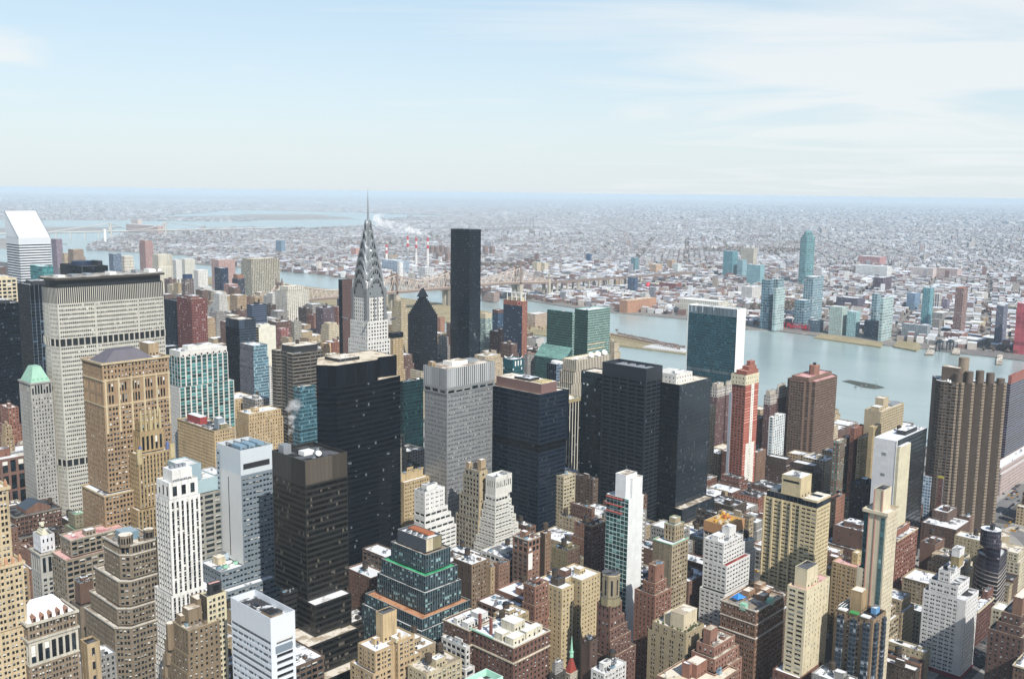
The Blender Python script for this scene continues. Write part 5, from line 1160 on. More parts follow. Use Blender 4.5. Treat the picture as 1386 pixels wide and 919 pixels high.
def white_apts():
    x, y, lu, lv, h = (581.2, 337.5, 26.3, 16.2, 78)
    wm = masonry('#cbc9c4', .08, .2); s = P(3.7, 3.0, ((.16, .84),), (.32, .76), .3)
    rt = building((x, y, lu, lv, h), 'apartment_building', 'white brick apartment block stepping down with red and green terraces', 'apartment block', wm, s,
        [T(0, 42, 3, 4, 6, 0, roof=R_DARK), T(42, 62, 0, 3, 6, 0, roof=roofing('#8a3c38', '#a86058', .3)), T(62, 72, 0, 0, 3, 0, roof=roofing('#a8c8b8', '#d5e5dc', .4)), T(72, 78, st=s)], R_GREY, 'v')
    bulkhead(rt, lu*.45, 3, lu*.8, 9, 77, 8, wm, R_GREY); bulkhead(rt, 3, lv*.4, lu*.5, lv*.75, 77, 3.2, wm, R_WHITE); water_tank(rt, lu*.85, lv*.5, 77)
white_apts()
building((639.4, 352.4, 12.2, 5.7, 60), 'apartment_building', 'small white building with rounded roof plant behind the white terraced block', 'apartment block', WBRICK, S_SMALL, [T(0, 52, 1, 1, 1, 1), T(52, 60)], R_WHITE, 'tv')
def construction():
    x, y, lu, lv, h = (649.2, 375.7, 27.0, 20.1, 64)
    rt = building((x, y, lu, lv, h), 'building_site', 'unfinished concrete building with yellow and orange formwork on its top floor', 'building', masonry('#b3aaa0'), P(4, 3.4, ((.06, .94),), (.15, .9), .8), [T(0, 64, par=.3)], plain('#b8904c', .8, 0, .25, 'timber_deck'))
    yel = plain('#d0a040', .7, 0, .3, 'yellow_formwork'); rnd = random.Random(6)
    for k in range(14): 
        a, c = rnd.uniform(0, lu-4), rnd.uniform(0, lv-3); part_box(rt, 'formwork_panel', a, c, 63.9, a+rnd.uniform(1.5, 4), c+rnd.uniform(.4, 3), 64+rnd.uniform(.8, 3), rnd.choice((yel, yel, plain('#b86a38', .8, 0, .2, 'orange_formwork'), CREAM)))
    part_box(rt, 'safety_net', -.5, -.5, 56, lu+.5, -.35, 64.4, plain('#a57c56', .9, 0, .2, 'orange_net')); part_box(rt, 'safety_net', -.5, -.3, 56, -.35, lv, 64.4, plain('#a57c56', .9, 0, .2, 'orange_net'))
construction()
building((580.7, 364.4, 27.3, 17.6, 42), 'apartment_building', 'red brick walk-up with chimneys, water tank and grey roof', 'apartment block', masonry('#84564a'), S_SMALL, [T(0, 38, 0, 0, 4, 0), T(38, 42)], R_GREY, 'otvv')
def tan_terrace():
    x, y, lu, lv, h = (471.0, 295.9, 19.4, 24.4, 62)
    m = masonry('#a08860', .12, .2); s = P(7.4, 3.1, ((.2, .36), (.5, .66)), (.28, .74)); 
    rt = building((x, y, lu, lv, h), 'apartment_building', 'tan brick apartment block with planted roof terrace and cream upper block', 'apartment block', m, (P(6.6, 3.1, ((.3, .48), (.56, .74)), (.22, .78)), S_FEW), [T(0, 56, 0, 0, 0, 3), T(56, 62)], R_PAVE)
    bulkhead(rt, 3, 4, lu-2, lv*.55, 60.9, 10, CREAM, R_TAN); bulkhead(rt, 5, lv*.58, lu-6, lv*.8, 60.9, 6, CREAM, R_TAN)
    rnd = random.Random(3); gm = plain('#3f4a2a', .9, 0, .3, 'evergreen_shrub')
    for k in range(12):
        bm = MB(); px = rnd.uniform(.8, 2.2) if k % 2 else rnd.uniform(1, lu-1); py = rnd.uniform(1, lv-2) if k % 2 else rnd.uniform(.8, 2.6); r = rnd.uniform(.6, 1.1)
        n = 7; bm.cyl(px, py, 60.9, 61.5, .5, n=6, mi=1)
        V = [(px+r*rnd.uniform(.6, 1.2)*math.cos(q*2*PI/n), py+r*rnd.uniform(.6, 1.2)*math.sin(q*2*PI/n), 61.5+rnd.uniform(.2, .9)) for q in range(n)]+[(px, py, 61.4), (px, py, 62.5+r)]
        bm.faces(V, [(q, (q+1) % n, n+1) for q in range(n)]+[((q+1) % n, q, n) for q in range(n)], 0); bm.build('planted_shrub', [gm, DKBROWN], rt)
tan_terrace()
def brick_h():
    rt, lu, lv, h = stepped_brick((470.6, 276.4, 23.1, 12.0, 60), 'red brick stepped apartment block with a square roof stub and terraces', [T(0, 46, 4, 3.5, 3.5, 3), T(46, 54, 2, 2, 1.5, 2), T(54, 60)], '#945a48', kit='v')
    bulkhead(rt, 2, lv*.35, 10, lv*.75, 59, 9, masonry('#945a48'), R_TAN); water_tank(rt, 6, lv*.85, 59)
brick_h()
def ornate():
    x, y, lu, lv, h = (528.4, 281.9, 36.9, 25.1, 62)
    m = masonry('#86583f', .2, .3); s = P(3.4, 3.3, ((.14, .44), (.56, .86)), (.24, .78))
    rt = building((x, y, lu, lv, h), 'apartment_building', 'large ornate red brick block with white band courses and a blue tarp on its roof', 'apartment block', m, s,
        [T(0, 9, .6, .6, .6, 0, wall=LIME, cor=(.3, .5)), T(9, 44, .3, .3, .3, 0, cor=(.4, .6)), T(44, 53, cor=(.4, .5)), T(53, 62, cor=(.45, .7))], R_PAVE, trim=masonry('#c2b8a8'))
    V = [(4, lv*.62, 63.5), (12, lv*.55, 63.4), (13, lv*.8, 63.2), (6, lv*.85, 63.3), (8, lv*.7, 66.5)]
    b = MB(); b.faces(V, [(0,1,4),(1,2,4),(2,3,4),(3,0,4)]); b.faces([V[0], V[1], V[2], V[3]], [(3,2,1,0)])
    for q in V[:4]: b.bar((q[0], q[1], 61), q, .12)
    b.build('blue_tarp', [plain('#2f7fc8', .6, 0, .1, 'blue_tarp')], rt)
    for a, c, e, g, hh in ((lu*.5, 5, lu*.7, 11, 3.5), (lu*.72, 8, lu-3, 16, 4), (lu*.4, lv*.55, lu*.62, lv*.75, 5), (lu*.75, lv*.5, lu*.95, lv*.7, 6)): bulkhead(rt, a, c, e, g, 60.9, hh, masonry('#9a6a48'), R_TAN)
    part_box(rt, 'copper_dormer', -.3, lv*.3, 60, 3, lv*.3+4, 64, M_COPPER); part_box(rt, 'copper_dormer', lu*.5, -.3, 60, lu*.5+4, 3, 64, M_COPPER)
    vents(rt, 6, 8, 61, 4, random.Random(5)); ac_unit(rt, lu*.3, 4, 61); water_tank(rt, lu*.85, lv*.85, 61)
ornate()
def number_roof():
    x, y, lu, lv, h = (442.9, 266.7, 39.7, 26.8, 46)
    rt = building((x, y, lu, 30, h), 'apartment_building', 'low block with a pale roof painted with dark numerals and a red brick roof box', 'apartment block', masonry('#8a5848'), S_APT, None, roofing('#c9bfa8', '#d8d0be', .4), trim=CREAM)
    bulkhead(rt, lu*.34, 12, lu*.62, 20, 44.9, 8, masonry('#94543e'), R_TAN); bulkhead(rt, lu*.26, 15, lu*.33, 20, 44.9, 8.5, masonry('#94543e'))
    for q in range(3): ac_unit(rt, lu*.7+q*3, 6+q*2, 44.9, 2.6, 2.2, 2.4, M_BLUEMECH)
    cu = bpy.data.curves.new('roof_numerals', 'FONT'); cu.body = '7182'; cu.size = 5.2; cu.extrude = .03; o = bpy.data.objects.new('roof_numerals', cu); COL.objects.link(o)
    bpy.context.view_layer.update(); me = bpy.data.meshes.new_from_object(o.evaluated_get(bpy.context.evaluated_depsgraph_get())); bpy.data.objects.remove(o)
    me.materials.clear(); me.materials.append(BLACKSP); link('roof_numerals', me, rt, (4.5, 10.5, 44.96), rz=math.radians(-28))
    for k in range(6): vents(rt, lu*.05+2, 27-k*3.5, 44.9, 1, random.Random(k))
number_roof()
def spire_church():
    x, y, lu, lv, h = (417.5, 340.2, 7.5, 5.1, 40)
    m = masonry('#b3a68c', .15, .35)
    rt = building((x, y, lu, lv, h), 'church_tower', 'stone church tower with red pyramid roof and a green copper spire', 'church tower', m, P(4, 8, ((.3, .7),), (.2, .8), .6), [T(0, 40, cor=(.4, .6))], R_TAN)
    c = (lu/2, lv/2); b = MB(); b.prism(rect(.6, .6, lu-.6, lv-.6), 39.5, 49, 0, scale=.16); b.build('pyramid_roof', [plain('#8a3d34', .8, 0, .2, 'red_tile')], rt)
    b = MB(); b.cyl(*c, 48.6, 51.5, 1.3, 1.1, 8); b.cyl(*c, 51.5, 52, 1.5, 1.5, 8); b.cyl(*c, 52, 61.5, .95, .08, 8); b.build('spire', [M_COPPER], rt)
spire_church()
building((404.7, 340.8, 9.3, 4.5, 50), 'apartment_building', 'narrow dark building with a grey mansard left of the church spire', 'apartment block', masonry('#4e4640'), S_SMALL, [T(0, 44), T(44, 50, -1, -1, -1, -1, wall=GREYST)], R_SNOW, 'v')
building((422.6, 329.9, 6.9, 6.6, 62), 'apartment_building', 'plain dark brown brick slab right of the church spire', 'apartment block', masonry('#5c4038'), (BLANK, S_FEW), None, R_DARK, 'v')
building((419.2, 316.6, 21.1, 9.7, 48), 'apartment_building', 'white-topped block with a small white roof house at the bottom', 'apartment block', WBRICK, S_APT, None, R_SNOW, 'ovv')
building((518.5, 246.1, 29.2, 17.5, 34), 'apartment_building', 'low block with a red brick roof tower at the bottom below the cream slab', 'apartment block', BRICK, S_SMALL, None, R_SNOW, 'vv')

# ---------------------------------------------------------------- the silver spire
def spire_tower():
    x, y, lu, lv, h = (558.0, 704.2, 27.2, 28.7, 200)
    wb = masonry('#c9c6bf', .1, .2); gm = plain('#6f7276', .5, .2, .1, 'grey_brick')
    st = P(2.7, 3.5, ((.25, .72),), (.24, .76), .3, sp=masonry('#9a9890')); ss = P(3.2, 3.5, ((.22, .75),), (.24, .76), .3)
    rt = building((x, y, lu, lv, h), 'art_deco_skyscraper', 'white art deco skyscraper with silver arched crown and needle spire', 'skyscraper', wb, ss, [T(0, 150, 3, 3, 3, 3), T(150, 182, 0, 0, 0, 0), T(182, 200, -1.5, -1.5, -1.5, -1.5)], R_GREY)
    cx, cy_, s = lu/2, lv/2, 10.4
    b = MB(); O = []
    for p, d in (((cx-s, cy_-s), (1, 0)), ((cx-s, cy_+s), (0, -1))): O.append(face(b, p, d, 2*s, 199, 236, P(2.95, 3.6, ((.22, .76),), (.24, .78), .35)))
    for p, d in (((cx+s, cy_-s), (0, 1)), ((cx+s, cy_+s), (-1, 0))): face(b, p, d, 2*s, 199, 236, BLANK)
    b.build('shaft', [wb], rt); put_windows(rt, np.concatenate(O), ss, 0, random.Random(4))
    steel_ = plain('#a6a9ab', .32, .75, .08, 'stainless_steel'); dk = plain('#2a2c2e', .3, .3, .1, 'dark_glass')
    for k in (-1, 1):
        q = MB(); q.box(cx+k*1.9-.6, cy_-s-.5, 199, cx+k*1.9+.6, cy_-s-.02, 228); q.build('steel_pilaster', [steel_], rt)
    for sx, sy in ((-1, -1), (1, -1), (-1, 1)):
        q = MB(); px, py = cx+sx*(s-.2), cy_+sy*(s-.2); q.box(px-1.5, py-1.5, 199, px+1.5, py+1.5, 230); q.build('corner_pier', [plain('#8a8c8e', .4, .5, .1, 'steel_and_brick')], rt)
    # eagles at the setback
    for px, py, dx, dy in ((-1.5+1.5, 0, -1, -1), (lu, 0, 1, -1), (0, lv, -1, 1)):
        e = MB(); e.bar((px, py, 200), (px+dx*3.2, py+dy*3.2, 201.3), .6); e.bar((px+dx*3.0, py+dy*3.0, 201.2), (px+dx*3.9, py+dy*3.9, 202), .4); e.build('eagle_gargoyle', [steel_], rt)
    def arch(a, z0, zt, depth, lvl):
        """a parabolic hood carried through the tower both ways, with dark triangular lights along its rim"""
        n = 18; prof = [(-a+2*a*i/n, z0+(zt-z0)*(1-abs(-1+2*i/n)**2.3)) for i in range(n+1)]
        q = MB()
        for ax in (0, 1):
            def P3(t, o, z): return (cx+t, cy_+o, z) if ax == 0 else (cx+o, cy_+t, z)
            V = [P3(t, -depth, z) for t, z in prof]+[P3(t, depth, z) for t, z in prof]
            q.faces(V, [(i, i+1, n+2+i, n+1+i) for i in range(n)], 0)
            for o in (-depth, depth): q.faces([P3(t, o, z) for t, z in prof], [list(range(n+1))], 0)
            # raised rim
            for o, e in ((-depth, -.8), (depth, .8)):
                rim = [P3(t, o+e, z+.35) for t, z in prof]+[P3(t*.86, o+e, z0+(z-z0)*.88) for t, z in prof]+[P3(t, o, z+.35) for t, z in prof]
                q.faces(rim, [(i, i+1, n+2+i, n+1+i) for i in range(n)], 0); q.faces(rim, [(i, i+1, 2*n+3+i, 2*n+2+i) for i in range(n)], 0)
        q.build('crown_arch', [steel_], rt)
        m = 7 if lvl < 4 else 5 if lvl < 6 else 3
        for ax in (0, 1):
            for i in range(m):
                t = -1+2*(i+.5)/m; zz = z0+(zt-z0)*(1-abs(t)**2.3); px = t*a*.78; zc = z0+(zz-z0)*.78
                hh = (zt-z0)*.23; ww = a*.105; dirx, dirz = t*.8, 1.0; o = -depth-.12
                def P3(t_, z): return (cx+t_, cy_+o, z) if ax == 0 else (cx+o, cy_+t_, z)
                q = MB(); q.faces([P3(px-ww, zc-hh*.4), P3(px+ww, zc-hh*.4), P3(px+dirx*hh*.3, zc+hh*.55)], [(0,1,2)]); q.build('triangular_window', [dk], rt)
    lv_ = [(10.3, 222, 241, 10.7), (10.0, 230, 250, 10.0), (9.0, 238, 258, 9.1), (7.6, 246, 266, 7.8), (5.9, 254, 275, 6.1), (4.1, 262, 283, 4.3), (2.6, 272, 292, 2.7)]
    for i, (a, z0, zt, dp) in enumerate(lv_): arch(a, z0, zt, dp, i)
    q = MB(); q.cyl(cx, cy_, 284, 296, 2.0, .95, 8); q.cyl(cx, cy_, 296, 321.5, .95, .08, 8); q.build('needle_spire', [steel_], rt)
spire_tower()
building((605.2, 779.6, 15.1, 15.8, 168), 'hotel_tower', 'gold-finned rooftop crown in front of the white art deco skyscraper', 'building', masonry('#8f8264'), P(3, 3.5, ((.3, .7),)), [T(0, 150, 0, 3, 16, 2), T(150, 168, -1, -1, -2, -1, st=CW(facade('#b08c48', '#5a4a2c', 2.2, 18, .55, 1, 0, '#666666', .4, .6, 0), 2.2, 18))], R_DARK) if False else None
def finned():
    x, y, lu, lv, h = (577.0, 745.8, 40.6, 11.6, 161)
    b = CW(facade('#b89a58', '#4a4030', 2.3, 9, .5, 1, 0, '#666666', .5, .6, 0), 2.3, 9)
    rt = building((x, y, lu, lv, h), 'hotel_tower', 'gold-finned rooftop crown just below the white art deco shaft', 'building', masonry('#7a6e58'), b, [T(90, 152, 0, 0, 0, 0), T(152, 161, -.3, -.3, -.3, -.3), T(0, 90)], roofing('#5a7a86', '#88a8a0', .4))
    part_box(rt, 'gold_penthouse', lu*.05, lv*.3, 160, lu*.45, lv*.8, 168.5, masonry('#a08548'), R_TAN); part_box(rt, 'plant_room', lu*.6, lv*.3, 160, lu*.85, lv*.6, 163, M_BLUEMECH)
finned()
building((869.9, 1155.4, 18.9, 8.9, 190), 'office_tower', 'slender brown granite slab with a dark side behind the silver spire', 'office tower', plain('#2a2c34', .4, .1, .1, 'dark_glass'), (CW(G_NAVY, 1.5, 3.7), CW(facade('#5c4440', '#4a3532', 1.5, 3.7, .5, .5, .05, '#6a5450', .4, .6, 0), 1.5, 3.7)), None, R_DARK)
building((1042.3, 1225.7, 14.4, 24.5, 140), 'apartment_tower', 'tan stepped apartment tower right of the silver spire', 'apartment tower', TAN, CW(facade('#bfae88', '#35302a', 3, 3.2, .55, .55, .2), 3, 3.2), [T(0, 128), T(128, 140, -2, -2, -2, -3)], R_TAN)
building((921.3, 1102.1, 20.0, 10.2, 112), 'apartment_tower', 'tan banded block with a dark cap in front of the tan stepped tower', 'apartment tower', CREAM, CW(facade('#b59a6a', '#35302a', 3, 3.2, .6, .55, .2), 3, 3.2), [T(0, 104), T(104, 112, st=CW(G_NAVY), wall=M_DKMETAL)], R_DARK)
def wedge_tower():
    x, y, lu, lv, h = (989.9, 1115.5, 32.2, 32.8, 128)
    g = facade('#161c26', '#080f18', 1.5, 3.4, .8, .6, .06, '#4d555e', .1, .4, .03, '#191c22')
    rt = building((x, y, lu, lv, h), 'apartment_tower', 'black glass tower rising to a sharp wedge-shaped peak', 'apartment tower', M_DKMETAL, CW(g, 1.5, 3.4), [T(0, 128, par=.1)], M_DKMETAL)
    n = 9
    for k in range(n):
        f = k/n; z0, z1 = 128+k*3.4, 128+(k+1)*3.4; a = lv*.42*f; c = lu*.42*f
        b = MB(); b.box(c, a, z0-.05, lu-c, lv-a, z1, 0, 0, False); b.build('stepped_floor', [g], rt)
    b = MB(); a, c = lv*.30, lu*.30; V = [(c, a, 158), (lu-c, a, 158), (lu-c, lv-a, 158), (c, lv-a, 158), (lu*.42, lv*.5, 171), (lu*.58, lv*.5, 171)]
    b.faces(V, [(0,1,5,4),(2,3,4,5)]); b.faces(V, [(1,2,5),(3,0,4)]); b.build('peak', [plain('#1e2228', .3, .2, .1, 'dark_glass')], rt)
wedge_tower()
building((1060.8, 1083.6, 24.2, 43.2, 262), 'apartment_tower', 'very tall black glass slab standing apart by the river', 'skyscraper', M_DKMETAL, CW(facade('#0d1826', '#07111d', 1.35, 3.4, .88, .85, .04, '#4d5a64', .06, .35, .02, '#0d141d'), 1.35, 3.4), None, R_DARK, 'v')
building((1275.8, 1383.8, 11.7, 12.7, 78), 'apartment_building', 'thin orange-brown apartment building in the gap left of the black slab', 'apartment block', BRICKO, CW(facade('#a8785c', '#3a322e', 3, 3.1, .5, .5, .2), 3, 3.1), None, R_TAN)
building((1187.9, 1174.1, 17.3, 12.6, 112), 'apartment_tower', 'pale teal glass tower with cream top right of the black slab', 'apartment tower', CREAM, CW(facade('#a9b5a8', '#2c6068', 3, 3.2, .7, .75, .3, '#a5b8a8', .1), 3, 3.2), [T(0, 104), T(104, 112, -1, -1, -1, -1, st=BLANK)], R_TAN)
building((1242.7, 1196.9, 15.3, 13.8, 112), 'apartment_tower', 'dark blue glass tower with red-brown top left of the orange-edged tower', 'apartment tower', M_DKMETAL, CW(facade('#35506a', '#15304a', 2, 3.3, .85, .6, .15, '#6a8aa0', .08), 2, 3.3), [T(0, 106), T(106, 112, wall=MAROON, st=BLANK)], R_TAN)
def orange_edge():
    x, y, lu, lv, h = (1154.7, 1057.7, 12.4, 42.1, 146)
    g = CW(facade('#3c4a60', '#16243a', 3.1, 3.2, .84, .7, .1, '#6d86a0', .1, .4, .04), 3.1, 3.2); r = P(3.2, 3.2, ((.25, .8),), (.3, .75), .5)
    rt = building((x, y, lu, lv, h), 'apartment_tower', 'navy glass tower with an orange brick edge and white roof frame', 'apartment tower', masonry('#a8553c'), (g, r), [T(0, 138), T(138, 146, st=(BLANK, r))], R_TAN)
    b = MB(); a, c, e, f = 1, lv*.1, lu-1, lv*.82
    for px in (a, e):
        for k in range(4): py = c+(f-c)*k/3; b.box(px-.5, py-.5, 145, px+.5, py+.5, 158)
    for px in (a, e): b.box(px-.5, c-.5, 158, px+.5, f+.5, 159)
    for py in (c, f): b.box(a+.5, py-.5, 158, e-.5, py+.5, 159)
    b.build('white_roof_frame', [M_WHITE], rt); part_box(rt, 'penthouse', 1.8, c+1, 145, lu-2, f-1, 151, CREAM, R_TAN)
    n = 20; V = [(-.25, lv*.16+4.2*math.cos(2*PI*k/n), 142+3.1*math.sin(2*PI*k/n)) for k in range(n)]+[(-.25, lv*.16+3.2*math.cos(2*PI*k/n), 142+2.2*math.sin(2*PI*k/n)) for k in range(n)]
    q = MB(); q.faces(V, [(k, (k+1) % n, n+(k+1) % n, n+k) for k in range(n)], 0); q.poly([(v[0]-.06, v[1], v[2]) for v in V[n:]][::-1], 1); q.build('round_emblem', [plain('#d8b0a8', .6, 0, .05, 'pale_ring'), plain('#a83a44', .6, 0, .05, 'red_disc')], rt)
orange_edge()
building((939.8, 928.2, 35.3, 30.4, 96), 'apartment_building', 'cream-brown stepped block with a wisp of steam below the black slab', 'apartment block', masonry('#b59a78'), S_FEW, [T(0, 84, 1, 1, 5, 1), T(84, 91, -1, -1, 0, -2), T(91, 96, -3, -3, -2, -6)], R_SNOW, 'ov')
def teal_lugs():
    x, y, lu, lv, h = (813.5, 759.0, 19.0, 15.4, 128)
    rt = building((x, y, lu, lv, h), 'office_tower', 'small dark teal tower with upturned white roof curves', 'office tower', plain('#1d4f58', .4, .1, .1, 'teal_panel'), CW(facade('#1f5a60', '#123c46', 2.5, 3.7, .8, .7, .05, '#cfd8d6', .1), 2.5, 3.7), [T(0, 118), T(118, 128, st=BLANK)], R_GREY)
    for px, py in ((0, lv*.5), (lu*.5, 0), (lu*.5, lv)):
        n = 10; V = []
        for k in range(n+1):
            t = -1+2*k/n; z = 128+3.2*(abs(t)**1.6); V += [((px+t*lu*.4, py, z) if py in (0, lv) else (px, py+t*lv*.4, z)), ((px+t*lu*.4, py, z-1.2) if py in (0, lv) else (px, py+t*lv*.4, z-1.2))]
        q = MB(); q.faces(V, [(2*k, 2*k+2, 2*k+3, 2*k+1) for k in range(n)]); q.build('curved_roof_edge', [M_WHITE], rt)
    for k in range(3): part_box(rt, 'white_pane', lu*(.2+.25*k), -.1, 120, lu*(.3+.25*k), -.02, 126, M_WHITE)  # plain white-painted panes on the upper front
teal_lugs()
building((1031.9, 933.6, 19.3, 7.2, 88), 'apartment_building', 'grey gridded apartment block with a red roof stub left of the slanted teal tower', 'apartment block', ROSE, CW(facade('#9a9590', '#2c3034', 2.6, 3, .6, .6, .2), 2.6, 3), [T(0, 88)], R_RED, 'o')
def plaza_towers():
    gl = CW(facade('#86a49a', '#2c4c46', 1.25, 3.6, .82, .66, .12, '#7f9f96', .07, .4, .035, None, .35), 1.25, 3.6); gd = CW(facade('#3c625c', '#1a3a38', 1.25, 3.6, .86, .72, .06, '#4f7a72', .07, .4, .035, None, .35), 1.25, 3.6)
    a = (1088.1, 868.6, 52.0, 24.7, 154)
    rt = building(a, 'hotel_tower', 'right-hand of the twin teal glass towers, pale banded side towards the water', 'office tower', plain('#6fa49a', .3, .2, .1, 'teal_glass'), (gd, gl), None, R_SNOW, 'v')
    for z in (96, 103): part_box(rt, 'pale_band', a[2]*.02, -.12, z, a[2]*.8, -.02, z+1.8, CREAM)
    x, y, lu, lv, h = (1050.9, 866.6, 4.9, 47.5, 154)
    rt = building((x, y, lu, lv, h), 'hotel_tower', 'left-hand of the twin teal glass towers, with a slanted glass wedge at its foot', 'office tower', plain('#4f8a84', .3, .2, .1, 'teal_glass'), (gd, gl), [T(0, 154)], R_SNOW, 'v')
    b = MB(); z0, z1, o = 88, 104, 16
    V = [(-o, -1, 0), (-o, lv+8, 0), (-o, lv+8, z0), (-o, -1, z0), (-.05, -1, z1), (-.05, lv+8, z1), (-.05, -1, 0), (-.05, lv+8, 0)]
    def U(n): return [(0, 0), (n, 0), (n, 88), (0, 88)]
    b.faces(V, [(1,0,3,2)], 0, [U(lv+9)]); b.faces(V, [(2,3,4,5)], 1, [[(0,0),(lv+9,0),(lv+9,22),(0,22)]]); b.faces(V, [(0,6,4,3)], 0, [U(16)]); b.faces(V, [(7,1,2,5)], 0, [U(16)])
    b.build('slanted_wedge', [facade('#335a56', '#1a3f40', 1.25, 3.6, .86, .72, .06, '#4f8f88', .07, .4, .035, None, .35), facade('#76a294', '#54867a', 2.5, 2.4, .8, .8, .06, '#335a56', .12, .4, .03, None, .25)], rt)
plaza_towers()
def cream_rib():
    x, y, lu, lv, h = (882.0, 720.1, 65.7, 22.0, 124)
    st = CW(facade('#c6bba4', '#4a443c', 3, 3.6, .5, 1, .1, '#6d655a', .2, .7, 0), 3, 3.6)
    rt = building((x, y, lu, lv, h), 'office_tower', 'cream ribbed tower with three white dishes on its roof', 'office tower', CREAM, st, [T(0, 96, 8, 0, 0, 0), T(96, 110, 4, 0, 0, 0), T(110, 124)], R_TAN)
    for k in range(3): dish(rt, lu*(.5+.2*k), 4, 123, 3.6)
    dish(rt, lu*.1, 5, 123, 2)
cream_rib()
def dome_blue():
    x, y, lu, lv, h = (871.5, 742.0, 26.1, 15.2, 118)
    rt = building((x, y, lu, lv, h), 'office_tower', 'blue-grey glass block with a long white boat-like roof shell', 'office tower', M_DKMETAL, (CW(G_NAVYL, 1.5, 3.7), CW(facade('#6a7c90', '#33475c', 1.6, 3.7, .8, .7, .1, '#8094a8', .1), 1.6, 3.7)), None, R_GREY)
    b = MB(); n = 16; c = (lu*.35, lv*.45); V = []
    rings = ((0, 1.0), (2.2, 1.06), (3.4, .85), (3.9, .4))
    for z, s in rings: V += [(c[0]+4*s*math.cos(2*PI*k/n), c[1]+8.5*s*math.sin(2*PI*k/n), 117+z) for k in range(n)]
    for q in range(3): b.faces(V, [(q*n+k, q*n+(k+1) % n, (q+1)*n+(k+1) % n, (q+1)*n+k) for k in range(n)])
    b.poly(V[3*n:]); b.build('roof_shell', [M_WHITE], rt, smooth=True)
dome_blue()
building((776.6, 645.0, 23.4, 16.0, 104), 'office_tower', 'tower with white fins and a gold roof ledge between two dark glass towers', 'office tower', M_WHITE, CW(facade('#d2cbb8', '#15181c', 4.6, 3.6, .78, 1, .1, '#555555', .1, .6, 0), 4.6, 3.6), [T(0, 100), T(100, 104, .6, .6, .6, .6, st=BLANK, wall=masonry('#a08a50'))], R_TAN, 'v')
def dark_penthouse():
    x, y, lu, lv, h = (616.9, 543.0, 35.5, 61.4, 148)
    gl = facade('#111c2a', '#0a1626', 1.5, 9, .94, 1, .04, '#3c444a', .1, .4, .03, None, .4)
    rb = RB(3.8, (.32, .9), .22, .3, gm=gl, bay=12, wins=((.03, .97),))
    rt = building((x, y, lu, lv, h), 'office_tower', 'dark ribbon-windowed tower topped by a long mauve-brown penthouse', 'office tower', plain('#232e3b', .35, .3, .15, 'dark_panel'), rb, [T(0, 96), T(96, 104, st=CW(G_BLACK, 1.6, 8)), T(104, 148)], R_TAN, trim=plain('#4b5158', .4, .2, .1, 'dark_trim'))
    m = plain('#725a56', .6, .05, .08, 'mauve_panel')
    part_box(rt, 'penthouse', 5, 3, 146.9, lu*.72, lv*.93, 156, m, R_TAN); part_box(rt, 'plant_room', 7, lv*.3, 156, lu*.55, lv*.6, 158.3, M_DKMETAL, R_GREY); part_box(rt, 'plant_room', 8, 5, 156, lu*.6, 14, 157.2, masonry('#c2a860'))
    part_box(rt, 'side_wing', lu+.02, 2, 100, lu+6, lv*.7, 147, plain('#141c27', .35, .3, .15, 'dark_panel'), R_TAN)
dark_penthouse()
building((729.6, 557.2, 21.0, 31.7, 149), 'office_tower', 'dark teal glass tower dotted with lit windows, cream roof', 'office tower', M_DKMETAL, (CW(facade('#0f2e36', '#0b232c', 2.2, 3.8, .8, .7, .03, '#dfe6e0', .1, .4, .02, '#0d2a32'), 2.2, 3.8), CW(G_TEALD)), None, R_TAN)  # lit windows are only pale blind colour in the facade
def third():
    x, y, lu, lv, h = (709.6, 498.3, 25.4, 49.7, 165)
    pn = plain('#2c3138', .45, .3, .12, 'bronze_panel'); w_ = P(9.2, 3.85, ((.1, .9),), (.34, .78), .22)
    gm = facade('#171b22', '#0c1118', 1.5, 9, .93, 1, .02, '#7b8086', .1, .4, .03, None, .45)
    rb = RB(3.85, (.34, .78), .22, .8, gm=gm, bay=9.2, wins=((.08, .92),))
    rt = building((x, y, lu, lv, h), 'office_tower', 'tall dark bronze tower with rows of window groups and a recessed roof well', 'skyscraper', pn, rb, [T(0, 154), T(154, 165, st=BLANK, par=4, roof=R_GREY)], R_GREY, trim=plain('#45484c', .4, .3, .1, 'bronze_trim'))
    for k in range(4): part_box(rt, 'cooling_unit', 5, 6+k*10, 161, lu-5, 11+k*10, 163.5, M_STEEL)
    antenna(rt, lu*.8, 4, 164, 6)
third()
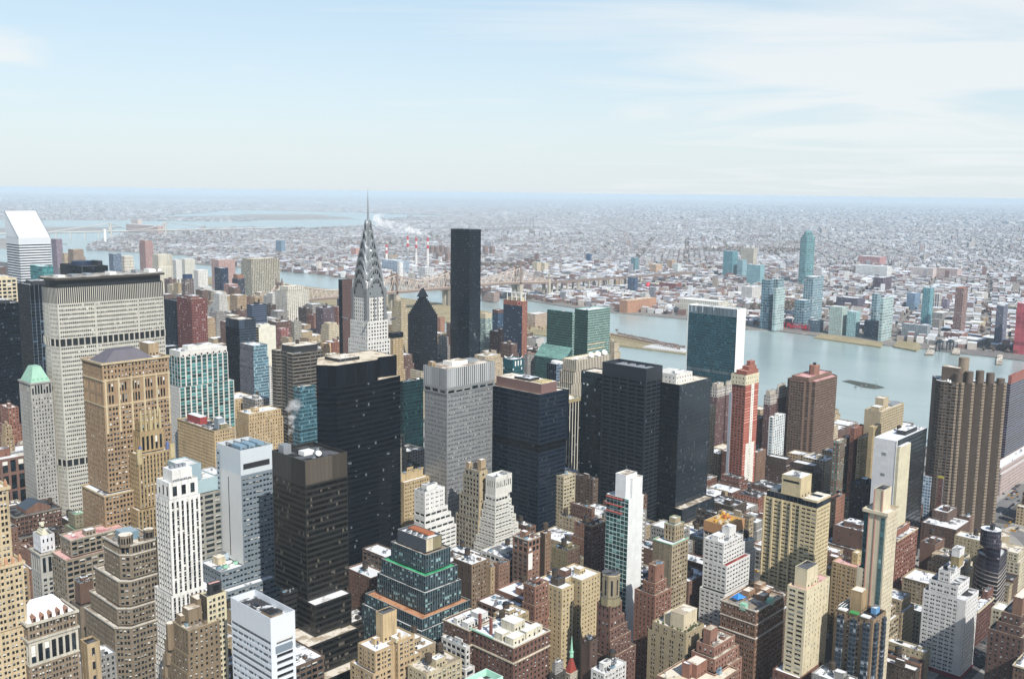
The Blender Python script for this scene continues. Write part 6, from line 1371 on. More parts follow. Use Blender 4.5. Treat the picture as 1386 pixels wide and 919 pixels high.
def pinstripe():
    x, y, lu, lv, h = (732.7, 477.8, 53.3, 21.6, 150)
    st = CW(facade('#56626e', '#070f18', 1.45, 3.8, .82, .93, .05, '#4a535b', .08, .4, .025, '#11181f', .4), 1.45, 3.8)
    sl = CW(facade('#2b3138', '#0b1117', 1.45, 3.8, .86, .8, .04, '#3c434a', .1, .4, .02, '#11161c'), 1.45, 3.8)
    rt = building((x, y, lu, lv+14, h), 'office_tower', 'black tower with fine white pinstripe mullions and a white roof plant house', 'skyscraper', M_DKMETAL, (sl, st), [T(0, 22, 6, 17, -6, -20, roof=R_PAVE), T(22, 36, 2, 9, 0, -18, roof=R_PAVE), T(36, 150)], R_TAN)
    wm = masonry('#cfccc4', .08, .2)
    b = MB(); O = np.concatenate([face(b, (3, 6), (1, 0), lu*.5, 149, 158, P(4.2, 3.4, ((.3, .6),), (.3, .65), .2)), face(b, (3, lv+10), (0, -1), lv+4, 149, 158, P(4.2, 3.4, ((.3, .6),), (.3, .65), .2))])
    b.box(3.2, 6.2, 157, 3+lu*.5, lv+10, 158, 0); t = b.build('plant_house', [wm], rt); put_windows(rt, O, S_OLD, 0, random.Random(3))
    for k in range(4): 
        b = MB(); b.cyl(7+k*4.5, 12, 158, 160, 1.4, n=12, top=1); b.build('cooling_fan', [M_WHITE, M_DKMETAL], rt)
    antenna(rt, lu*.45, 9, 158, 7); dish(rt, 6, 8, 158, 2)
pinstripe()
def slab_un():
    x, y, lu, lv, h = (1277.2, 737.4, 25.7, 84.9, 152)
    g = facade('#1f5560', '#124350', 1.2, 3.75, .9, .64, .1, '#3f7f8c', .07, .35, .035, '#1b4d58', .5)
    rt = building((x, y, lu, lv, h), 'office_slab', 'thin green-blue glass slab with a white marble end wall by the river', 'skyscraper', masonry('#d9d8d2', .04, .1), (CW(g, 1.2, 3.75), BLANK), [T(0, 52), T(52, 56, st=(CW(facade('#7d8c92', '#4a5a62', 1.2, 4, .8, 1, 0), 1.2, 4), BLANK)), T(56, 140), T(140, 152, st=(CW(facade('#8a9aa2', '#4c5f6a', 2.4, 12, .75, 1, .1, '#aab6ba', .3), 2.4, 12), BLANK), par=3)], R_GREY)
    part_box(rt, 'white_edge', -.6, lv-.5, 0, lu, lv+.6, 152.4, M_WHITE)
slab_un()
def tudor(spec, label):
    x, y, lu, lv, h = spec
    return building(spec, 'apartment_tower', label, 'apartment tower', masonry('#6f5050'), CW(facade('#6f5250', '#2c2828', 2.9, 3.0, .42, .5, .2), 2.9, 3), [T(0, h-16), T(h-16, h-5, st=CW(facade('#bdb6ac', '#3a3838', 3.2, 3.5, .45, .6, .1), 3.2, 3.5), wall=LIME), T(h-5, h, -1.5, -1.5, -1.5, -1.5, wall=LIME, st=BLANK)], R_PINK, 'v', group='purple-brown apartment towers with white crowns')
tudor((1003.8, 601.7, 18.5, 9.2, 96), 'leftmost white-crowned purple-brown apartment tower, beside the pinstripe tower')
tudor((1024.6, 601.0, 20.7, 4.6, 96), 'white-crowned purple-brown apartment tower touching the red and cream tower')
tudor((1028.4, 544.8, 16.0, 8.2, 92), 'lower white-crowned purple-brown tower left of the balconied brown tower')
tudor((1044.4, 543.2, 21.9, 3.8, 98), 'white-crowned purple-brown tower half hidden by the balconied brown tower')
building((913.5, 556.5, 13.7, 20.0, 90), 'apartment_tower', 'narrow tan edge of a tower behind the pinstripe tower', 'apartment tower', masonry('#b5a27c'), P(4, 3, ((.2, .8),), (.3, .75)), None, R_TAN)
def red_white():
    x, y, lu, lv, h = (901.7, 506.4, 27.1, 16.3, 122)
    red, cr = masonry('#a04a38', .1, .2), masonry('#d0c19a', .08, .15)
    fr = CW(facade('#b5543e', '#a34836', 3, 2.95, .2, .12, 0, '#d8c8b8', .8, .8, 0, '#c9b5a0'), 3, 2.95)
    lf = P(3.6, 2.95, ((.2, .85),), (.2, .75), .8)
    rt = building((x, y, lu, lv, h), 'apartment_tower', 'tall red and cream apartment tower with a stepped red crown', 'apartment tower', red, (lf, CW(facade('#a84c38', '#c8b09a', 50, 2.95, 1, .14, 0, '#c8b09a', .8, .8, 0), 50, 2.95)), [T(0, 122), T(122, 133, 1, 0, 0, 1, wall=cr, st=P(4, 5.5, ((.3, .6),), (.3, .7)))], R_RED)
    for a, c, e, g, z0, z1 in ((2, 1, lu-.5, lv*.8, 132, 137), (lu*.3, 2, lu-3, lv*.6, 137, 141), (lu*.45, 3, lu-5, lv*.45, 141, 146)): part_box(rt, 'stepped_crown', a, c, z0, e, g, z1, red, R_RED)
    q = MB(); O = face(q, (lu*.42, -.3), (1, 0), lu*.22, 3, 122, P(4, 2.95, ((.35, .65),), (.3, .7), .2)); q.build('white_strip', [masonry('#dcd6ca', .05, .1)], rt); put_windows(rt, O, S_OLD, 0, random.Random(5))
    part_box(rt, 'white_base_panel', lu*.2, -.25, 2, lu*.41, -.03, 58, masonry('#dcd6ca', .05, .1)); part_box(rt, 'white_base_panel', lu*.65, -.25, 2, lu*.86, -.03, 58, masonry('#dcd6ca', .05, .1))
    part_box(rt, 'silver_column', -.8, lv-.6, 0, 2.2, lv+2.6, 112, plain('#b5bcc4', .4, .3, .1, 'silver_panel'))
red_white()
def balconies():
    x, y, lu, lv, h = (1038.2, 499.9, 70.9, 32.3, 112)
    m = masonry('#7c5a4c', .12, .2); st = P(3.7, 2.95, ((.1, .9),), (.3, .82), .8); 
    c = 9; pts = [(c*1.3, 0), (lu-c, 0), (lu, c), (lu, lv), (c, lv+6), (0, lv-2), (0, c*1.3)]
    pts = [(8, -2), (lu-7, -2), (lu, 5), (lu, lv), (6, lv), (0, lv-6), (0, 8), (3.5, 8), (3.5, 3), (8, 3)]
    rt = building((x, y, lu, lv, h), 'apartment_tower', 'red-brown apartment tower with recessed balconies on every floor', 'apartment tower', m, st, [T(0, 108, pts=pts), T(108, 112, -6, -6, -5, -5, st=BLANK)], R_PINK, trim=masonry('#8a6052'))
    cb = MB(); pp = [(lu*.52+6*math.cos(PI/8+k*PI/4), lv*.45+6*math.sin(PI/8+k*PI/4)) for k in range(8)]; cb.prism(pp, 111, 122, 0, 1); cb.build('octagonal_penthouse', [masonry('#9a5c48'), R_RED], rt); part_box(rt, 'vent', lu*.52-1.4, lv*.45-1.4, 122, lu*.52+1.4, lv*.45+1.4, 125, M_DKMETAL)
balconies()
building((979.8, 513.8, 27.5, 5.5, 74), 'apartment_tower', 'slim white tower with pale blue glass strips left of the balconied brown tower', 'apartment tower', WHITE, CW(facade('#d2d3d0', '#4a7480', 5, 3.1, .5, .65, .2, '#9ab8bc', .1), 5, 3.1), None, R_SNOW, 'o')
building((1051.7, 570.0, 21.8, 6.0, 52), 'apartment_building', 'red-brown block with a white roof right of the red and cream tower', 'apartment block', BRICKO, S_SMALL, [T(0, 52)], R_SNOW, 'v')
building((933.5, 507.4, 21.0, 5.4, 44), 'apartment_building', 'orange brick block behind the foot of the red and cream tower', 'apartment block', masonry('#8a5e48'), S_SMALL, None, R_SNOW, 'v')

# ---------------------------------------------------------------- right-hand side
def yellow_slab():
    x, y, lu, lv, h = (630.2, 293.4, 21.0, 41.4, 106)
    m = masonry('#c6ab76', .1, .2); gl = P(3.6, 2.95, ((.08, .92),), (.36, .82), .5, wall=m); gr = P(4.4, 2.95, ((.12, .46), (.56, .9)), (.3, .78), .5)
    pts = [(0, 0), (lu, 0), (lu, lv), (1.1, lv), (1.1, lv*.31), (0, lv*.31)]
    rt = building((x, y, lu, lv, h), 'apartment_tower', 'wide yellow apartment slab with rows of dark balconies and a square top house', 'apartment tower', m, (gl, gr), [T(0, 102, pts=pts), T(102, 106, pts=[(.6, .6), (lu-.6, .6), (lu-.6, lv-.6), (3, lv-.6), (3, lv*.3), (.6, lv*.3)], st=CW(G_NAVYL, 2, 4))], R_TAR, nw=0)
    bulkhead(rt, 3.5, lv*.36, lu-1, lv*.72, 104.9, 15, m, R_GREY); part_box(rt, 'dark_slot', 3.38, lv*.39, 115.5, 3.49, lv*.69, 117, BLACKSP)
    part_box(rt, 'roof_slab', 0, 0, 106.02, lu, lv*.26, 107.6, m, R_TAN); skylight(rt, lu/2, lv*.13, 107.6, 5, 8); part_box(rt, 'roof_plant', 5, lv*.8, 104.9, lu-3, lv*.95, 107.5, M_STEEL)
    for k in range(5): part_box(rt, 'pier', -.1, lv*(.31+.69*k/4)-.7 if k else lv*.31-1.4, 0, 1.05 if k else -.02, lv*(.31+.69*k/4)+.6 if k < 4 else lv, 102, m)
yellow_slab()
def cream_tower():
    x, y, lu, lv, h = (590.2, 228.6, 17.4, 11.8, 124)
    m = masonry('#cbb896', .1, .2); st = (P(5.2, 3.0, ((.62, .78),), (.25, .75), .3), P(2.4, 3.0, ((.3, .62),), (.22, .78), .3))
    rt = building((x, y, lu, lv, h), 'apartment_tower', 'slim cream tower with pink-edged piers and a tall square chimney-like top', 'apartment tower', m, st, [T(0, 84, 0, 0, 0, 5), T(84, 122, 0, 0, 0, 0), T(122, 124, 1.6, 1.2, 1.2, 3.5, st=BLANK)], R_TAN, nw=60)
    pk = plain('#b58878', .8, 0, .1, 'pink_render')
    part_box(rt, 'glass_bay', .6, lv+.02, 84, lu, lv+3, 121.9, CW(G_TEAL)['mat']); part_box(rt, 'glass_strip', -.3, lv*.08, 62, -.02, lv*.3, 120, facade('#5a6f72', '#2f6064', 2, 3, .85, .85, .1, '#86a5a8', .08))
    for py in (lv*.97, lv*.62): part_box(rt, 'pink_pier', -.4, py-.4, 0, -.02, py+.3, 122, pk)
    bulkhead(rt, lu*.15, lv*.35, lu*.85, lv*.85, 122.9, 14, m, R_DARK, False)
    for py in (.36, .8): part_box(rt, 'pink_pier', lu*.15-.35, lv*py, 123.2, lu*.15-.13, lv*py+.8, 136.5, pk)
cream_tower()
def cream_slab():
    x, y, lu, lv, h = (522.4, 246.6, 30.8, 12.4, 88)
    m = masonry('#ccb88e', .1, .3); lf = P(5.2, 3.0, ((.12, .82),), (.28, .76), .3); rf = P(4.4, 3.0, ((.38, .58),), (.3, .7), .25, skip=.3)
    rt = building((x, y, lu, lv, h), 'apartment_tower', 'cream apartment slab with pink roof terrace at lower right', 'apartment tower', m, (lf, rf), [T(0, 88)], R_PINK, 'v')
    bulkhead(rt, lu*.12, lv*.18, lu*.6, lv*.8, 86.9, 12, m, R_DARK)
cream_slab()
def bay_tower():
    x, y, lu, lv, h = (541.3, 213.4, 18.7, 23.6, 74)
    m = masonry('#8c6a48', .2, .35); gb = facade('#46505c', '#243442', 2.2, 3.0, .86, .7, .22, '#8d9aa6', .14, .5, .03)
    rt = building((x, y, lu, lv, h), 'apartment_tower', 'brown brick tower with blue-grey glass bays and a tan roof stub', 'apartment tower', m, P(3.4, 3.0, ((.3, .68),), (.28, .74)), [T(0, 74)], R_DARK)
    for k in range(3): 
        py = lv*(.06+.34*k); b = MB(); b.box(-1.6, py, 0, -.02, py+lv*.16, 71); b.build('bay_window_stack', [gb], rt)
    for k in range(2): b = MB(); b.box(lu*(.1+.6*k), -1.5, 0, lu*(.1+.6*k)+lu*.2, -.02, 71); b.build('bay_window_stack', [gb], rt)
    for k in range(3): part_box(rt, 'awning', -.8, lv*(.1+.3*k), 74.2, 3, lv*(.1+.3*k)+5, 74.9, (M_WHITE, plain('#3f8a4a', .8, 0, .2, 'green_awning'), M_WHITE)[k])
    bulkhead(rt, lu*.3, lv*.42, lu*.75, lv*.72, 73, 13, masonry('#a9824e'), R_TAN, True); part_box(rt, 'blue_plant', lu*.55, lv*.12, 73, lu*.85, lv*.25, 77, plain('#6a9ac4', .5, .1, .15, 'blue_plant'), R_GREY)
    for k in range(5): ac_unit(rt, 3+k*2.2, lv*.8+k % 2*3, 73, 2, 1.6, 1.6, M_BLUEMECH)
    for k in range(3): part_box(rt, 'pergola', 1, lv*(.78+.07*k), 76, lu-1, lv*(.78+.07*k)+.3, 76.3, M_WHITE)
bay_tower()
building((658.4, 270.6, 12.6, 22.2, 56), 'apartment_building', 'tan brick block with pink roof below the brown blank-walled block', 'apartment block', masonry('#ab8756'), S_APT, None, R_PINK, 'v')
building((665.4, 276.9, 8.8, 4.4, 64), 'stair_tower', 'small tan rooftop tower beside the slim cream tower', 'building', masonry('#b89858'), S_FEW, None, R_TAN) 
building((764.1, 310.5, 22.1, 30.0, 46), 'warehouse', 'brown block with a blank wall and cluttered grey roof left of the slim cream tower', 'warehouse', masonry('#714a3e', .12, .2), (P(9, 6, ((.45, .55),), (.35, .6), skip=.4), S_SMALL), [T(0, 30, 4, 0, 0, 9), T(30, 46)], R_GREY, 'mmv')
building((779.5, 346.3, 17.4, 5.3, 64), 'apartment_building', 'narrow orange brick block right of the yellow slab', 'apartment block', BRICKO, (P(3, 3.2, ((.3, .65),), wall=DKBROWN), S_SMALL), None, R_DARK, 'v')
building((840.3, 343.1, 24.3, 17.9, 62), 'apartment_building', 'dark purple-brown brick block left of the white slab wall', 'apartment block', masonry('#564444', .12, .2), P(3.2, 3.2, ((.3, .65),), (.3, .7)), None, R_DARK, 'ov')
def white_slab():
    x, y, lu, lv, h = (798.9, 306.1, 68.0, 18.9, 118)
    rt = building((x, y, lu, lv, h), 'office_tower', 'tower with a big blank white side wall and a dark glass face', 'office tower', masonry('#cfcfce', .04, .1), (BLANK, CW(facade('#10161e', '#0b1219', 1.5, 3.8, .93, .6, .03, '#3a434c', .1, .4, .02), 1.5, 3.8)), [T(0, 118)], R_SNOW, nw=0)
    part_box(rt, 'cream_stair_tower', -.02, -3, 0, lu*.36, -.02, 113, masonry('#c6b893', .05, .15), R_GREY); part_box(rt, 'white_return_wall', -.3, -.6, 0, .9, -.03, 118.3, M_WHITE)
    for z in (104, 86): part_box(rt, 'wall_vent', -.12, lv*.42, z, -.02, lv*.62, z+2.4, M_STEEL)
    part_box(rt, 'penthouse', lu*.42, lv*.2, 117, lu*.8, lv*.6, 121, M_DKMETAL, R_GREY); water_tank(rt, lu*.6, lv*.75, 117, 2, 3, 1.5); antenna(rt, lu*.75, lv*.4, 121, 6); ac_unit(rt, lu*.9, 4, 117, 3, 2.4, 2, M_WHITE)
white_slab()
def river_tan():
    x, y, lu, lv, h = (982.0, 394.2, 60.8, 17.4, 100)
    m = masonry('#b39a74', .1, .2)
    rt = building((x, y, lu, lv, h), 'apartment_tower', 'tan apartment slab with balcony columns and chimney top in front of the river', 'apartment tower', m, (BLANK, P(5.2, 2.9, ((.1, .55), (.68, .85)), (.25, .8), .8)), [T(0, 100)], R_TAN)
    bulkhead(rt, lu*.28, lv*.3, lu*.5, lv*.8, 99, 11, m, R_TAN); bulkhead(rt, lu*.05, lv*.2, lu*.25, lv*.7, 99, 4, m, R_GREY); part_box(rt, 'roof_plant', lu*.6, lv*.2, 99, lu*.95, lv*.6, 101.5, M_STEEL)
river_tan()
building((950.1, 388.3, 20.0, 4.6, 90), 'apartment_tower', 'ochre square chimney-topped block before the tan river slab', 'apartment tower', masonry('#b09058'), (BLANK, P(3.4, 3, ((.3, .65),))), None, R_TAN)
building((959.7, 403.7, 21.8, 3.9, 74), 'apartment_building', 'ochre apartment block with stacked windows between red brick and tan', 'apartment block', masonry('#b3935c'), P(3.4, 2.95, ((.15, .8),), (.3, .75)), None, R_SNOW, 'v')
building((962.8, 412.7, 25.4, 4.8, 82), 'apartment_building', 'tall red brick block with a stubby top left of the tan river slab', 'apartment block', masonry('#8e4c3c'), S_SMALL, None, R_RED, 'v')
building((946.5, 421.2, 33.6, 6.4, 70), 'apartment_building', 'brick and teal-glass balcony block right of the balconied brown tower', 'apartment block', masonry('#8a664c'), CW(facade('#8c664c', '#2e6e70', 3.4, 2.95, .62, .7, .25, '#8ab8b4', .1, .7, .04), 3.4, 2.95), None, R_TAN, 'v')
def rounded_tower():
    x, y, lu, lv, h = (932.2, 301.0, 136.2, 23.3, 158)
    m = masonry('#67544a', .1, .2); lit = masonry('#8f7864', .1, .2)  # lit: paler copy, sunlight painted on the faces turned to the front
    a, c = 7.3, 6.4; pts = []; px, py = 0.0, 0.0
    blank = BLANK; bal = P(50, 2.95, ((.0, 1.0),), (.28, .78), .9, m=.4)
    ox, oy = 0, 0
    n = 5; P_ = []
    for i in range(n):
        if i: P_.append((px, py)); py -= a
        # rounded bay: from the blank wall's foot round to the right
        for k in range(0, 5): t = PI+k*PI/8*1.0; P_.append((px+c*.5+c*.5*math.cos(t), py+1.2+2.4*math.sin(t)))
        px += c*1.0
        P_.append((px, py+1.2))
    P_.append((px+2, py+1.2)); P_.append((px+2, py+26)); P_.append((20, 34)); 
    # the round shaft at the left
    for k in range(7): t = PI/2+k*PI/9; P_.append((4.5+8*math.cos(t), 16+9*math.sin(t)))
    P_.append((-2.4, 8)); P_.append((-1.5, 4)); P_.append((0, 3))
    rt = root('apartment_tower', 'brown apartment tower of rounded balcony stacks and blank fins by the river', 'apartment tower', (x, y, 0)); BOXES.append((x-10, y-32, x+36, y+34, 158))
    def shell(pp, z0, z1, nm):
        b = MB(); O = []
        for i in range(len(pp)):
            p, q = pp[i], pp[(i+1) % len(pp)]; L = math.hypot(q[0]-p[0], q[1]-p[1])
            if L < .05: continue
            d = ((q[0]-p[0])/L, (q[1]-p[1])/L); nn = (d[1], -d[0]); vis = nn[0]*-(x+p[0])+nn[1]*-(y+p[1]) > 0
            round_ = L < 5.5
            s = bal if (vis and round_ and L > .8) else (P(4, 2.95, ((.35, .65),), (.3, .7), .3) if vis and nn[1] < -.5 and L > 1 else BLANK)
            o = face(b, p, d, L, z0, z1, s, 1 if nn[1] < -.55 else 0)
            if len(o): O.append(o)
        b.build(nm, [m, lit], rt)
        if O: put_windows(rt, np.concatenate(O), bal, 0, random.Random(7))
        r = MB(); r.poly([(*p, z1-.6) for p in pp]); r.build('roof', [R_GREY], rt)
    shell(P_, 6, 150, 'wall')
    bx = 0; 
    for i, hh in enumerate((158, 160, 161, 159, 154)):
        cx_, cy_ = c*.5+i*c, -i*a+4.5; b = MB(); b.cyl(cx_, cy_, 149, hh, 3.6, n=20, mi=0); b.build('rounded_crown', [m], rt)
    b = MB(); b.cyl(13, 4, 149, 172, 4.6, n=24); b.build('round_tank_house', [lit, R_TAN], rt); part_box(rt, 'crown_block', 3, 4, 149, 14, 20, 163, m, R_TAN)
    for k in range(3): 
        b = MB(); bm_ = 1.3; b.cyl(-2+k*3, 10+k*3, 149.4, 151.8, bm_, bm_*.4, 10); b.build('satellite_dome', [M_WHITE], rt)
    b = MB(); b.prism([(-14, -6), (30, -44), (44, -40), (46, 2), (36, 36), (-16, 36)], 0, 6, 0, 1); b.build('podium', [masonry('#a08a64'), R_PAVE], rt)
    part_box(rt, 'planter', -10, 4, 6, -6, 30, 7, plain('#3f4a2a', .9, 0, .3, 'evergreen_shrub'))
rounded_tower()
building((1255.6, 349.5, 99.2, 5.8, 108), 'apartment_tower', 'dark blue tower with pink-white bands and red top at the right edge', 'apartment tower', MAROON, CW(facade('#957a80', '#14233a', 50, 3.1, 1, .78, .0, '#888888', .1, .6, .0), 50, 3.1), [T(0, 98), T(98, 108, -2, 0, 0, -2, wall=masonry('#a04a44'), st=BLANK)], R_RED)
building((1112.7, 311.0, 130.4, 14.0, 30), 'hospital_building', 'pinkish stone institution with rows of paired windows at the right edge', 'building', masonry('#b59a98', .1, .2), P(3.4, 3.6, ((.2, .45), (.55, .8)), (.25, .75)), [T(0, 24, 3, 1, 0, 0, cor=(.4, .6)), T(24, 30, -1, -1, 0, -1)], R_SNOW, 'v')
def brick_blue():
    x, y, lu, lv, h = (929.3, 309.7, 21.4, 17.2, 58)
    m = masonry('#74403c', .1, .2); gb = facade('#a5b8c6', '#4a6478', 2.6, 3.0, .7, .55, .3, '#c2d0d8', .1, .5, .03)
    rt = building((x, y, lu, lv, h), 'apartment_building', 'maroon brick block with pale blue glass corners and yellow-green top', 'apartment block', m, (P(3.2, 3, ((.3, .65),), (.3, .7), .2, skip=.35), CW(gb, 2.6, 3)), [T(0, 58)], R_GREY, 'v')
    part_box(rt, 'glass_wing', -1.2, lv*.62, 0, -.02, lv+1, 57, gb); part_box(rt, 'lime_cap', -.1, -.3, 57.5, lu, lv*.4, 59.5, plain('#b0a848', .6, 0, .1, 'lime_panel')); part_box(rt, 'maroon_patch', lu*.3, -.2, 0, lu*.6, -.02, 34, m)
brick_blue()
building((884.2, 280.1, 37.4, 31.0, 26), 'apartment_building', 'long low brown brick block with grey roof behind the street corner', 'apartment block', masonry('#6a4a44'), S_SMALL, None, R_GREY, 'v')
building((902.5, 294.4, 24.9, 13.9, 34), 'apartment_building', 'brown low block with a hipped grey roof below the maroon brick block', 'apartment block', masonry('#6e504a'), S_SMALL, None, R_GREY, 'o')
building((935.2, 285.7, 24.5, 9.3, 24), 'apartment_building', 'low brown block with pale roof near the rounded tower podium', 'apartment block', masonry('#75554c'), S_SMALL, None, R_GREY, 'v')
building((809.4, 272.2, 22.7, 11.9, 34), 'apartment_building', 'square brown building with a blank red-brown side wall by the avenue', 'building', masonry('#7c5346', .08, .15), (BLANK, S_SMALL), None, R_TAR, 'ov')
building((750.8, 281.7, 43.5, 7.1, 50), 'apartment_building', 'red brick building with large regular windows and copper roof house', 'building', masonry('#96503e'), (S_SMALL, P(4.2, 3.7, ((.2, .8),), (.22, .78))), [T(0, 50, cor=(.4, .7)), T(50, 56, -2, -6, -8, -3)], R_GREY, 'v', trim=CREAM)
def curved():
    x, y, lu, lv, h = (755.0, 211.5, 36.7, 15.2, 58)
    m = plain('#54454a', .5, .1, .15, 'dark_brown_panel'); bd = CW(facade('#b0a59c', '#2c2a30', 50, 3.2, 1, .74, .0, '#555555', .15, .7, 0), 50, 3.2); dk = CW(facade('#46414c', '#232734', 1.6, 3.2, .8, .7, .08, '#6a6a78', .1, .4, .04), 1.6, 3.2)
    def arc(s):
        q = [(lu*s, lv*(1-s))] ; q = []
        for k in range(9):
            t = PI/2+(PI/2)*k/8; q.append((lu*.9*s+lu*1.0*s*math.cos(t), lv*.95*s*0+lv*(1-s)+lv*s*math.sin(t)))
        return q
    def outline(i):
        R_ = lv*1.05-i; c = (lu*.55, lv*.0+R_*.15)
        p = [(c[0]+R_*math.cos(PI*.55+PI*.55*k/8)*.8, c[1]+R_*math.sin(PI*.55+PI*.55*k/8)*.95) for k in range(9)]
        return p+[(lu*.45, -2+i), (lu-i, 0+i), (lu-i, lv*.9-i)]
    rt = building((x, y, lu, lv, h), 'apartment_tower', 'dark curved building with pale floor bands and a drum on its roof', 'apartment tower', m, bd, [T(0, 40, pts=outline(0)), T(40, 51, pts=outline(.4), st=dk), T(51, 58, pts=outline(4), st=dk)], R_TAR)
    b = MB(); b.cyl(lu*.5, lv*.55, 57, 70, 7.2, n=28, mi=0, top=1); b.build('roof_drum', [dk['mat'], R_GREY], rt); part_box(rt, 'roof_plant', lu*.4, lv*.4, 70, lu*.55, lv*.55, 74, M_DKMETAL); antenna(rt, lu*.5, lv*.6, 70, 7)
curved()
def white_steps():
    x, y, lu, lv, h = (653.6, 197.3, 25.1, 27.7, 56)
    wm = masonry('#cccac8', .06, .15); s = P(4.0, 2.95, ((.14, .48), (.54, .84)), (.3, .74)); f = P(3.4, 2.95, ((.3, .7),), (.3, .72))
    pts = [(0, 0), (lu, 0), (lu, lv), (0, lv)]
    rt = building((x, y, lu, lv, h), 'apartment_building', 'white brick stepped apartment block with a white and gold roof tower', 'apartment block', wm, (s, f), [T(3, 56), T(0, 3, .3, .3, .3, .3, st=BLANK, wall=plain('#7a2c38', .7, 0, .1, 'red_awning')), T(56, 64, -1, -6, -1.5, -3), T(64, 72, -2.5, -12, -3, -8), T(72, 75, -3.5, -14, -4, -18)], R_TAR, 'v')
    bulkhead(rt, lu*.3, lv*.32, lu*.68, lv*.5, 74, 7, masonry('#a08448'), R_GREY, False); bulkhead(rt, lu*.3, lv*.32, lu*.68, lv*.5, 81.3, 5, wm, R_GREY, False)
    part_box(rt, 'blank_panel', -.1, 1, 4, -.02, lv*.2, 54, wm)
white_steps()
building((689.7, 237.7, 12.8, 13.9, 24), 'apartment_building', 'cream five-storey walk-up left of the white stepped block', 'apartment block', masonry('#b5a98e'), P(2.6, 3.2, ((.28, .7),), (.24, .76)), None, R_SNOW, 'v')
building((711.3, 206.4, 35.5, 7.6, 27), 'apartment_building', 'maroon brick building with a cream cornice right of the white stepped block', 'apartment block', MAROON, P(4.4, 3.3, ((.15, .48), (.55, .88)), (.25, .78)), [T(0, 27, cor=(.6, .9))], R_GREY, 'v', trim=CREAM)
building((741.5, 209.3, 13.3, 3.6, 32), 'apartment_building', 'red-brown brick block beside the dark curved building', 'apartment block', masonry('#7d463c'), S_SMALL, None, R_GREY, 'v')
def dark_right():
    rt, lu, lv, h = stepped_brick((611.0, 150.5, 49.1, 17.8, 72), 'dark purple-brown stepped apartment block at the right edge', [T(0, 60, 0, 0, 0, 2), T(60, 66, -1, -1.5, 0, -2), T(66, 72, -2.5, -3, 0, -4)], '#694640', kit='v')
    bulkhead(rt, lu*.1, lv*.2, lu*.6, lv*.5, 71, 11, masonry('#8a5a44'), R_TAN)
dark_right()
building((593.6, 142.2, 29.5, 8.0, 50), 'apartment_building', 'brown block with pale cornice at the bottom right corner', 'apartment block', masonry('#75503f'), S_OLD, [T(0, 50, cor=(.5, .8))], R_SNOW, 'v', trim=CREAM)

# ---------------------------------------------------------------- midtown east beyond the spire, seen small
def far_tower(spec, label, wallc, glc, bay=3, fh=3.3, wx=.55, wz=.55, tiers=None, roof=None, name='apartment_tower', kit='', blind=.2, group=None, **k):
    st = CW(facade(wallc, glc, bay, fh, wx, wz, blind, '#9aa0a4', .12, .7, .03, k.get('sp')), bay, fh)
    return building(spec, name, label, name.replace('_', ' '), masonry(wallc, .12, .2), st, tiers, roof or R_GREY, kit, group=group)
far_tower((678.1, 1243.9, 23.6, 41.3, 168), 'square red-brown tower with small dark windows and white roof', '#7a4640', '#2a2024', 3.0, 3.6, .5, .5, kit='mv', roof=R_SNOW)
building((684.9, 1296.3, 21.8, 39.0, 160), 'office_tower', 'dark navy slab just right of the broad pale slab', 'office tower', M_DKMETAL, CW(facade('#3a4450', '#141e2c', 4.2, 3.7, .85, .9, .08, '#44546a', .1), 4.2, 3.7), None, R_DARK)
def dk_small():
    building((730.2, 1208.5, 26.7, 36.2, 138), 'office_tower', 'navy square tower with flat pale roof in front of the green-topped mid towers', 'office tower', M_DKMETAL, (CW(G_NAVY), CW(facade('#34414e', '#1a2636', 1.5, 3.7, .85, .6, .06, '#46566a', .1))), [T(0, 126), T(126, 138, st=CW(facade('#3a4654', '#2a3644', 3, 12, .92, 1, 0)))], R_TAN, 'v')
dk_small()
building((652.2, 1048.9, 21.7, 32.2, 128), 'office_tower', 'grey tower with a plain left side and teal banded right side', 'office tower', GREYST, (CW(facade('#66666e', '#5c5d66', 4, 3.7, .8, .6, .0, '#777777', .5, .6, 0), 4, 3.7), CW(facade('#7a95a0', '#24586a', 1.5, 3.7, .85, .62, .2, '#8fb0b8', .08), 1.5, 3.7)), [T(0, 112), T(112, 128, -.5, -.5, -1, -1)], R_GREY, 'v')
building((771.7, 1224.9, 28.7, 23.5, 122), 'office_tower', 'block with a big plain cream wall and dark banded left side', 'office tower', masonry('#d2cbb6', .04, .1), (CW(facade('#b0a890', '#1e2226', 50, 3.7, 1, .6, 0), 50, 3.7), BLANK), None, R_GREY, 'mv')
building((896.9, 1442.4, 28.9, 16.1, 126), 'office_tower', 'dark blue ribbon-windowed block behind the cream wall', 'office tower', M_DKMETAL, CW(facade('#5c6c80', '#16243a', 50, 3.7, 1, .62, 0, '#444444', .1), 50, 3.7), None, R_GREY, 'o')
far_tower((906.3, 1372.1, 15.9, 13.0, 92), 'red and white tower under construction left of the pale twin slabs', '#a0605a', '#3a2c30', 3.2, 3.4, .6, .6)
far_tower((1196.8, 1785.7, 57.2, 45.1, 112), 'tall pale cream tower with vertical dark slots', '#cfc8b8', '#54564f', 5, 3, .5, .7, [T(0, 104), T(104, 112, -8, -6, -8, -8)], R_TAN)  # the slots are darker panes in the facade colours
far_tower((1004.3, 1477.6, 15.9, 11.6, 84), 'grey-tan slab with a cream stub on its roof before the pale twin slabs', '#9a9688', '#46484a', 3, 3.1, .55, .5, kit='o')
far_tower((1110.4, 1536.6, 27.9, 23.9, 96), 'purple-brown slab with pale roof left of the granite slab', '#5c4a52', '#2a262e', 3, 3.1, .5, .5, kit='o')
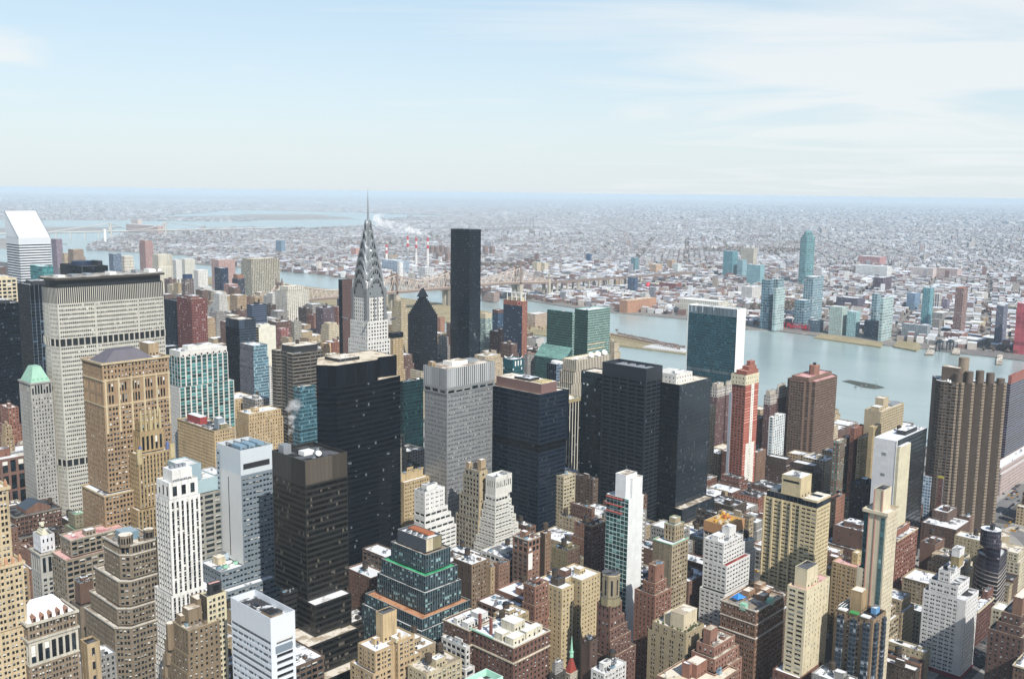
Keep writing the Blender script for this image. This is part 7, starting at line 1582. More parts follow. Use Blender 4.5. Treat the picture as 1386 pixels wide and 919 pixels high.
far_tower((1020.9, 1396.0, 22.4, 21.8, 88), 'cream stepped tower just left of the granite slab', '#c2b392', '#4a463e', 3, 3.1, .5, .5, [T(0, 76, 1, 1, 1, 1), T(76, 84), T(84, 88, -3, -3, -3, -3)], R_TAN, kit='v')
far_tower((837.3, 1146.3, 19.8, 12.5, 84), 'low tan block with a dark flank below the cream stepped tower', '#a08a62', '#3a342c', 3, 3.3, .5, .5, kit='v')
far_tower((927.0, 1276.4, 10.2, 13.9, 76), 'plain orange-tan wall block beside the taupe banded tower', '#c09a6a', '#b08a5c', 9, 9, .3, .3)
# farther uptown
far_tower((1562.0, 2508.9, 95.9, 55.9, 118), 'wide beige slab with dark window columns far uptown', '#a89c84', '#333a40', 6, 3, .55, .75, [T(0, 112), T(112, 118, -4, -4, -4, -4)], R_TAN)
far_tower((1337.6, 2290.7, 19.4, 36.9, 116), 'dark navy slab with a sheer side far uptown', '#22324a', '#16243c', 2, 3.6, .8, .6)
far_tower((1309.7, 2170.0, 21.0, 24.2, 108), 'dark blue-brown tower with a rusty crown far uptown', '#3a3c48', '#20283a', 2.5, 3.4, .6, .6, [T(0, 98), T(98, 108, -2, -2, -2, -2, wall=BRICKO, st=BLANK)], R_TAN)
far_tower((1329.2, 2396.9, 28.3, 23.3, 104), 'white tower with square dark openings far uptown', '#d0ccc4', '#4a5058', 4.5, 4, .4, .4, roof=R_SNOW)
def dark_crown():
    far_tower((1096.1, 2036.1, 21.7, 16.6, 128), 'tan and dark glass tower with a navy cap beyond the red-brown tower', '#8a745e', '#22344e', 5, 3.5, .7, .7, [T(0, 118), T(118, 128, -2, -2, -2, -2, wall=plain('#2a3a5a', .5, .1, .1, 'navy_metal'), st=BLANK)], R_DARK)
dark_crown()
far_tower((1331.0, 2618.6, 42.4, 34.8, 134), 'broad cream tower with ribbed top far uptown', '#cfc6b0', '#8d8874', 3, 40, .45, .95, [T(0, 100), T(100, 134)], R_TAN)
far_tower((1513.6, 3064.2, 28.0, 41.1, 150), 'tall pink-brown tower with pale edges far uptown', '#a88078', '#544a50', 3, 3.2, .5, .5, [T(0, 140), T(140, 150, -2, -3, -2, -2)], R_TAN)
far_tower((1288.2, 2808.3, 24.4, 28.9, 128), 'blue-grey far tower behind the pale slab roof', '#6a7a90', '#34465c', 2.4, 3.3, .65, .6)
far_tower((1336.1, 2839.9, 29.8, 29.0, 118), 'cream arched tower beside the blue-grey far tower', '#cdc4b2', '#7a746a', 4, 9, .5, .7, [T(0, 106), T(106, 118, -1.5, -2, -1.5, -2)], R_TAN)
far_tower((1169.4, 2911.8, 16.9, 36.7, 170), 'purplish tower just right of the white wedge-topped skyscraper', '#8a7886', '#4a4656', 3, 3.3, .55, .55)
far_tower((1125.1, 2692.8, 28.1, 33.4, 152), 'brown stepped tower with tan shoulders behind the pale slab', '#96806c', '#4a4440', 3, 3.3, .5, .5, [T(0, 132, 1, 1, 4, 2), T(132, 152)], R_TAN)
far_tower((1118.5, 2736.2, 12.0, 19.5, 140), 'thin tan tower between two brown uptown towers', '#b09c80', '#5a5448', 3, 3.3, .5, .5)
def deck():
    x, y, lu, lv, h = (594.7, 1394.1, 36.4, 78.4, 208)
    rt = building((x, y, lu, lv, h), 'office_tower', 'dark flat-topped tower with a circular deck behind the broad pale slab', 'office tower', M_DKMETAL, CW(G_NAVY), None, R_DARK)
    b = MB(); b.cyl(lu*.5, lv*.55, 207, 213, min(lu, lv)*.42, n=28); b.build('round_deck', [plain('#1f2c44', .5, .1, .1, 'navy_metal')], rt); part_box(rt, 'plant_room', lu*.8, lv*.2, 207, lu*.98, lv*.5, 214, M_DKMETAL)
deck()
far_tower((557.4, 1600.4, 7.5, 9.1, 170), 'pink and red tower at the far left edge behind the cream grid', '#b08478', '#5a4a50', 3, 3.3, .5, .5)
for i, (spec, c, g, lb) in enumerate([
    ((1167.5, 2043.2, 30.6, 23.1, 62), '#c0a484', '#5a5048', 'small beige block right of the red-brown tower'),
    ((1038.6, 1813.8, 17.0, 20.6, 60), '#b58a5c', '#4a4038', 'small orange-tan stepped block in front of the small beige block'),
    ((1279.8, 2281.3, 23.0, 29.7, 70), '#d0cac0', '#6a6a6a', 'white low slab with dark flank beyond the red-brown tower'),
    ((1271.1, 2144.7, 24.6, 24.1, 88), '#aa8074', '#50444a', 'narrow pinkish tower between two navy uptown towers'),
    ((1316.7, 2079.3, 21.0, 26.3, 70), '#b8a48a', '#5c5248', 'pinkish cream stepped tower under the wide beige slab'),
    ((1634.0, 2814.6, 58.4, 45.3, 96), '#b08a80', '#5a4c50', 'pair-topped pink tower by the far river channel'),
    ((1501.8, 2841.6, 19.8, 28.0, 100), '#c9c4bc', '#7a7a7c', 'pale narrow tower right of the broad cream tower'),
    ((1595.5, 2959.9, 36.8, 29.0, 92), '#c4c0b0', '#70706a', 'pale slab in the cluster before the far river channel'),
    ((1264.9, 1683.6, 15.7, 15.6, 90), '#50506a', '#2a2c40', 'dark bluish block at the left side of the granite slab'),
    ((1206.3, 1105.2, 26.3, 10.3, 60), '#a89890', '#4a464a', 'pinkish low apartment block right of the orange-edged tower'),
    ((1137.1, 1237.1, 17.5, 11.4, 52), '#a89078', '#4a4440', 'low brown block at the water beside the black slab'),
    ((1104.3, 1085.8, 20.5, 13.4, 66), '#b0a088', '#504a40', 'cream low block right of the black slab foot')]):
    far_tower(spec, lb, c, g, 3, 3.2, .5, .5, kit='')

# ---------------------------------------------------------------- the cantilever bridge
def bridge():
    Y0, W2 = 2015.0, 11.0; m = plain('#b3a599', .6, .05, .08, 'painted_steel'); dkm = plain('#7d6c62', .6, .1, .1, 'painted_steel'); st = masonry('#b0a08c')
    rt = root('cantilever_bridge', 'long tan steel cantilever bridge crossing the river and the narrow island', 'bridge', (1888, Y0, 0))
    def X(u): return u-1888
    tw = [1330, 1690, 1888, 2178]; ends = (1296, 2312)
    def dz(u): return 50 if u < 2100 else 50-10*(u-2100)/212
    def top(u):
        pts = [1296, 1330, 1690, 1888, 2178, 2312]; h = [8, 48, 48, 48, 48, 8]; mid = [None, 18, 27, 17, None]
        for i in range(5):
            a, b = pts[i], pts[i+1]
            if a <= u <= b:
                t = (u-a)/(b-a)
                if mid[i] is None: q = t if i == 0 else 1-t; return 8+40*q**1.5
                return mid[i]+(48-mid[i])*abs(2*t-1)**1.6
        return 8
    n = 74; us = [ends[0]+(ends[1]-ends[0])*k/n for k in range(n+1)]
    for side in (-W2, W2):
        b = MB()
        for k in range(n):
            u0, u1 = us[k], us[k+1]; z0, z1 = dz(u0), dz(u1); t0, t1 = z0+top(u0), z1+top(u1)
            b.bar((X(u0), side, t0), (X(u1), side, t1), 1.1); b.bar((X(u0), side, z0+4), (X(u1), side, z1+4), .8)
            b.bar((X(u0), side, z0+4), (X(u0), side, t0), .7)
            p, q = ((X(u0), side, z0+4), (X(u1), side, t1)) if k % 2 else ((X(u0), side, t0), (X(u1), side, z1+4)); b.bar(p, q, .7)
        b.build('truss', [m], rt)
    b = MB()
    V = [(X(us[0]), -W2-1.5, 48), (X(2100), -W2-1.5, 48), (X(2100), W2+1.5, 48), (X(us[0]), W2+1.5, 48)]
    for a, c in ((ends[0]-60, 2100), (2100, 2312), (2312, 2720), (2720, 3150)):
        za, zc = (min(50, dz(q)) if q <= 2312 else 40-6*(q-2312)/408 for q in (a, c)); za = 40 if a < 1000 else za
        P8 = [(X(a), -W2-2, za-2), (X(c), -W2-2, zc-2), (X(c), W2+2, zc-2), (X(a), W2+2, za-2), (X(a), -W2-2, za+4), (X(c), -W2-2, zc+4), (X(c), W2+2, zc+4), (X(a), W2+2, za+4)]
        b.faces(P8, [(0,1,5,4),(1,2,6,5),(2,3,7,6),(3,0,4,7),(4,5,6,7),(3,2,1,0)])
    b.build('deck', [dkm], rt)
    for u in tw:
        t = MB()
        for s in (-W2, W2):
            t.box(X(u)-3, s-2, 44, X(u)+3, s+2, 100); t.prism(rect(X(u)-2.4, s-2, X(u)+2.4, s+2), 100, 111, 0, scale=.1)
        t.box(X(u)-1.5, -W2+2, 92, X(u)+1.5, W2-2, 98); t.box(X(u)-1.5, -W2+2, 70, X(u)+1.5, W2-2, 74); t.build('tower', [dkm], rt)
        p = MB(); 
        for s in (-W2, W2): p.box(X(u)-7, s-6, -2, X(u)+7, s+6, 44)
        p.build('pier', [st], rt)
    for k, u in enumerate((2312, 2350, 2400, 2455, 2510, 2565, 2620, 2680, 2740, 2800)):
        p = MB(); hh = 40-6*max(0, u-2312)/408-2
        for s in (-W2, W2): p.box(X(u)-(5 if k == 0 else 2), s-3, 0, X(u)+(5 if k == 0 else 2), s+3, hh+(16 if k == 0 else 0))
        p.build('viaduct_pier', [st], rt)
bridge()
# ---------------------------------------------------------------- power station stacks and their steam
def stack(spec, label):
    x, y, lu, lv, h = spec; rt = root('chimney_stack', label, 'chimney', (x, y, 0), 'red and white power station stacks'); r = 6.2
    w_, r_ = plain('#c9c5c0', .7, 0, .06, 'white_paint'), plain('#b0303c', .7, 0, .06, 'red_paint'); cuts = [0, .52, .64, .76, .88, 1]
    for i in range(5):
        b = MB(); a, c = cuts[i], cuts[i+1]; b.cyl(0, 0, h*a, h*c, r*(1-.35*a), r*(1-.35*c), 14); b.build('painted_band' if i else 'shaft', [r_ if i in (2, 4) else w_], rt)
    return x, y, h
stack((2605, 3155, 10, 11, 101), 'short red and white banded power station stack right of the silver spire')
stack((2782, 3226, 13, 15, 128), 'red and white stack, first of the three close together left of the black slab')
stack((2783, 3172, 11, 14, 124), 'middle one of three close red and white banded stacks')
sx, sy, sh = stack((2767, 3080, 13, 14, 128), 'red and white stack with white steam at its top, nearest the black slab')
puff('steam_plume', 'white steam drifting left from the red and white stacks', 'steam', (sx, sy, sh+6), (-.55, .62, .22), 210, 13, 36, 22, 3, None, .95)
puff('steam_plume', 'thin steam rising behind the dark bronze tower', 'steam', (387.2, 579.1, 146), (.25, -.05, 1), 24, 2.2, 5, 16, 5)
puff('steam_plume', 'small wisp of steam above the cream-brown stepped block', 'steam', (1012.1, 1016.9, 99), (-.3, .3, 1), 13, .8, 2.2, 9, 8)
def qb(spec, name, label, wallc, glc, bay=4, fh=4, wx=.6, wz=.55, tiers=None, roof=None, kit='', group=None, blind=.15):
    return far_tower(spec, label, wallc, glc, bay, fh, wx, wz, tiers, roof, name, kit, blind, group)
qb((2451, 2903, 60, 94, 54), 'power_plant', 'blue-grey power plant hall below the red and white stacks', '#8a98a6', '#6f8294', 9, 9, .5, .6)
qb((2426, 2713, 44, 41, 41), 'power_plant', 'pale grey power plant block right of the blue-grey hall', '#b8b8b6', '#8a8e92', 9, 9, .5, .6)
qb((2292, 2703, 17, 12, 67), 'storage_tank_house', 'white cylindrical-looking plant house beside the bridge truss', '#c9c9c6', '#a8a8a8', 9, 9, .3, .3)
# ---------------------------------------------------------------- towers across the river
def crown_teal():
    x, y, lu, lv, h = (3258, 1609, 57, 35, 174)
    g = facade('#6a9698', '#3f7078', 6, 7, .86, .72, .12, '#6fb8b8', .1, .4, .03); tp = plain('#6f9fa0', .4, .1, .1, 'teal_panel')
    rt = root('office_tower', 'tall lone teal tower with chamfered crown across the river', 'skyscraper', (x, y, 0)); BOXES.append((x, y, x+lu, y+lv, h))
    def oc(i, c): return [(i+c, i), (lu-i-c, i), (lu-i, i+c), (lu-i, lv-i-c), (lu-i-c, lv-i), (i+c, lv-i), (i, lv-i-c), (i, i+c)]
    for z0, z1, i, c, nm in ((0, h, 0, 7, 'glass_wall'), (h, h+10, 3.5, 8, 'stepped_crown'), (h+10, h+19, 8, 8, 'stepped_crown'), (h+19, h+23, 11, 7, 'stepped_crown')):
        b = MB(); b.prism(oc(i, c), z0, z1, 0, 1); b.build(nm, [g, tp], rt)
crown_teal()
TG = ('#8aa2a8', '#3f6472', 6, 6.5, .74, .66); TG2 = ('#a9b9b6', '#648688', 6, 6.5, .7, .64); TG3 = ('#748e98', '#32566a', 6, 6.5, .76, .66)
A1 = qb((2127, 1143, 18, 22, 120), 'apartment_tower', 'blue-grey glass tower, leftmost on the far bank promenade', *TG3)
A2 = qb((2166, 1143, 30, 14, 119), 'apartment_tower', 'paler teal tower directly behind the far bank twin', *TG)
qb((2115, 1119, 44, 7, 101), 'apartment_tower', 'pale mint glass tower at the front left of the far bank', *TG2)
qb((2180, 1078, 35, 25, 72), 'apartment_tower', 'squat blue-grey tower with white top behind the red lettered sign', *TG3, roof=R_SNOW)
qb((2339, 1136, 58, 26, 116), 'apartment_tower', 'wide blue-green tower with twin vertical grooves on the far bank', *TG, roof=R_SNOW)
qb((2172, 1034, 23, 28, 28), 'apartment_building', 'low dark blue block right of the red lettered sign', '#4a6070', '#2c4454')
qb((2165, 976, 28, 31, 66), 'apartment_tower', 'teal and beige apartment block behind the far lawn', '#a8b4a8', '#5f8a90')
qb((2166, 943, 24, 21, 58), 'apartment_tower', 'teal lower block joined at the right of the teal and beige one', '#8fb4b4', '#4f8a92')
qb((2250, 931, 21, 13, 95), 'apartment_tower', 'narrow grey-teal tower behind the pale gridded far tower', *TG)
qb((2143, 872, 57, 7, 97), 'apartment_tower', 'pale gridded teal tower at the far pier', *TG2)
qb((2191, 905, 16, 28, 38), 'apartment_building', 'dark navy podium left of the pale gridded far tower', '#38506c', '#20344c')
qb((2412, 869, 24, 18, 103), 'apartment_tower', 'slim dark teal tower rising from a low grey podium', '#5f98a0', '#2f6a78')
qb((2233, 805, 20, 57, 34), 'apartment_building', 'low grey podium block at the foot of the slim dark teal tower', '#8a9298', '#56646c')
qb((2366, 777, 30, 18, 113), 'apartment_tower', 'brown banded tower with an orange cap across the river', '#8a6a62', '#5a4a4c', tiers=None, roof=plain('#c86a3a', .7, 0, .1, 'orange_netting'))
qb((2257, 739, 43, 38, 20), 'apartment_building', 'low red-brown podium under the orange-capped tower', '#8a5a4c', '#5a4440')
qb((2290, 665, 31, 15, 87), 'apartment_tower', 'dark mauve tower with pale top near the far red netted tower', '#6a6a7c', '#3c4458', roof=R_SNOW)
def red_net():
    x, y, lu, lv, h = (2184, 588, 83, 21, 106)
    rt = building((x, y, lu, lv, h), 'building_site', 'tower wrapped in bright red netting at the right across the river', 'building', plain('#b0404c', .8, 0, .1, 'red_netting'), CW(facade('#c25a64', '#a83440', 9, 9, .93, .93, 0, '#888888', .8, .8, 0, None, .15), 9, 9), None, R_GREY)
red_net()
qb((2815, 1056, 44, 23, 49), 'office_building', 'blue glass block behind the slim dark teal tower', '#6f8aa4', '#3f5f80')
qb((2852, 1001, 23, 19, 49), 'apartment_building', 'pale building with dark blue stripes left of the orange-capped tower', '#c0b8aa', '#3c4c64', 6, 20, .5, .9)
qb((2870, 985, 23, 16, 34), 'apartment_building', 'purplish low tower beside the blue-striped pale building', '#75687a', '#4c4860')
qb((3261, 1334, 74, 33, 50), 'apartment_building', 'dark maroon block with pale stripe above the far gridded tower', '#5a4450', '#3a3444')
qb((2724, 1184, 50, 65, 30), 'warehouse', 'long dark blue-brown shed in the far blocks', '#5a5462', '#3a4258')
qb((3846, 1559, 44, 130, 47), 'factory_building', 'long white gridded factory building far across the river', '#d0d0cc', '#8a949a', 5, 5, .55, .5, roof=R_SNOW)
qb((3997, 1436, 40, 88, 41), 'factory_building', 'long pinkish-white gridded factory right of the white one', '#c4b4ae', '#8f8a8c', 5, 5, .5, .5, roof=R_SNOW)
qb((4041, 1357, 50, 80, 41), 'factory_building', 'long salmon-grey factory block, last of the far gridded row', '#b8a098', '#84787c', 5, 5, .5, .5, roof=R_SNOW)
qb((4478, 1854, 76, 103, 45), 'factory_building', 'long pinkish-red low factory above the white gridded one', '#b07a78', '#8a6468', 6, 5, .5, .5)
qb((3347, 1964, 39, 41, 106), 'office_tower', 'dark teal tower, tallest of the cluster above the thin marble-ended slab', '#4f8a94', '#2c6470')
qb((3349, 1920, 33, 22, 74), 'office_tower', 'teal-grey tower between the dark teal one and the beige slab', '#7aa0a8', '#4f7c88')
qb((3948, 2211, 33, 64, 86), 'office_tower', 'beige slab with white end wall behind the teal cluster', '#b5ac98', '#7c7668', roof=R_TAN)
qb((3177, 1749, 32, 54, 72), 'office_tower', 'wide lower teal block in front of the beige slab', '#7aa8ae', '#4c8490')
qb((2567, 1859, 16, 29, 53), 'office_building', 'dark blue cube building below the bridge viaduct', '#3f5470', '#2c4058')
qb((3249, 2355, 26, 22, 63), 'office_tower', 'dark teal stepped tower above the viaduct', '#5f8890', '#38606c')
qb((3495, 2788, 13, 22, 47), 'office_tower', 'small dark blue slab alone among the far white roofs', '#2f5078', '#24406a')
qb((3358, 2221, 27, 25, 42), 'office_building', 'white block with teal windows among orange-brown far blocks', '#c9ccc6', '#6a9498')
qb((3504, 2347, 28, 26, 44), 'office_building', 'tan-orange block left of the white and teal one', '#b09070', '#7a6450')
qb((3288, 2277, 42, 33, 39), 'office_building', 'beige and orange low block above the red-brown hall', '#c0a080', '#8a6c50')
qb((2755, 1825, 31, 69, 25), 'warehouse', 'red-brown hall beside the red round tank', '#8a4a42', '#6a3c38', 8, 8, .5, .5)
qb((2132, 1566, 135, 27, 34), 'warehouse', 'big orange-tan warehouse by the far shore', '#a87858', '#946a50', 12, 12, .3, .2, roof=R_TAN)
qb((2236, 1347, 48, 122, 41), 'warehouse', 'long cream gridded warehouse behind the marble-ended slab', '#cfc8b4', '#8a8a84', 6, 5, .6, .5, roof=R_WHITE)
qb((2801, 4218, 22, 49, 67), 'office_building', 'blue-grey block standing alone in the far blocks left of the spire', '#6a8498', '#4a6a84')
qb((2995, 3862, 23, 41, 40), 'apartment_building', 'salmon pink block beside the spire in the far blocks', '#c08a78', '#a07468')
qb((2960, 2632, 23, 28, 42), 'apartment_tower', 'beige far apartment tower, left one of a pair above the bridge', '#c2b294', '#8f8470')
qb((2984, 2613, 23, 20, 39), 'apartment_tower', 'beige far apartment tower, right one of a pair above the bridge', '#c6b89a', '#8f8470')
for spec in ((3334, 3683, 18, 22, 49), (3355, 3668, 20, 22, 45), (3377, 3652, 20, 22, 49), (3358, 3594, 20, 22, 46), (3557, 3519, 22, 21, 49), (3543, 3458, 21, 21, 49), (3011, 3276, 23, 20, 47), (3011, 3217, 18, 19, 47)): qb(spec, 'apartment_building', 'plain brown housing slab in the rows behind the power station', '#8a6f62', '#5c4c46', group='brown housing slabs behind the power station')
def round_tank():
    x, y, _, _, h = (2746, 1932, 17, 12, 28)
    b = MB(); n = 20; r = 9.5; V = []
    rings = [(0, r*.95), (4, r), (14, r), (18, r*.85), (21, r*.5), (22, .1)]
    for z, q in rings: V += [(q*math.cos(2*PI*k/n), q*math.sin(2*PI*k/n), z) for k in range(n)]
    for q in range(5): b.faces(V, [(q*n+k, q*n+(k+1) % n, (q+1)*n+(k+1) % n, (q+1)*n+k) for k in range(n)])
    o = b.build('storage_tank', [plain('#d03a4a', .5, 0, .05, 'red_paint')], None, True, (x, y, 0)); tag(o, 'bright red round tank among low far roofs', 'tank')
round_tank()
def letter_sign():
    c = (2172.0, 1085.3); red = plain('#c8202c', .6, 0, .05, 'red_lettering')
    rt = root('lettered_sign', 'big red script advertising sign on the far promenade', 'sign', (c[0]-12, c[1], 0))
    cu = bpy.data.curves.new('lettering', 'FONT'); cu.body = 'Pepsi-Cola'; cu.size = 12; cu.extrude = .5; cu.offset = .18; cu.shear = .3; cu.align_x = 'CENTER'; o = bpy.data.objects.new('lettering', cu); COL.objects.link(o)
    bpy.context.view_layer.update(); me = bpy.data.meshes.new_from_object(o.evaluated_get(bpy.context.evaluated_depsgraph_get())); bpy.data.objects.remove(o)
    me.materials.clear(); me.materials.append(red); l = link('lettering', me, rt, (0, 0, 7)); l.rotation_euler = (PI/2, 0, -PI/2)
    b = MB()
    for k in range(9): b.box(.6, -32+k*8-.25, 0, 1.1, -32+k*8+.25, 17)
    for z in (5, 11, 16.5): b.box(1.1, -33, z, 1.5, 33, z+.5)
    b.build('frame', [red], rt)
letter_sign()
# ---------------------------------------------------------------- islets, piers and far crossings
def islet():
    pts = [(1629.8, 728.1), (1620.6, 709.1), (1602.2, 677.2), (1603.2, 654.5), (1628.0, 648.4), (1640.4, 667.7), (1644.9, 699.9), (1652.1, 726.0)]
    n = len(pts); c = (sum(p[0] for p in pts)/n, sum(p[1] for p in pts)/n); rnd = random.Random(2); b = MB(); rings = []
    for s, z in ((1, -2.4), (.86, -1.1), (.6, -.2), (.3, .7)):
        rings.append([(c[0]+(p[0]-c[0])*s*rnd.uniform(.93, 1.07), c[1]+(p[1]-c[1])*s*rnd.uniform(.93, 1.07), z+rnd.uniform(-.2, .3)) for p in pts])
    V = [q for r in rings for q in r]
    for k in range(3): b.faces(V, [(k*n+i, k*n+(i+1) % n, (k+1)*n+(i+1) % n, (k+1)*n+i) for i in range(n)])
    b.poly(rings[3]); o = b.build('islet', [masonry('#4a5248', .3, .2)]); o['kind'] = 'structure'
    x, y = 1612.2, 658.5
    rt = root('beacon', 'thin navigation beacon on the small rocky islet', 'beacon', (x, y, 0)); q = MB(); q.cyl(0, 0, -1, 13, .35, .2, 6); q.build('mast', [M_STEEL], rt); q = MB(); q.cyl(0, 0, 13, 14.5, .7, .7, 8); q.build('lamp', [M_WHITE], rt)
    x, y = 1611.9, 676.4
    for k in range(5):
        q = MB(); a, c_ = x-20+k*9+rnd.uniform(-3, 3), y+8-k*4; r = rnd.uniform(1.5, 3); q.prism([(a+r*math.cos(t)*rnd.uniform(.7, 1.2), c_+r*math.sin(t)*rnd.uniform(.7, 1.2)) for t in np.arange(7)*2*PI/7], -.6, rnd.uniform(1, 2.4), 0, scale=.5); o = q.build('boulder', [masonry('#6a6a60', .3, .2)]); tag(o, 'grey boulder lying on the small rocky islet', 'boulder', 'boulders on the rocky islet')
islet()
def pier(label, pts, z=.8, group='piers along the far shore'):
    b = MB(); b.prism(pts, -2.5, z, 0, 1); o = b.build('pier', [masonry('#6a5e54'), R_PAVE]); tag(o, label, 'pier', group)
for lb, q in (('grey pier projecting left of the gantry frames', [(2027.9, 731.7), (2041.8, 718.9), (2168.7, 761.9), (2158.9, 770.9)]), ('short pale pier between the far gantries', [(2079.6, 696.6), (2082.4, 681.4), (2177.5, 712.1), (2165.4, 723.3)]), ('long pier in front of the red netted tower', [(2013.3, 590.1), (2022.1, 581.9), (2151.1, 617.8), (2141.7, 626.5)])): pier(lb, q)
def gantry(x, y, label):
    rt = root('gantry', label, 'gantry', (x, y, 0), 'black gantries on the far shore'); m = plain('#2c3440', .6, .2, .1, 'black_steel'); h = 17
    for s in (-8, 8):
        b = MB()
        for t in (-4, 4): b.box(s-.8, t-.8, -2, s+.8, t+.8, h)
        b.bar((s, -4, 2), (s, 4, h), .5); b.build('leg_frame', [m], rt)
    b = MB(); b.box(-10, -5, h, 10, 5, h+3); b.prism(rect(-8, -4, 8, 4), h+3, h+6, 0, scale=.6); b.build('hoist_house', [m], rt)
gantry(2110.6, 733.1, 'black transfer gantry left of two on the far shore'); gantry(2127.9, 717.2, 'black transfer gantry right of two on the far shore')
b = MB(); b.prism([(2088.1, 821.9), (2063.5, 763.3), (2123.8, 775.2), (2215.3, 821.2), (2210.4, 856.0)], -2.5, 1, 0); o = b.build('lawn', [G_ISLE]); o['kind'] = 'structure'
b = MB(); b.prism([(2083.7, 1002.1), (2057.1, 836.5), (2125.8, 858.5), (2153.9, 1018.0)], -2.5, 1, 0); o = b.build('lawn', [G_ISLE]); o['kind'] = 'structure'
def memorial():
    m = masonry('#c9c8c4', .06, .1); b = MB(); b.prism([(1672, 1084), (1700, 1092), (1738, 1190), (1664, 1180)], .5, 3.2, 0); o = b.build('stone_terrace', [m]); tag(o, 'white stone terrace at the tip of the long island', 'terrace')
    rnd = random.Random(4); bark = plain('#5a463a', .9, 0, .2, 'bark'); tw = plain('#7a5a48', .95, 0, .25, 'bare_twigs')
    def tree(x, y, h, lb, gr, z=.6):
        rt = root('bare_tree', lb, 'tree', (x, y, z), gr); q = MB(); q.cyl(0, 0, 0, h*.45, .3, .15, 6); q.build('trunk', [bark], rt)
        q = MB()
        for k in range(22):
            a = rnd.uniform(0, 2*PI); r = rnd.uniform(.1, .42)*h; z0 = h*rnd.uniform(.3, .6); z1 = min(h, z0+rnd.uniform(.2, .5)*h); q.bar((0, 0, z0), (r*math.cos(a), r*math.sin(a), z1), .13)
            q.bar((r*.5*math.cos(a), r*.5*math.sin(a), (z0+z1)/2), (r*math.cos(a+.7)*.9, r*math.sin(a+.7)*.9, z1*.98), .1)
        q.build('crown', [tw], rt)
    for row in (0, 1):
        for k in range(34):
            t = k/33; x = 1688+row*26+52*t-(8*(1-t) if row else 0); y = 1105+215*t
            tree(x, y, rnd.uniform(8, 10.5), 'bare trimmed tree in the rows at the long island tip', 'bare trees lining the island tip')
    for k in range(40): tree(rnd.uniform(1665, 1800), rnd.uniform(1340, 1640), rnd.uniform(8, 14), 'bare tree on the winter grass of the long island', 'bare trees scattered on the long island')
    for k in range(14): tree(rnd.uniform(1170, 1222), rnd.uniform(150, 290), rnd.uniform(9, 14), 'bare tree by the riverside drive at the right edge', 'bare trees by the riverside drive', 0)
memorial()
qb((1735, 1547, 46, 26, 32), 'hospital_building', 'low tan hospital block on the long island', '#b09a84', '#6a5f58', roof=R_SNOW)
qb((2050, 1993, 25, 49, 28), 'apartment_building', 'low red-brown block on the far bank beside the black slab', '#9a8074', '#665c5c')
def far_bridge():
    rt = root('suspension_bridge', 'pale far suspension bridge over the distant channel at the left', 'bridge', (0, 0, 0)); m = plain('#b8b4ac', .7, 0, .05, 'pale_steel')
    A = Vector((2854.6, 6243.6)); B = Vector((3237.1, 6253.9)); d = (B-A).normalized(); nn = Vector((-d.y, d.x)); L = (B-A).length
    def p(t, z, s=0): q = A+d*t+nn*s; return (q.x, q.y, z)
    for t in (0, L):
        b = MB()
        for s in (-10, 10): b.bar(p(t, 0, s), p(t, 96, s), 4.5)
        b.bar(p(t, 92, -10), p(t, 92, 10), 4); b.bar(p(t, 46, -10), p(t, 46, 10), 3); b.build('tower', [m], rt)
    b = MB(); b.bar(p(-900, 40), p(L+900, 40), 3.2); b.build('deck', [m], rt)
    b = MB(); n = 16
    for s in (-10, 10):
        for k in range(n): b.bar(p(L*k/n, 50+44*(2*k/n-1)**2, s), p(L*(k+1)/n, 50+44*(2*(k+1)/n-1)**2, s), 1.1)
        b.bar(p(0, 94, s), p(-420, 42, s), 1.1); b.bar(p(L, 94, s), p(L+420, 42, s), 1.1)
    b.build('cable', [m], rt)
    for k in range(9):
        b = MB(); t = -80-k*90 if k < 5 else L+80+(k-5)*110; b.bar(p(t, 0), p(t, 38), 3); b.build('pier', [m], rt)
far_bridge()
def lift():
    x, y = 2522.1, 5593.5
    rt = root('lift_tower', 'thin white tower standing in the distant channel', 'tower', (x, y, 0)); b = MB(); b.box(-6, -6, 0, 6, 6, 84); b.box(-8, -8, 78, 8, 8, 84.5); b.build('shaft', [M_WHITE], rt)
lift()
qb((3354, 6587, 67, 488, 57), 'hospital_building', 'long pinkish institution on the distant island beyond the suspension bridge', '#b8988c', '#8a7470', 8, 6, .5, .5)
qb((3528, 7244, 35, 110, 79), 'hospital_building', 'pale pink tall block on the distant island', '#c4aca0', '#94807a', 8, 6, .5, .5)

# ---------------------------------------------------------------- everything between: blocks, walk-ups, streets, cars
CM = sc.camera.matrix_world.inverted(); FPX = 1319.33/1386*640; VW, VH = 640, 424
def project(P3):
    P3 = np.asarray(P3, float).reshape(-1, 3); M = np.array(CM); q = P3@M[:3, :3].T+M[:3, 3]; w_ = -q[:, 2]
    return np.stack([VW/2+FPX*q[:, 0]/w_, VH/2-FPX*q[:, 1]/w_, w_], 1)
def fill_poly(buf, pts, val):
    x, y = pts[:, 0], pts[:, 1]; x0, x1 = int(max(0, math.floor(x.min()))), int(min(VW-1, math.ceil(x.max()))); y0, y1 = int(max(0, math.floor(y.min()))), int(min(VH-1, math.ceil(y.max())))
    if x1 <= x0 or y1 <= y0: return
    X, Y = np.meshgrid(np.arange(x0, x1+1)+.5, np.arange(y0, y1+1)+.5); s = 0; n = len(pts); a = np.ones_like(X, bool); b = np.ones_like(X, bool)
    for i in range(n):
        j = (i+1) % n; c = (x[j]-x[i])*(Y-y[i])-(y[j]-y[i])*(X-x[i]); a &= c >= 0; b &= c <= 0
    buf[y0:y1+1, x0:x1+1][a | b] = val
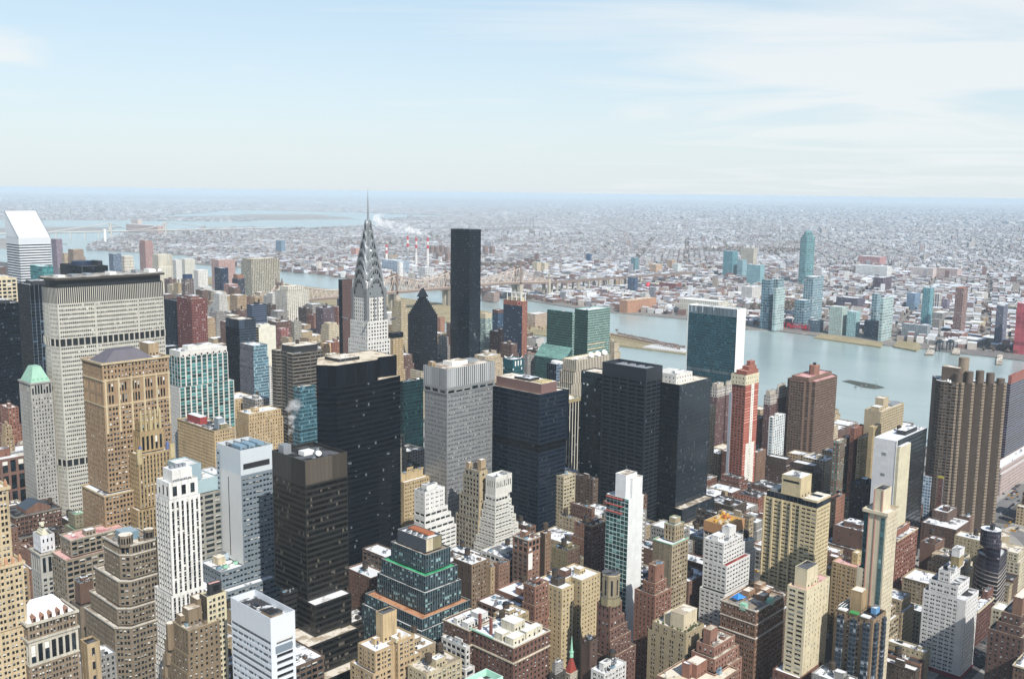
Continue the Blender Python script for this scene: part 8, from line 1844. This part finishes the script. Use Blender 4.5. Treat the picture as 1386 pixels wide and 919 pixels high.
def draw(boxes):
    """rough view of who hides whom: boxes painted far to near, returns the id buffer (0 = ground or sky)"""
    buf = np.zeros((VH, VW), np.int32)
    order = sorted(range(len(boxes)), key=lambda i: -math.hypot((boxes[i][0]+boxes[i][2])/2, (boxes[i][1]+boxes[i][3])/2))
    for i in order:
        x0, y0, x1, y1, h = boxes[i][:5]
        for q in ([(x0,y0,0),(x1,y0,0),(x1,y0,h),(x0,y0,h)], [(x0,y0,0),(x0,y1,0),(x0,y1,h),(x0,y0,h)], [(x0,y0,h),(x1,y0,h),(x1,y1,h),(x0,y1,h)]):
            p = project(q)
            if p[:, 2].min() > 20: fill_poly(buf, p, i+1)
    return buf
AVES = [(-76, 28), (80, 30), (235, 24), (400, 42), (560, 24), (715, 30), (930, 30), (1160, 30)]
def streets(v0, v1):
    out = []; v = 40-80.5*9
    k = 25
    while v < v1:
        if v > v0: out.append((v, 30 if k in (34, 42, 57) else 18))
        v += 80.5; k += 1
    return out
STS = streets(-300, 3400)
rf = random.Random(11)
cand = []
for ai in range(len(AVES)):
    u0 = AVES[ai][0]+AVES[ai][1]/2+4; u1 = (AVES[ai+1][0]-AVES[ai+1][1]/2-4) if ai+1 < len(AVES) else 1262
    for si in range(len(STS)-1):
        s0 = STS[si][0]+STS[si][1]/2+3.5; s1 = STS[si+1][0]-STS[si+1][1]/2-3.5; mid = (s0+s1)/2
        if u1-u0 < 20: continue
        for row in (0, 1):
            u = u0
            while u < u1-6:
                far_ = math.hypot(u, mid); end = (u-u0 < 30 or u1-u < 34)
                wd = rf.choice((7.5, 8, 15, 18, 22, 26)) if far_ < 1250 else rf.uniform(14, 36)
                wd = min(wd, u1-u)
                if wd < 5: break
                dp = rf.uniform(22, 29) if wd < 12 else rf.uniform(25, 31)
                if mid > 950: h = rf.choice((16, 20, 26, 34, 45, 58)) if not end else rf.choice((34, 50, 66, 84)); h *= rf.uniform(.85, 1.15)
                elif u < 700 and mid > 300: h = rf.uniform(30, 62)
                elif u < 700: h = rf.uniform(14, 34) if wd < 12 else rf.uniform(24, 48)
                else: h = rf.uniform(13, 19) if wd < 12 else rf.uniform(16, 36)
                y0 = s0 if row == 0 else s1-dp
                cand.append((u, y0, u+wd-.15, y0+dp, h)); u += wd
def clash(c, boxes, g=1.0): return any(c[0] < b[2]+g and c[2] > b[0]-g and c[1] < b[3]+g and c[3] > b[1]-g for b in boxes)
HB = list(BOXES); ok = []
PLAZA = [(844.6, 301.3), (894.3, 302.8), (967.8, 302.8), (1046.1, 307.2), (1118.4, 313.3), (1232.5, 312.8), (851.0, 207.7), (853.3, 227.2), (860.1, 266.4)]   # tunnel approaches and car parks
for c in cand:
    if c[0] > 1180 and 250 > c[1]: continue
    if inside(np.array([[(c[0]+c[2])/2, (c[1]+c[3])/2]]), PLAZA)[0]: continue
    if not clash(c, HB): ok.append(c)
buf = draw(HB+ok); cnt = np.bincount(buf.ravel(), minlength=len(HB)+len(ok)+1)
vis = sorted(((cnt[len(HB)+1+i], i) for i in range(len(ok))), reverse=True)
vis = [(n, i) for n, i in vis if n >= 7][:270]
HEROES = []
STOP = set('with beside behind of in left right at above below between topped rising under and by before near squeezed standing tucked partly crowded stepping peeking hidden beyond joined across dotted touching wrapped joined, left, where cascading down thin slim around alone among, half next'.split())
for o in list(COL.objects):
    if o.get('category') and o.parent is None and o.type == 'EMPTY' and o.get('category') not in ('tree', 'chimney', 'gantry', 'beacon'):
        t = []; 
        for q in o['label'].split():
            if q.strip(',').lower() in STOP and t: break
            t.append(q.strip(','))
        f = [q.strip(',') for q in o['label'].split()][:7]
        while f and (f[-1].lower() in STOP or f[-1] in ('a', 'the', 'its', 'on', 'to', 'two')): f.pop()
        if 2 <= len(t) <= 6: HEROES.append((tuple(o.location), ' '.join(f), ' '.join(t)))
HP = project([(h[0][0], h[0][1], 30) for h in HEROES])
USED = {}
def place_words(x, y, z=15):
    """where a thing stands, told by the two named buildings nearest to it"""
    p = project([(x, y, z)])[0]; d = [math.hypot(h[0][0]-x, h[0][1]-y) for h in HEROES]; o = sorted(range(len(d)), key=lambda i: d[i])[:5]
    def rel(i):
        q = HP[i]; dx, dz = p[0]-q[0], p[2]-q[2]
        if abs(dx) > 9: return 'right of' if dx > 0 else 'left of'
        return 'behind' if dz > 0 else 'in front of'
    return [(rel(i), HEROES[i][1], HEROES[i][2]) for i in o]
def unique_label(lead, tails, x, y):
    pw = place_words(x, y); opts = []
    strip = lambda s, n: ' '.join(s.split()[-n:])
    for t in [''] + tails:
        for i in range(3):
            opts.append(f"{lead}{' ' + t if t else ''} {pw[i][0]} the {pw[i][1]}")
    for i in range(5):
        for j in range(5):
            if i != j: opts.append(f"{lead} {pw[i][0]} the {pw[i][2]} and {pw[j][0]} the {pw[j][2]}")
    for t in tails:
        for i in range(5):
            for j in range(5):
                if i != j: opts.append(f"{lead} {t} {pw[i][0]} the {pw[i][2]} and {pw[j][0]} the {pw[j][2]}")
    for q in opts:
        if len(q.split()) <= 16 and q not in USED: USED[q] = 1; return q
    q = ([o for o in opts if len(o.split()) <= 16] or [lead])[0]; USED[q] = 1; return q
KINDS = [('red brick', '#7c5040'), ('brown brick', '#6b5044'), ('tan brick', '#a58a66'), ('cream', '#bfae8e'), ('dark brown', '#54443c'), ('grey stone', '#8e8a84'), ('white brick', '#c2bfb8'), ('orange brick', '#8f5a44'), ('umber brick', '#6a5244'), ('sandy', '#b09a72')]
ROOFS = [('with a snowy roof', R_SNOW), ('with a grey roof', R_GREY), ('with a tar-black roof', R_TAR), ('with a pale roof', R_WHITE), ('with a tan roof', R_TAN)]
for n, i in vis:
    c = ok[i]; x, y = c[0], c[1]; d = math.hypot(x, y); r = random.Random(i*7+3)
    kw, hx = r.choices(KINDS, (3, 5, 5, 4, 3, 4, 3, 2, 1, 4))[0]; rw, rm = r.choices(ROOFS, (5, 4, 3, 2, 1))[0]; h = c[4]
    size = 'walk-up' if h < 20 else 'mid-rise' if h < 40 else 'block' if h < 62 else 'tower'
    lab = unique_label(f"{kw} {'narrow ' if c[2]-c[0] < 10 else ''}{size}", [rw, f'of about {max(3, round(h/3.3))} floors'], x, y)
    if d < 950: st = r.choice((S_OLD, S_SMALL, S_SMALL, S_PAIR, S_APT, S_LOFT))
    else: st = CW(facade(hx, '#33302e', r.choice((2.6, 3.0, 3.4)), 3.2, r.choice((.45, .55)), .52, .22), 3.0, 3.2)
    hh = h; tt = [T(0, hh)] if h < 30 or r.random() < .5 else [T(0, hh*.8), T(hh*.8, hh, -2, -2, -2, -2)]
    building((x, y, c[2]-c[0], c[3]-c[1], h), 'row_house' if size == 'walk-up' else 'apartment_building', lab, 'building', masonry(hx), st, tt, rm, r.choice(('v', 'ov', 'vs', 'o', 'v', 'tv')) if d < 1000 else r.choice(('', 'o', '')), nw=0, group='older buildings filling the street blocks', seed=i, trim=r.choice((None, masonry(hx), LIME)), cor=(.35, .6) if r.random() < .4 and h < 40 else None)
# pavements, road markings
conc = ground_mat('pavement_concrete', '#8d8b87', '#9b9893', '#75726f', .05); rb_ = ground_mat('backyard', '#6a655f', '#57534f', '#8a8782', .06)
for ai in range(len(AVES)):
    u0 = AVES[ai][0]+AVES[ai][1]/2; u1 = (AVES[ai+1][0]-AVES[ai+1][1]/2) if ai+1 < len(AVES) else 1214
    for si in range(len(STS)-1):
        s0 = STS[si][0]+STS[si][1]/2; s1 = STS[si+1][0]-STS[si+1][1]/2
        if s0 > 1500 or s0 < -200: continue
        b = MB(); b.box(u0, s0, .0, u1, s1, .15, 0); b.build('pavement', [conc], kind='structure')
mk = plain('#c9c8c2', .8, 0, .2, 'road_paint'); b = MB()
for a, wd in AVES[3:]:
    v = -60
    while v < 900:
        for o in (-wd*.17, 0, wd*.17): b.faces([(a+o-.12, v, .008), (a+o+.12, v, .008), (a+o+.12, v+3, .008), (a+o-.12, v+3, .008)], [(0,1,2,3)])
        v += 9
    for s, sw in STS[:16]:
        for o in np.arange(-wd*.36, wd*.37, 1.6): 
            for e in (-sw/2-2.6, sw/2+.2): b.faces([(a+o-.35, s+e, .008), (a+o+.35, s+e, .008), (a+o+.35, s+e+2.4, .008), (a+o-.35, s+e+2.4, .008)], [(0,1,2,3)])
b.build('road_marking', [mk], kind='structure')
# the riverside drive at the right edge
rd = ground_mat('drive_asphalt', '#6d6b6a', '#7a7876', '#8f8d8a', .04)
def ribbon(name, pts, wdt, z, mat, up=.012):
    b = MB(); V = []
    for i, p in enumerate(pts):
        a, c = Vector(pts[max(0, i-1)]), Vector(pts[min(len(pts)-1, i+1)]); d = (c-a).normalized(); n = Vector((-d.y, d.x))
        for s in (-1, 1): q = Vector(p)+n*s*wdt/2; V.append((q.x, q.y, z))
    b.faces(V, [(2*i, 2*i+1, 2*i+3, 2*i+2) for i in range(len(pts)-1)]); return b.build(name, [mat], kind='structure')
DR = [(1224, -300), (1218, 60), (1206, 200), (1212, 320), (1240, 430), (1262, 560), (1300, 760)]
ribbon('riverside_drive', DR, 22, .05, rd)
ribbon('service_road', [(864.6, 306.4), (949.4, 303.4), (1006.6, 294.7), (1009.3, 273.4), (985.2, 250.5), (934.8, 215.7)], 15, .17, rd)
ribbon('service_road', [(1006.6, 294.7), (1058.2, 295.1), (1150.2, 296.9), (1248.4, 297.2)], 17, .175, rd)
ribbon('tunnel_ramp', [(926.4, 262.7), (981.2, 271.7), (1009.9, 266.8), (1005.8, 247.1)], 8, .18, ground_mat('pale_concrete', '#b0a898', '#bdb6a8', '#95908a', .06))
# cars
BUF2 = draw(HB+[ok[i] for n, i in vis]); SPOTS = []
def seen(x, y):
    p = project([(x, y, .7)])[0]
    return 3 < p[0] < VW-3 and 3 < p[1] < VH-3 and BUF2[int(p[1]), int(p[0])] == 0
for a, wd in AVES[2:]:
    for side in (-1, 1):
        v = -150
        while v < 700:
            x = a+side*(wd/2-1.3)
            if seen(x, v) and rf.random() < .75: SPOTS.append((x, v, PI/2))
            v += rf.uniform(5.6, 7.5)
    for lane in (-.2, .1, .3):
        v = -150
        while v < 700:
            if seen(a+wd*lane, v) and rf.random() < .25: SPOTS.append((a+wd*lane, v, PI/2))
            v += rf.uniform(9, 16)
for s, sw in STS[:14]:
    for side in (-1, 1):
        u = 90
        while u < 1230:
            y = s+side*(sw/2-1.3)
            if seen(u, y) and rf.random() < .75 and all(abs(u-a[0]) > a[1]/2+3 for a in AVES): SPOTS.append((u, y, 0))
            u += rf.uniform(5.6, 7.5)
for k in range(60):
    t = rf.uniform(0, len(DR)-1.01); i = int(t); p = Vector(DR[i]).lerp(Vector(DR[i+1]), t-i); d = Vector(DR[i+1])-Vector(DR[i]); n = Vector((-d.y, d.x)).normalized(); q = p+n*rf.choice((-8, -4, 4, 8))
    if seen(q.x, q.y): SPOTS.append((q.x, q.y, math.atan2(d.y, d.x)))
PX = [p[0] for p in PLAZA]; PY = [p[1] for p in PLAZA]
ROWS = [(u, v) for u in np.arange(min(PX), max(PX), 8.6) for v in np.arange(min(PY), max(PY), 2.9)]
keep = inside(np.array(ROWS), PLAZA)
for (u, v), k in zip(ROWS, keep):
    blk = math.sin(u*.045)+math.cos(v*.06+1)
    if k and blk > .25 and rf.random() < .62 and seen(u, v) and min(abs(u-a[0]) for a in AVES) > 16 and min(abs(v-q[0]) for q in STS) > 11: SPOTS.append((u, v, 0))
for k in range(90):
    t = rf.random(); q = (930+rf.choice((-9, -5.5, -2, 2, 5.5, 9)), rf.uniform(-60, 420)) if k % 2 else (rf.uniform(640, 1150), STS[[i for i, z in enumerate(STS) if 150 < z[0] < 420][k % 3]][0]+rf.choice((-5, -2, 2, 5)))
    if seen(*q): SPOTS.append((q[0], q[1], PI/2 if k % 2 else 0))
SPOTS.sort(key=lambda s: s[0]**2+s[1]**2); SPOTS = SPOTS[:230]
PAINT = [('white', '#d5d5d3'), ('black', '#1a1b1d'), ('silver', '#9a9da0'), ('yellow', '#d8a020'), ('grey', '#5a5d60'), ('dark blue', '#25344e'), ('red', '#8a2a2a')]
tyre = plain('#151515', .8, 0, .1, 'tyre'); cg = glass('#0e1317', .1, 'car_glass')
def car_mesh(nm, hx, van):
    b = MB(); L, Wd = (5.4, 2.0) if van else (4.5, 1.8); hz = 1.1 if van else .85
    pts = [(-L/2, .35), (L/2, .35), (L/2, .75 if not van else 1.0), (L/2-.15, hz), (-L/2+.1, hz), (-L/2, .7)]
    V = [(x, -Wd/2, z) for x, z in pts]+[(x, Wd/2, z) for x, z in pts]; n = len(pts)
    b.faces(V, [(i, (i+1) % n, n+(i+1) % n, n+i) for i in range(n)]); b.poly(V[:n]); b.poly(V[n:][::-1])
    a0, a1, c0, c1, top = (-L/2+.1, L/2-1.2, -L/2+.15, L/2-1.7, 2.0) if van else (-L/2+.7, L/2-1.2, -L/2+1.3, L/2-2.0, 1.45)
    V = [(a0,-Wd/2+.08,hz),(a1,-Wd/2+.08,hz),(a1,Wd/2-.08,hz),(a0,Wd/2-.08,hz),(c0,-Wd/2+.25,top),(c1,-Wd/2+.25,top),(c1,Wd/2-.25,top),(c0,Wd/2-.25,top)]
    b.faces(V, [(0,1,5,4),(1,2,6,5),(2,3,7,6),(3,0,4,7)], 0 if van else 1); b.faces(V, [(4,5,6,7)], 0)
    if van: b.faces([(a1+.01,-Wd/2+.2,hz+.05),(a1+.01,Wd/2-.2,hz+.05),(c1+.03,Wd/2-.35,top-.1),(c1+.03,-Wd/2+.35,top-.1)], [(0,1,2,3)], 1)
    for x in (-L*.31, L*.31):
        for y in (-Wd/2, Wd/2):
            k = 10; V = [(x+.34*math.cos(t), y+s, .34+.34*math.sin(t)) for s in (-.1, .1) for t in np.arange(k)*2*PI/k]
            b.faces(V, [(i, (i+1) % k, k+(i+1) % k, k+i) for i in range(k)], 2); b.poly(V[:k], 2); b.poly(V[k:], 2)
    o = b.build('parked_car', [plain(hx, .3, 0, .03, 'car_paint'), cg, tyre]); me = o.data; bpy.data.objects.remove(o); return me
CARM = {}
for x, y, a in SPOTS:
    nm, hx = rf.choices(PAINT, (5, 4, 4, 4, 3, 2, 1))[0]; van = rf.random() < .13
    if (nm, van) not in CARM: CARM[nm, van] = car_mesh(nm, hx, van)
    o = link('delivery_van' if van else 'parked_car', CARM[nm, van], None, (x+rf.uniform(-.2, .2), y+rf.uniform(-.2, .2), .06), rz=a+(PI if rf.random() < .5 else 0))
    tag(o, unique_label(f"{nm} {'van' if van else 'car'}", ['on the roadway', 'by the kerb', 'in the row of cars'], x, y), 'van' if van else 'car', 'cars along the streets')

# ---------------------------------------------------------------- the lots nearest the far bank, one building each
near, ids = far_city()
HP = project([(h[0][0], h[0][1], 30) for h in HEROES])
for k, i in enumerate(ids):
    x, y, A, B, H = (float(near[q][i]) for q in ('x', 'y', 'A', 'B', 'H')); r = random.Random(int(i))
    kw, hx = r.choices(KINDS, (3, 3, 3, 3, 1, 4, 5, 2, 1, 2))[0]; rw, rm = r.choices(ROOFS, (7, 3, 1, 5, 1))[0]
    size = 'shed' if max(A, B) > 25 and H < 14 else 'small building' if H < 14 else 'building' if H < 24 else 'tower'
    lab = unique_label(f"{kw} {'wide ' if max(A, B) > 32 else ''}{size}", [rw, 'of few floors'], x, y)
    far_tower((x-A/2, y-B/2, A, B, H), lab, hx, '#4a4c50', 3.4, 3.4, .5, .5, None, rm, 'warehouse' if size == 'shed' else 'city_building', 'o' if H > 12 and r.random() < .4 else '', .2, 'low buildings on the far bank')
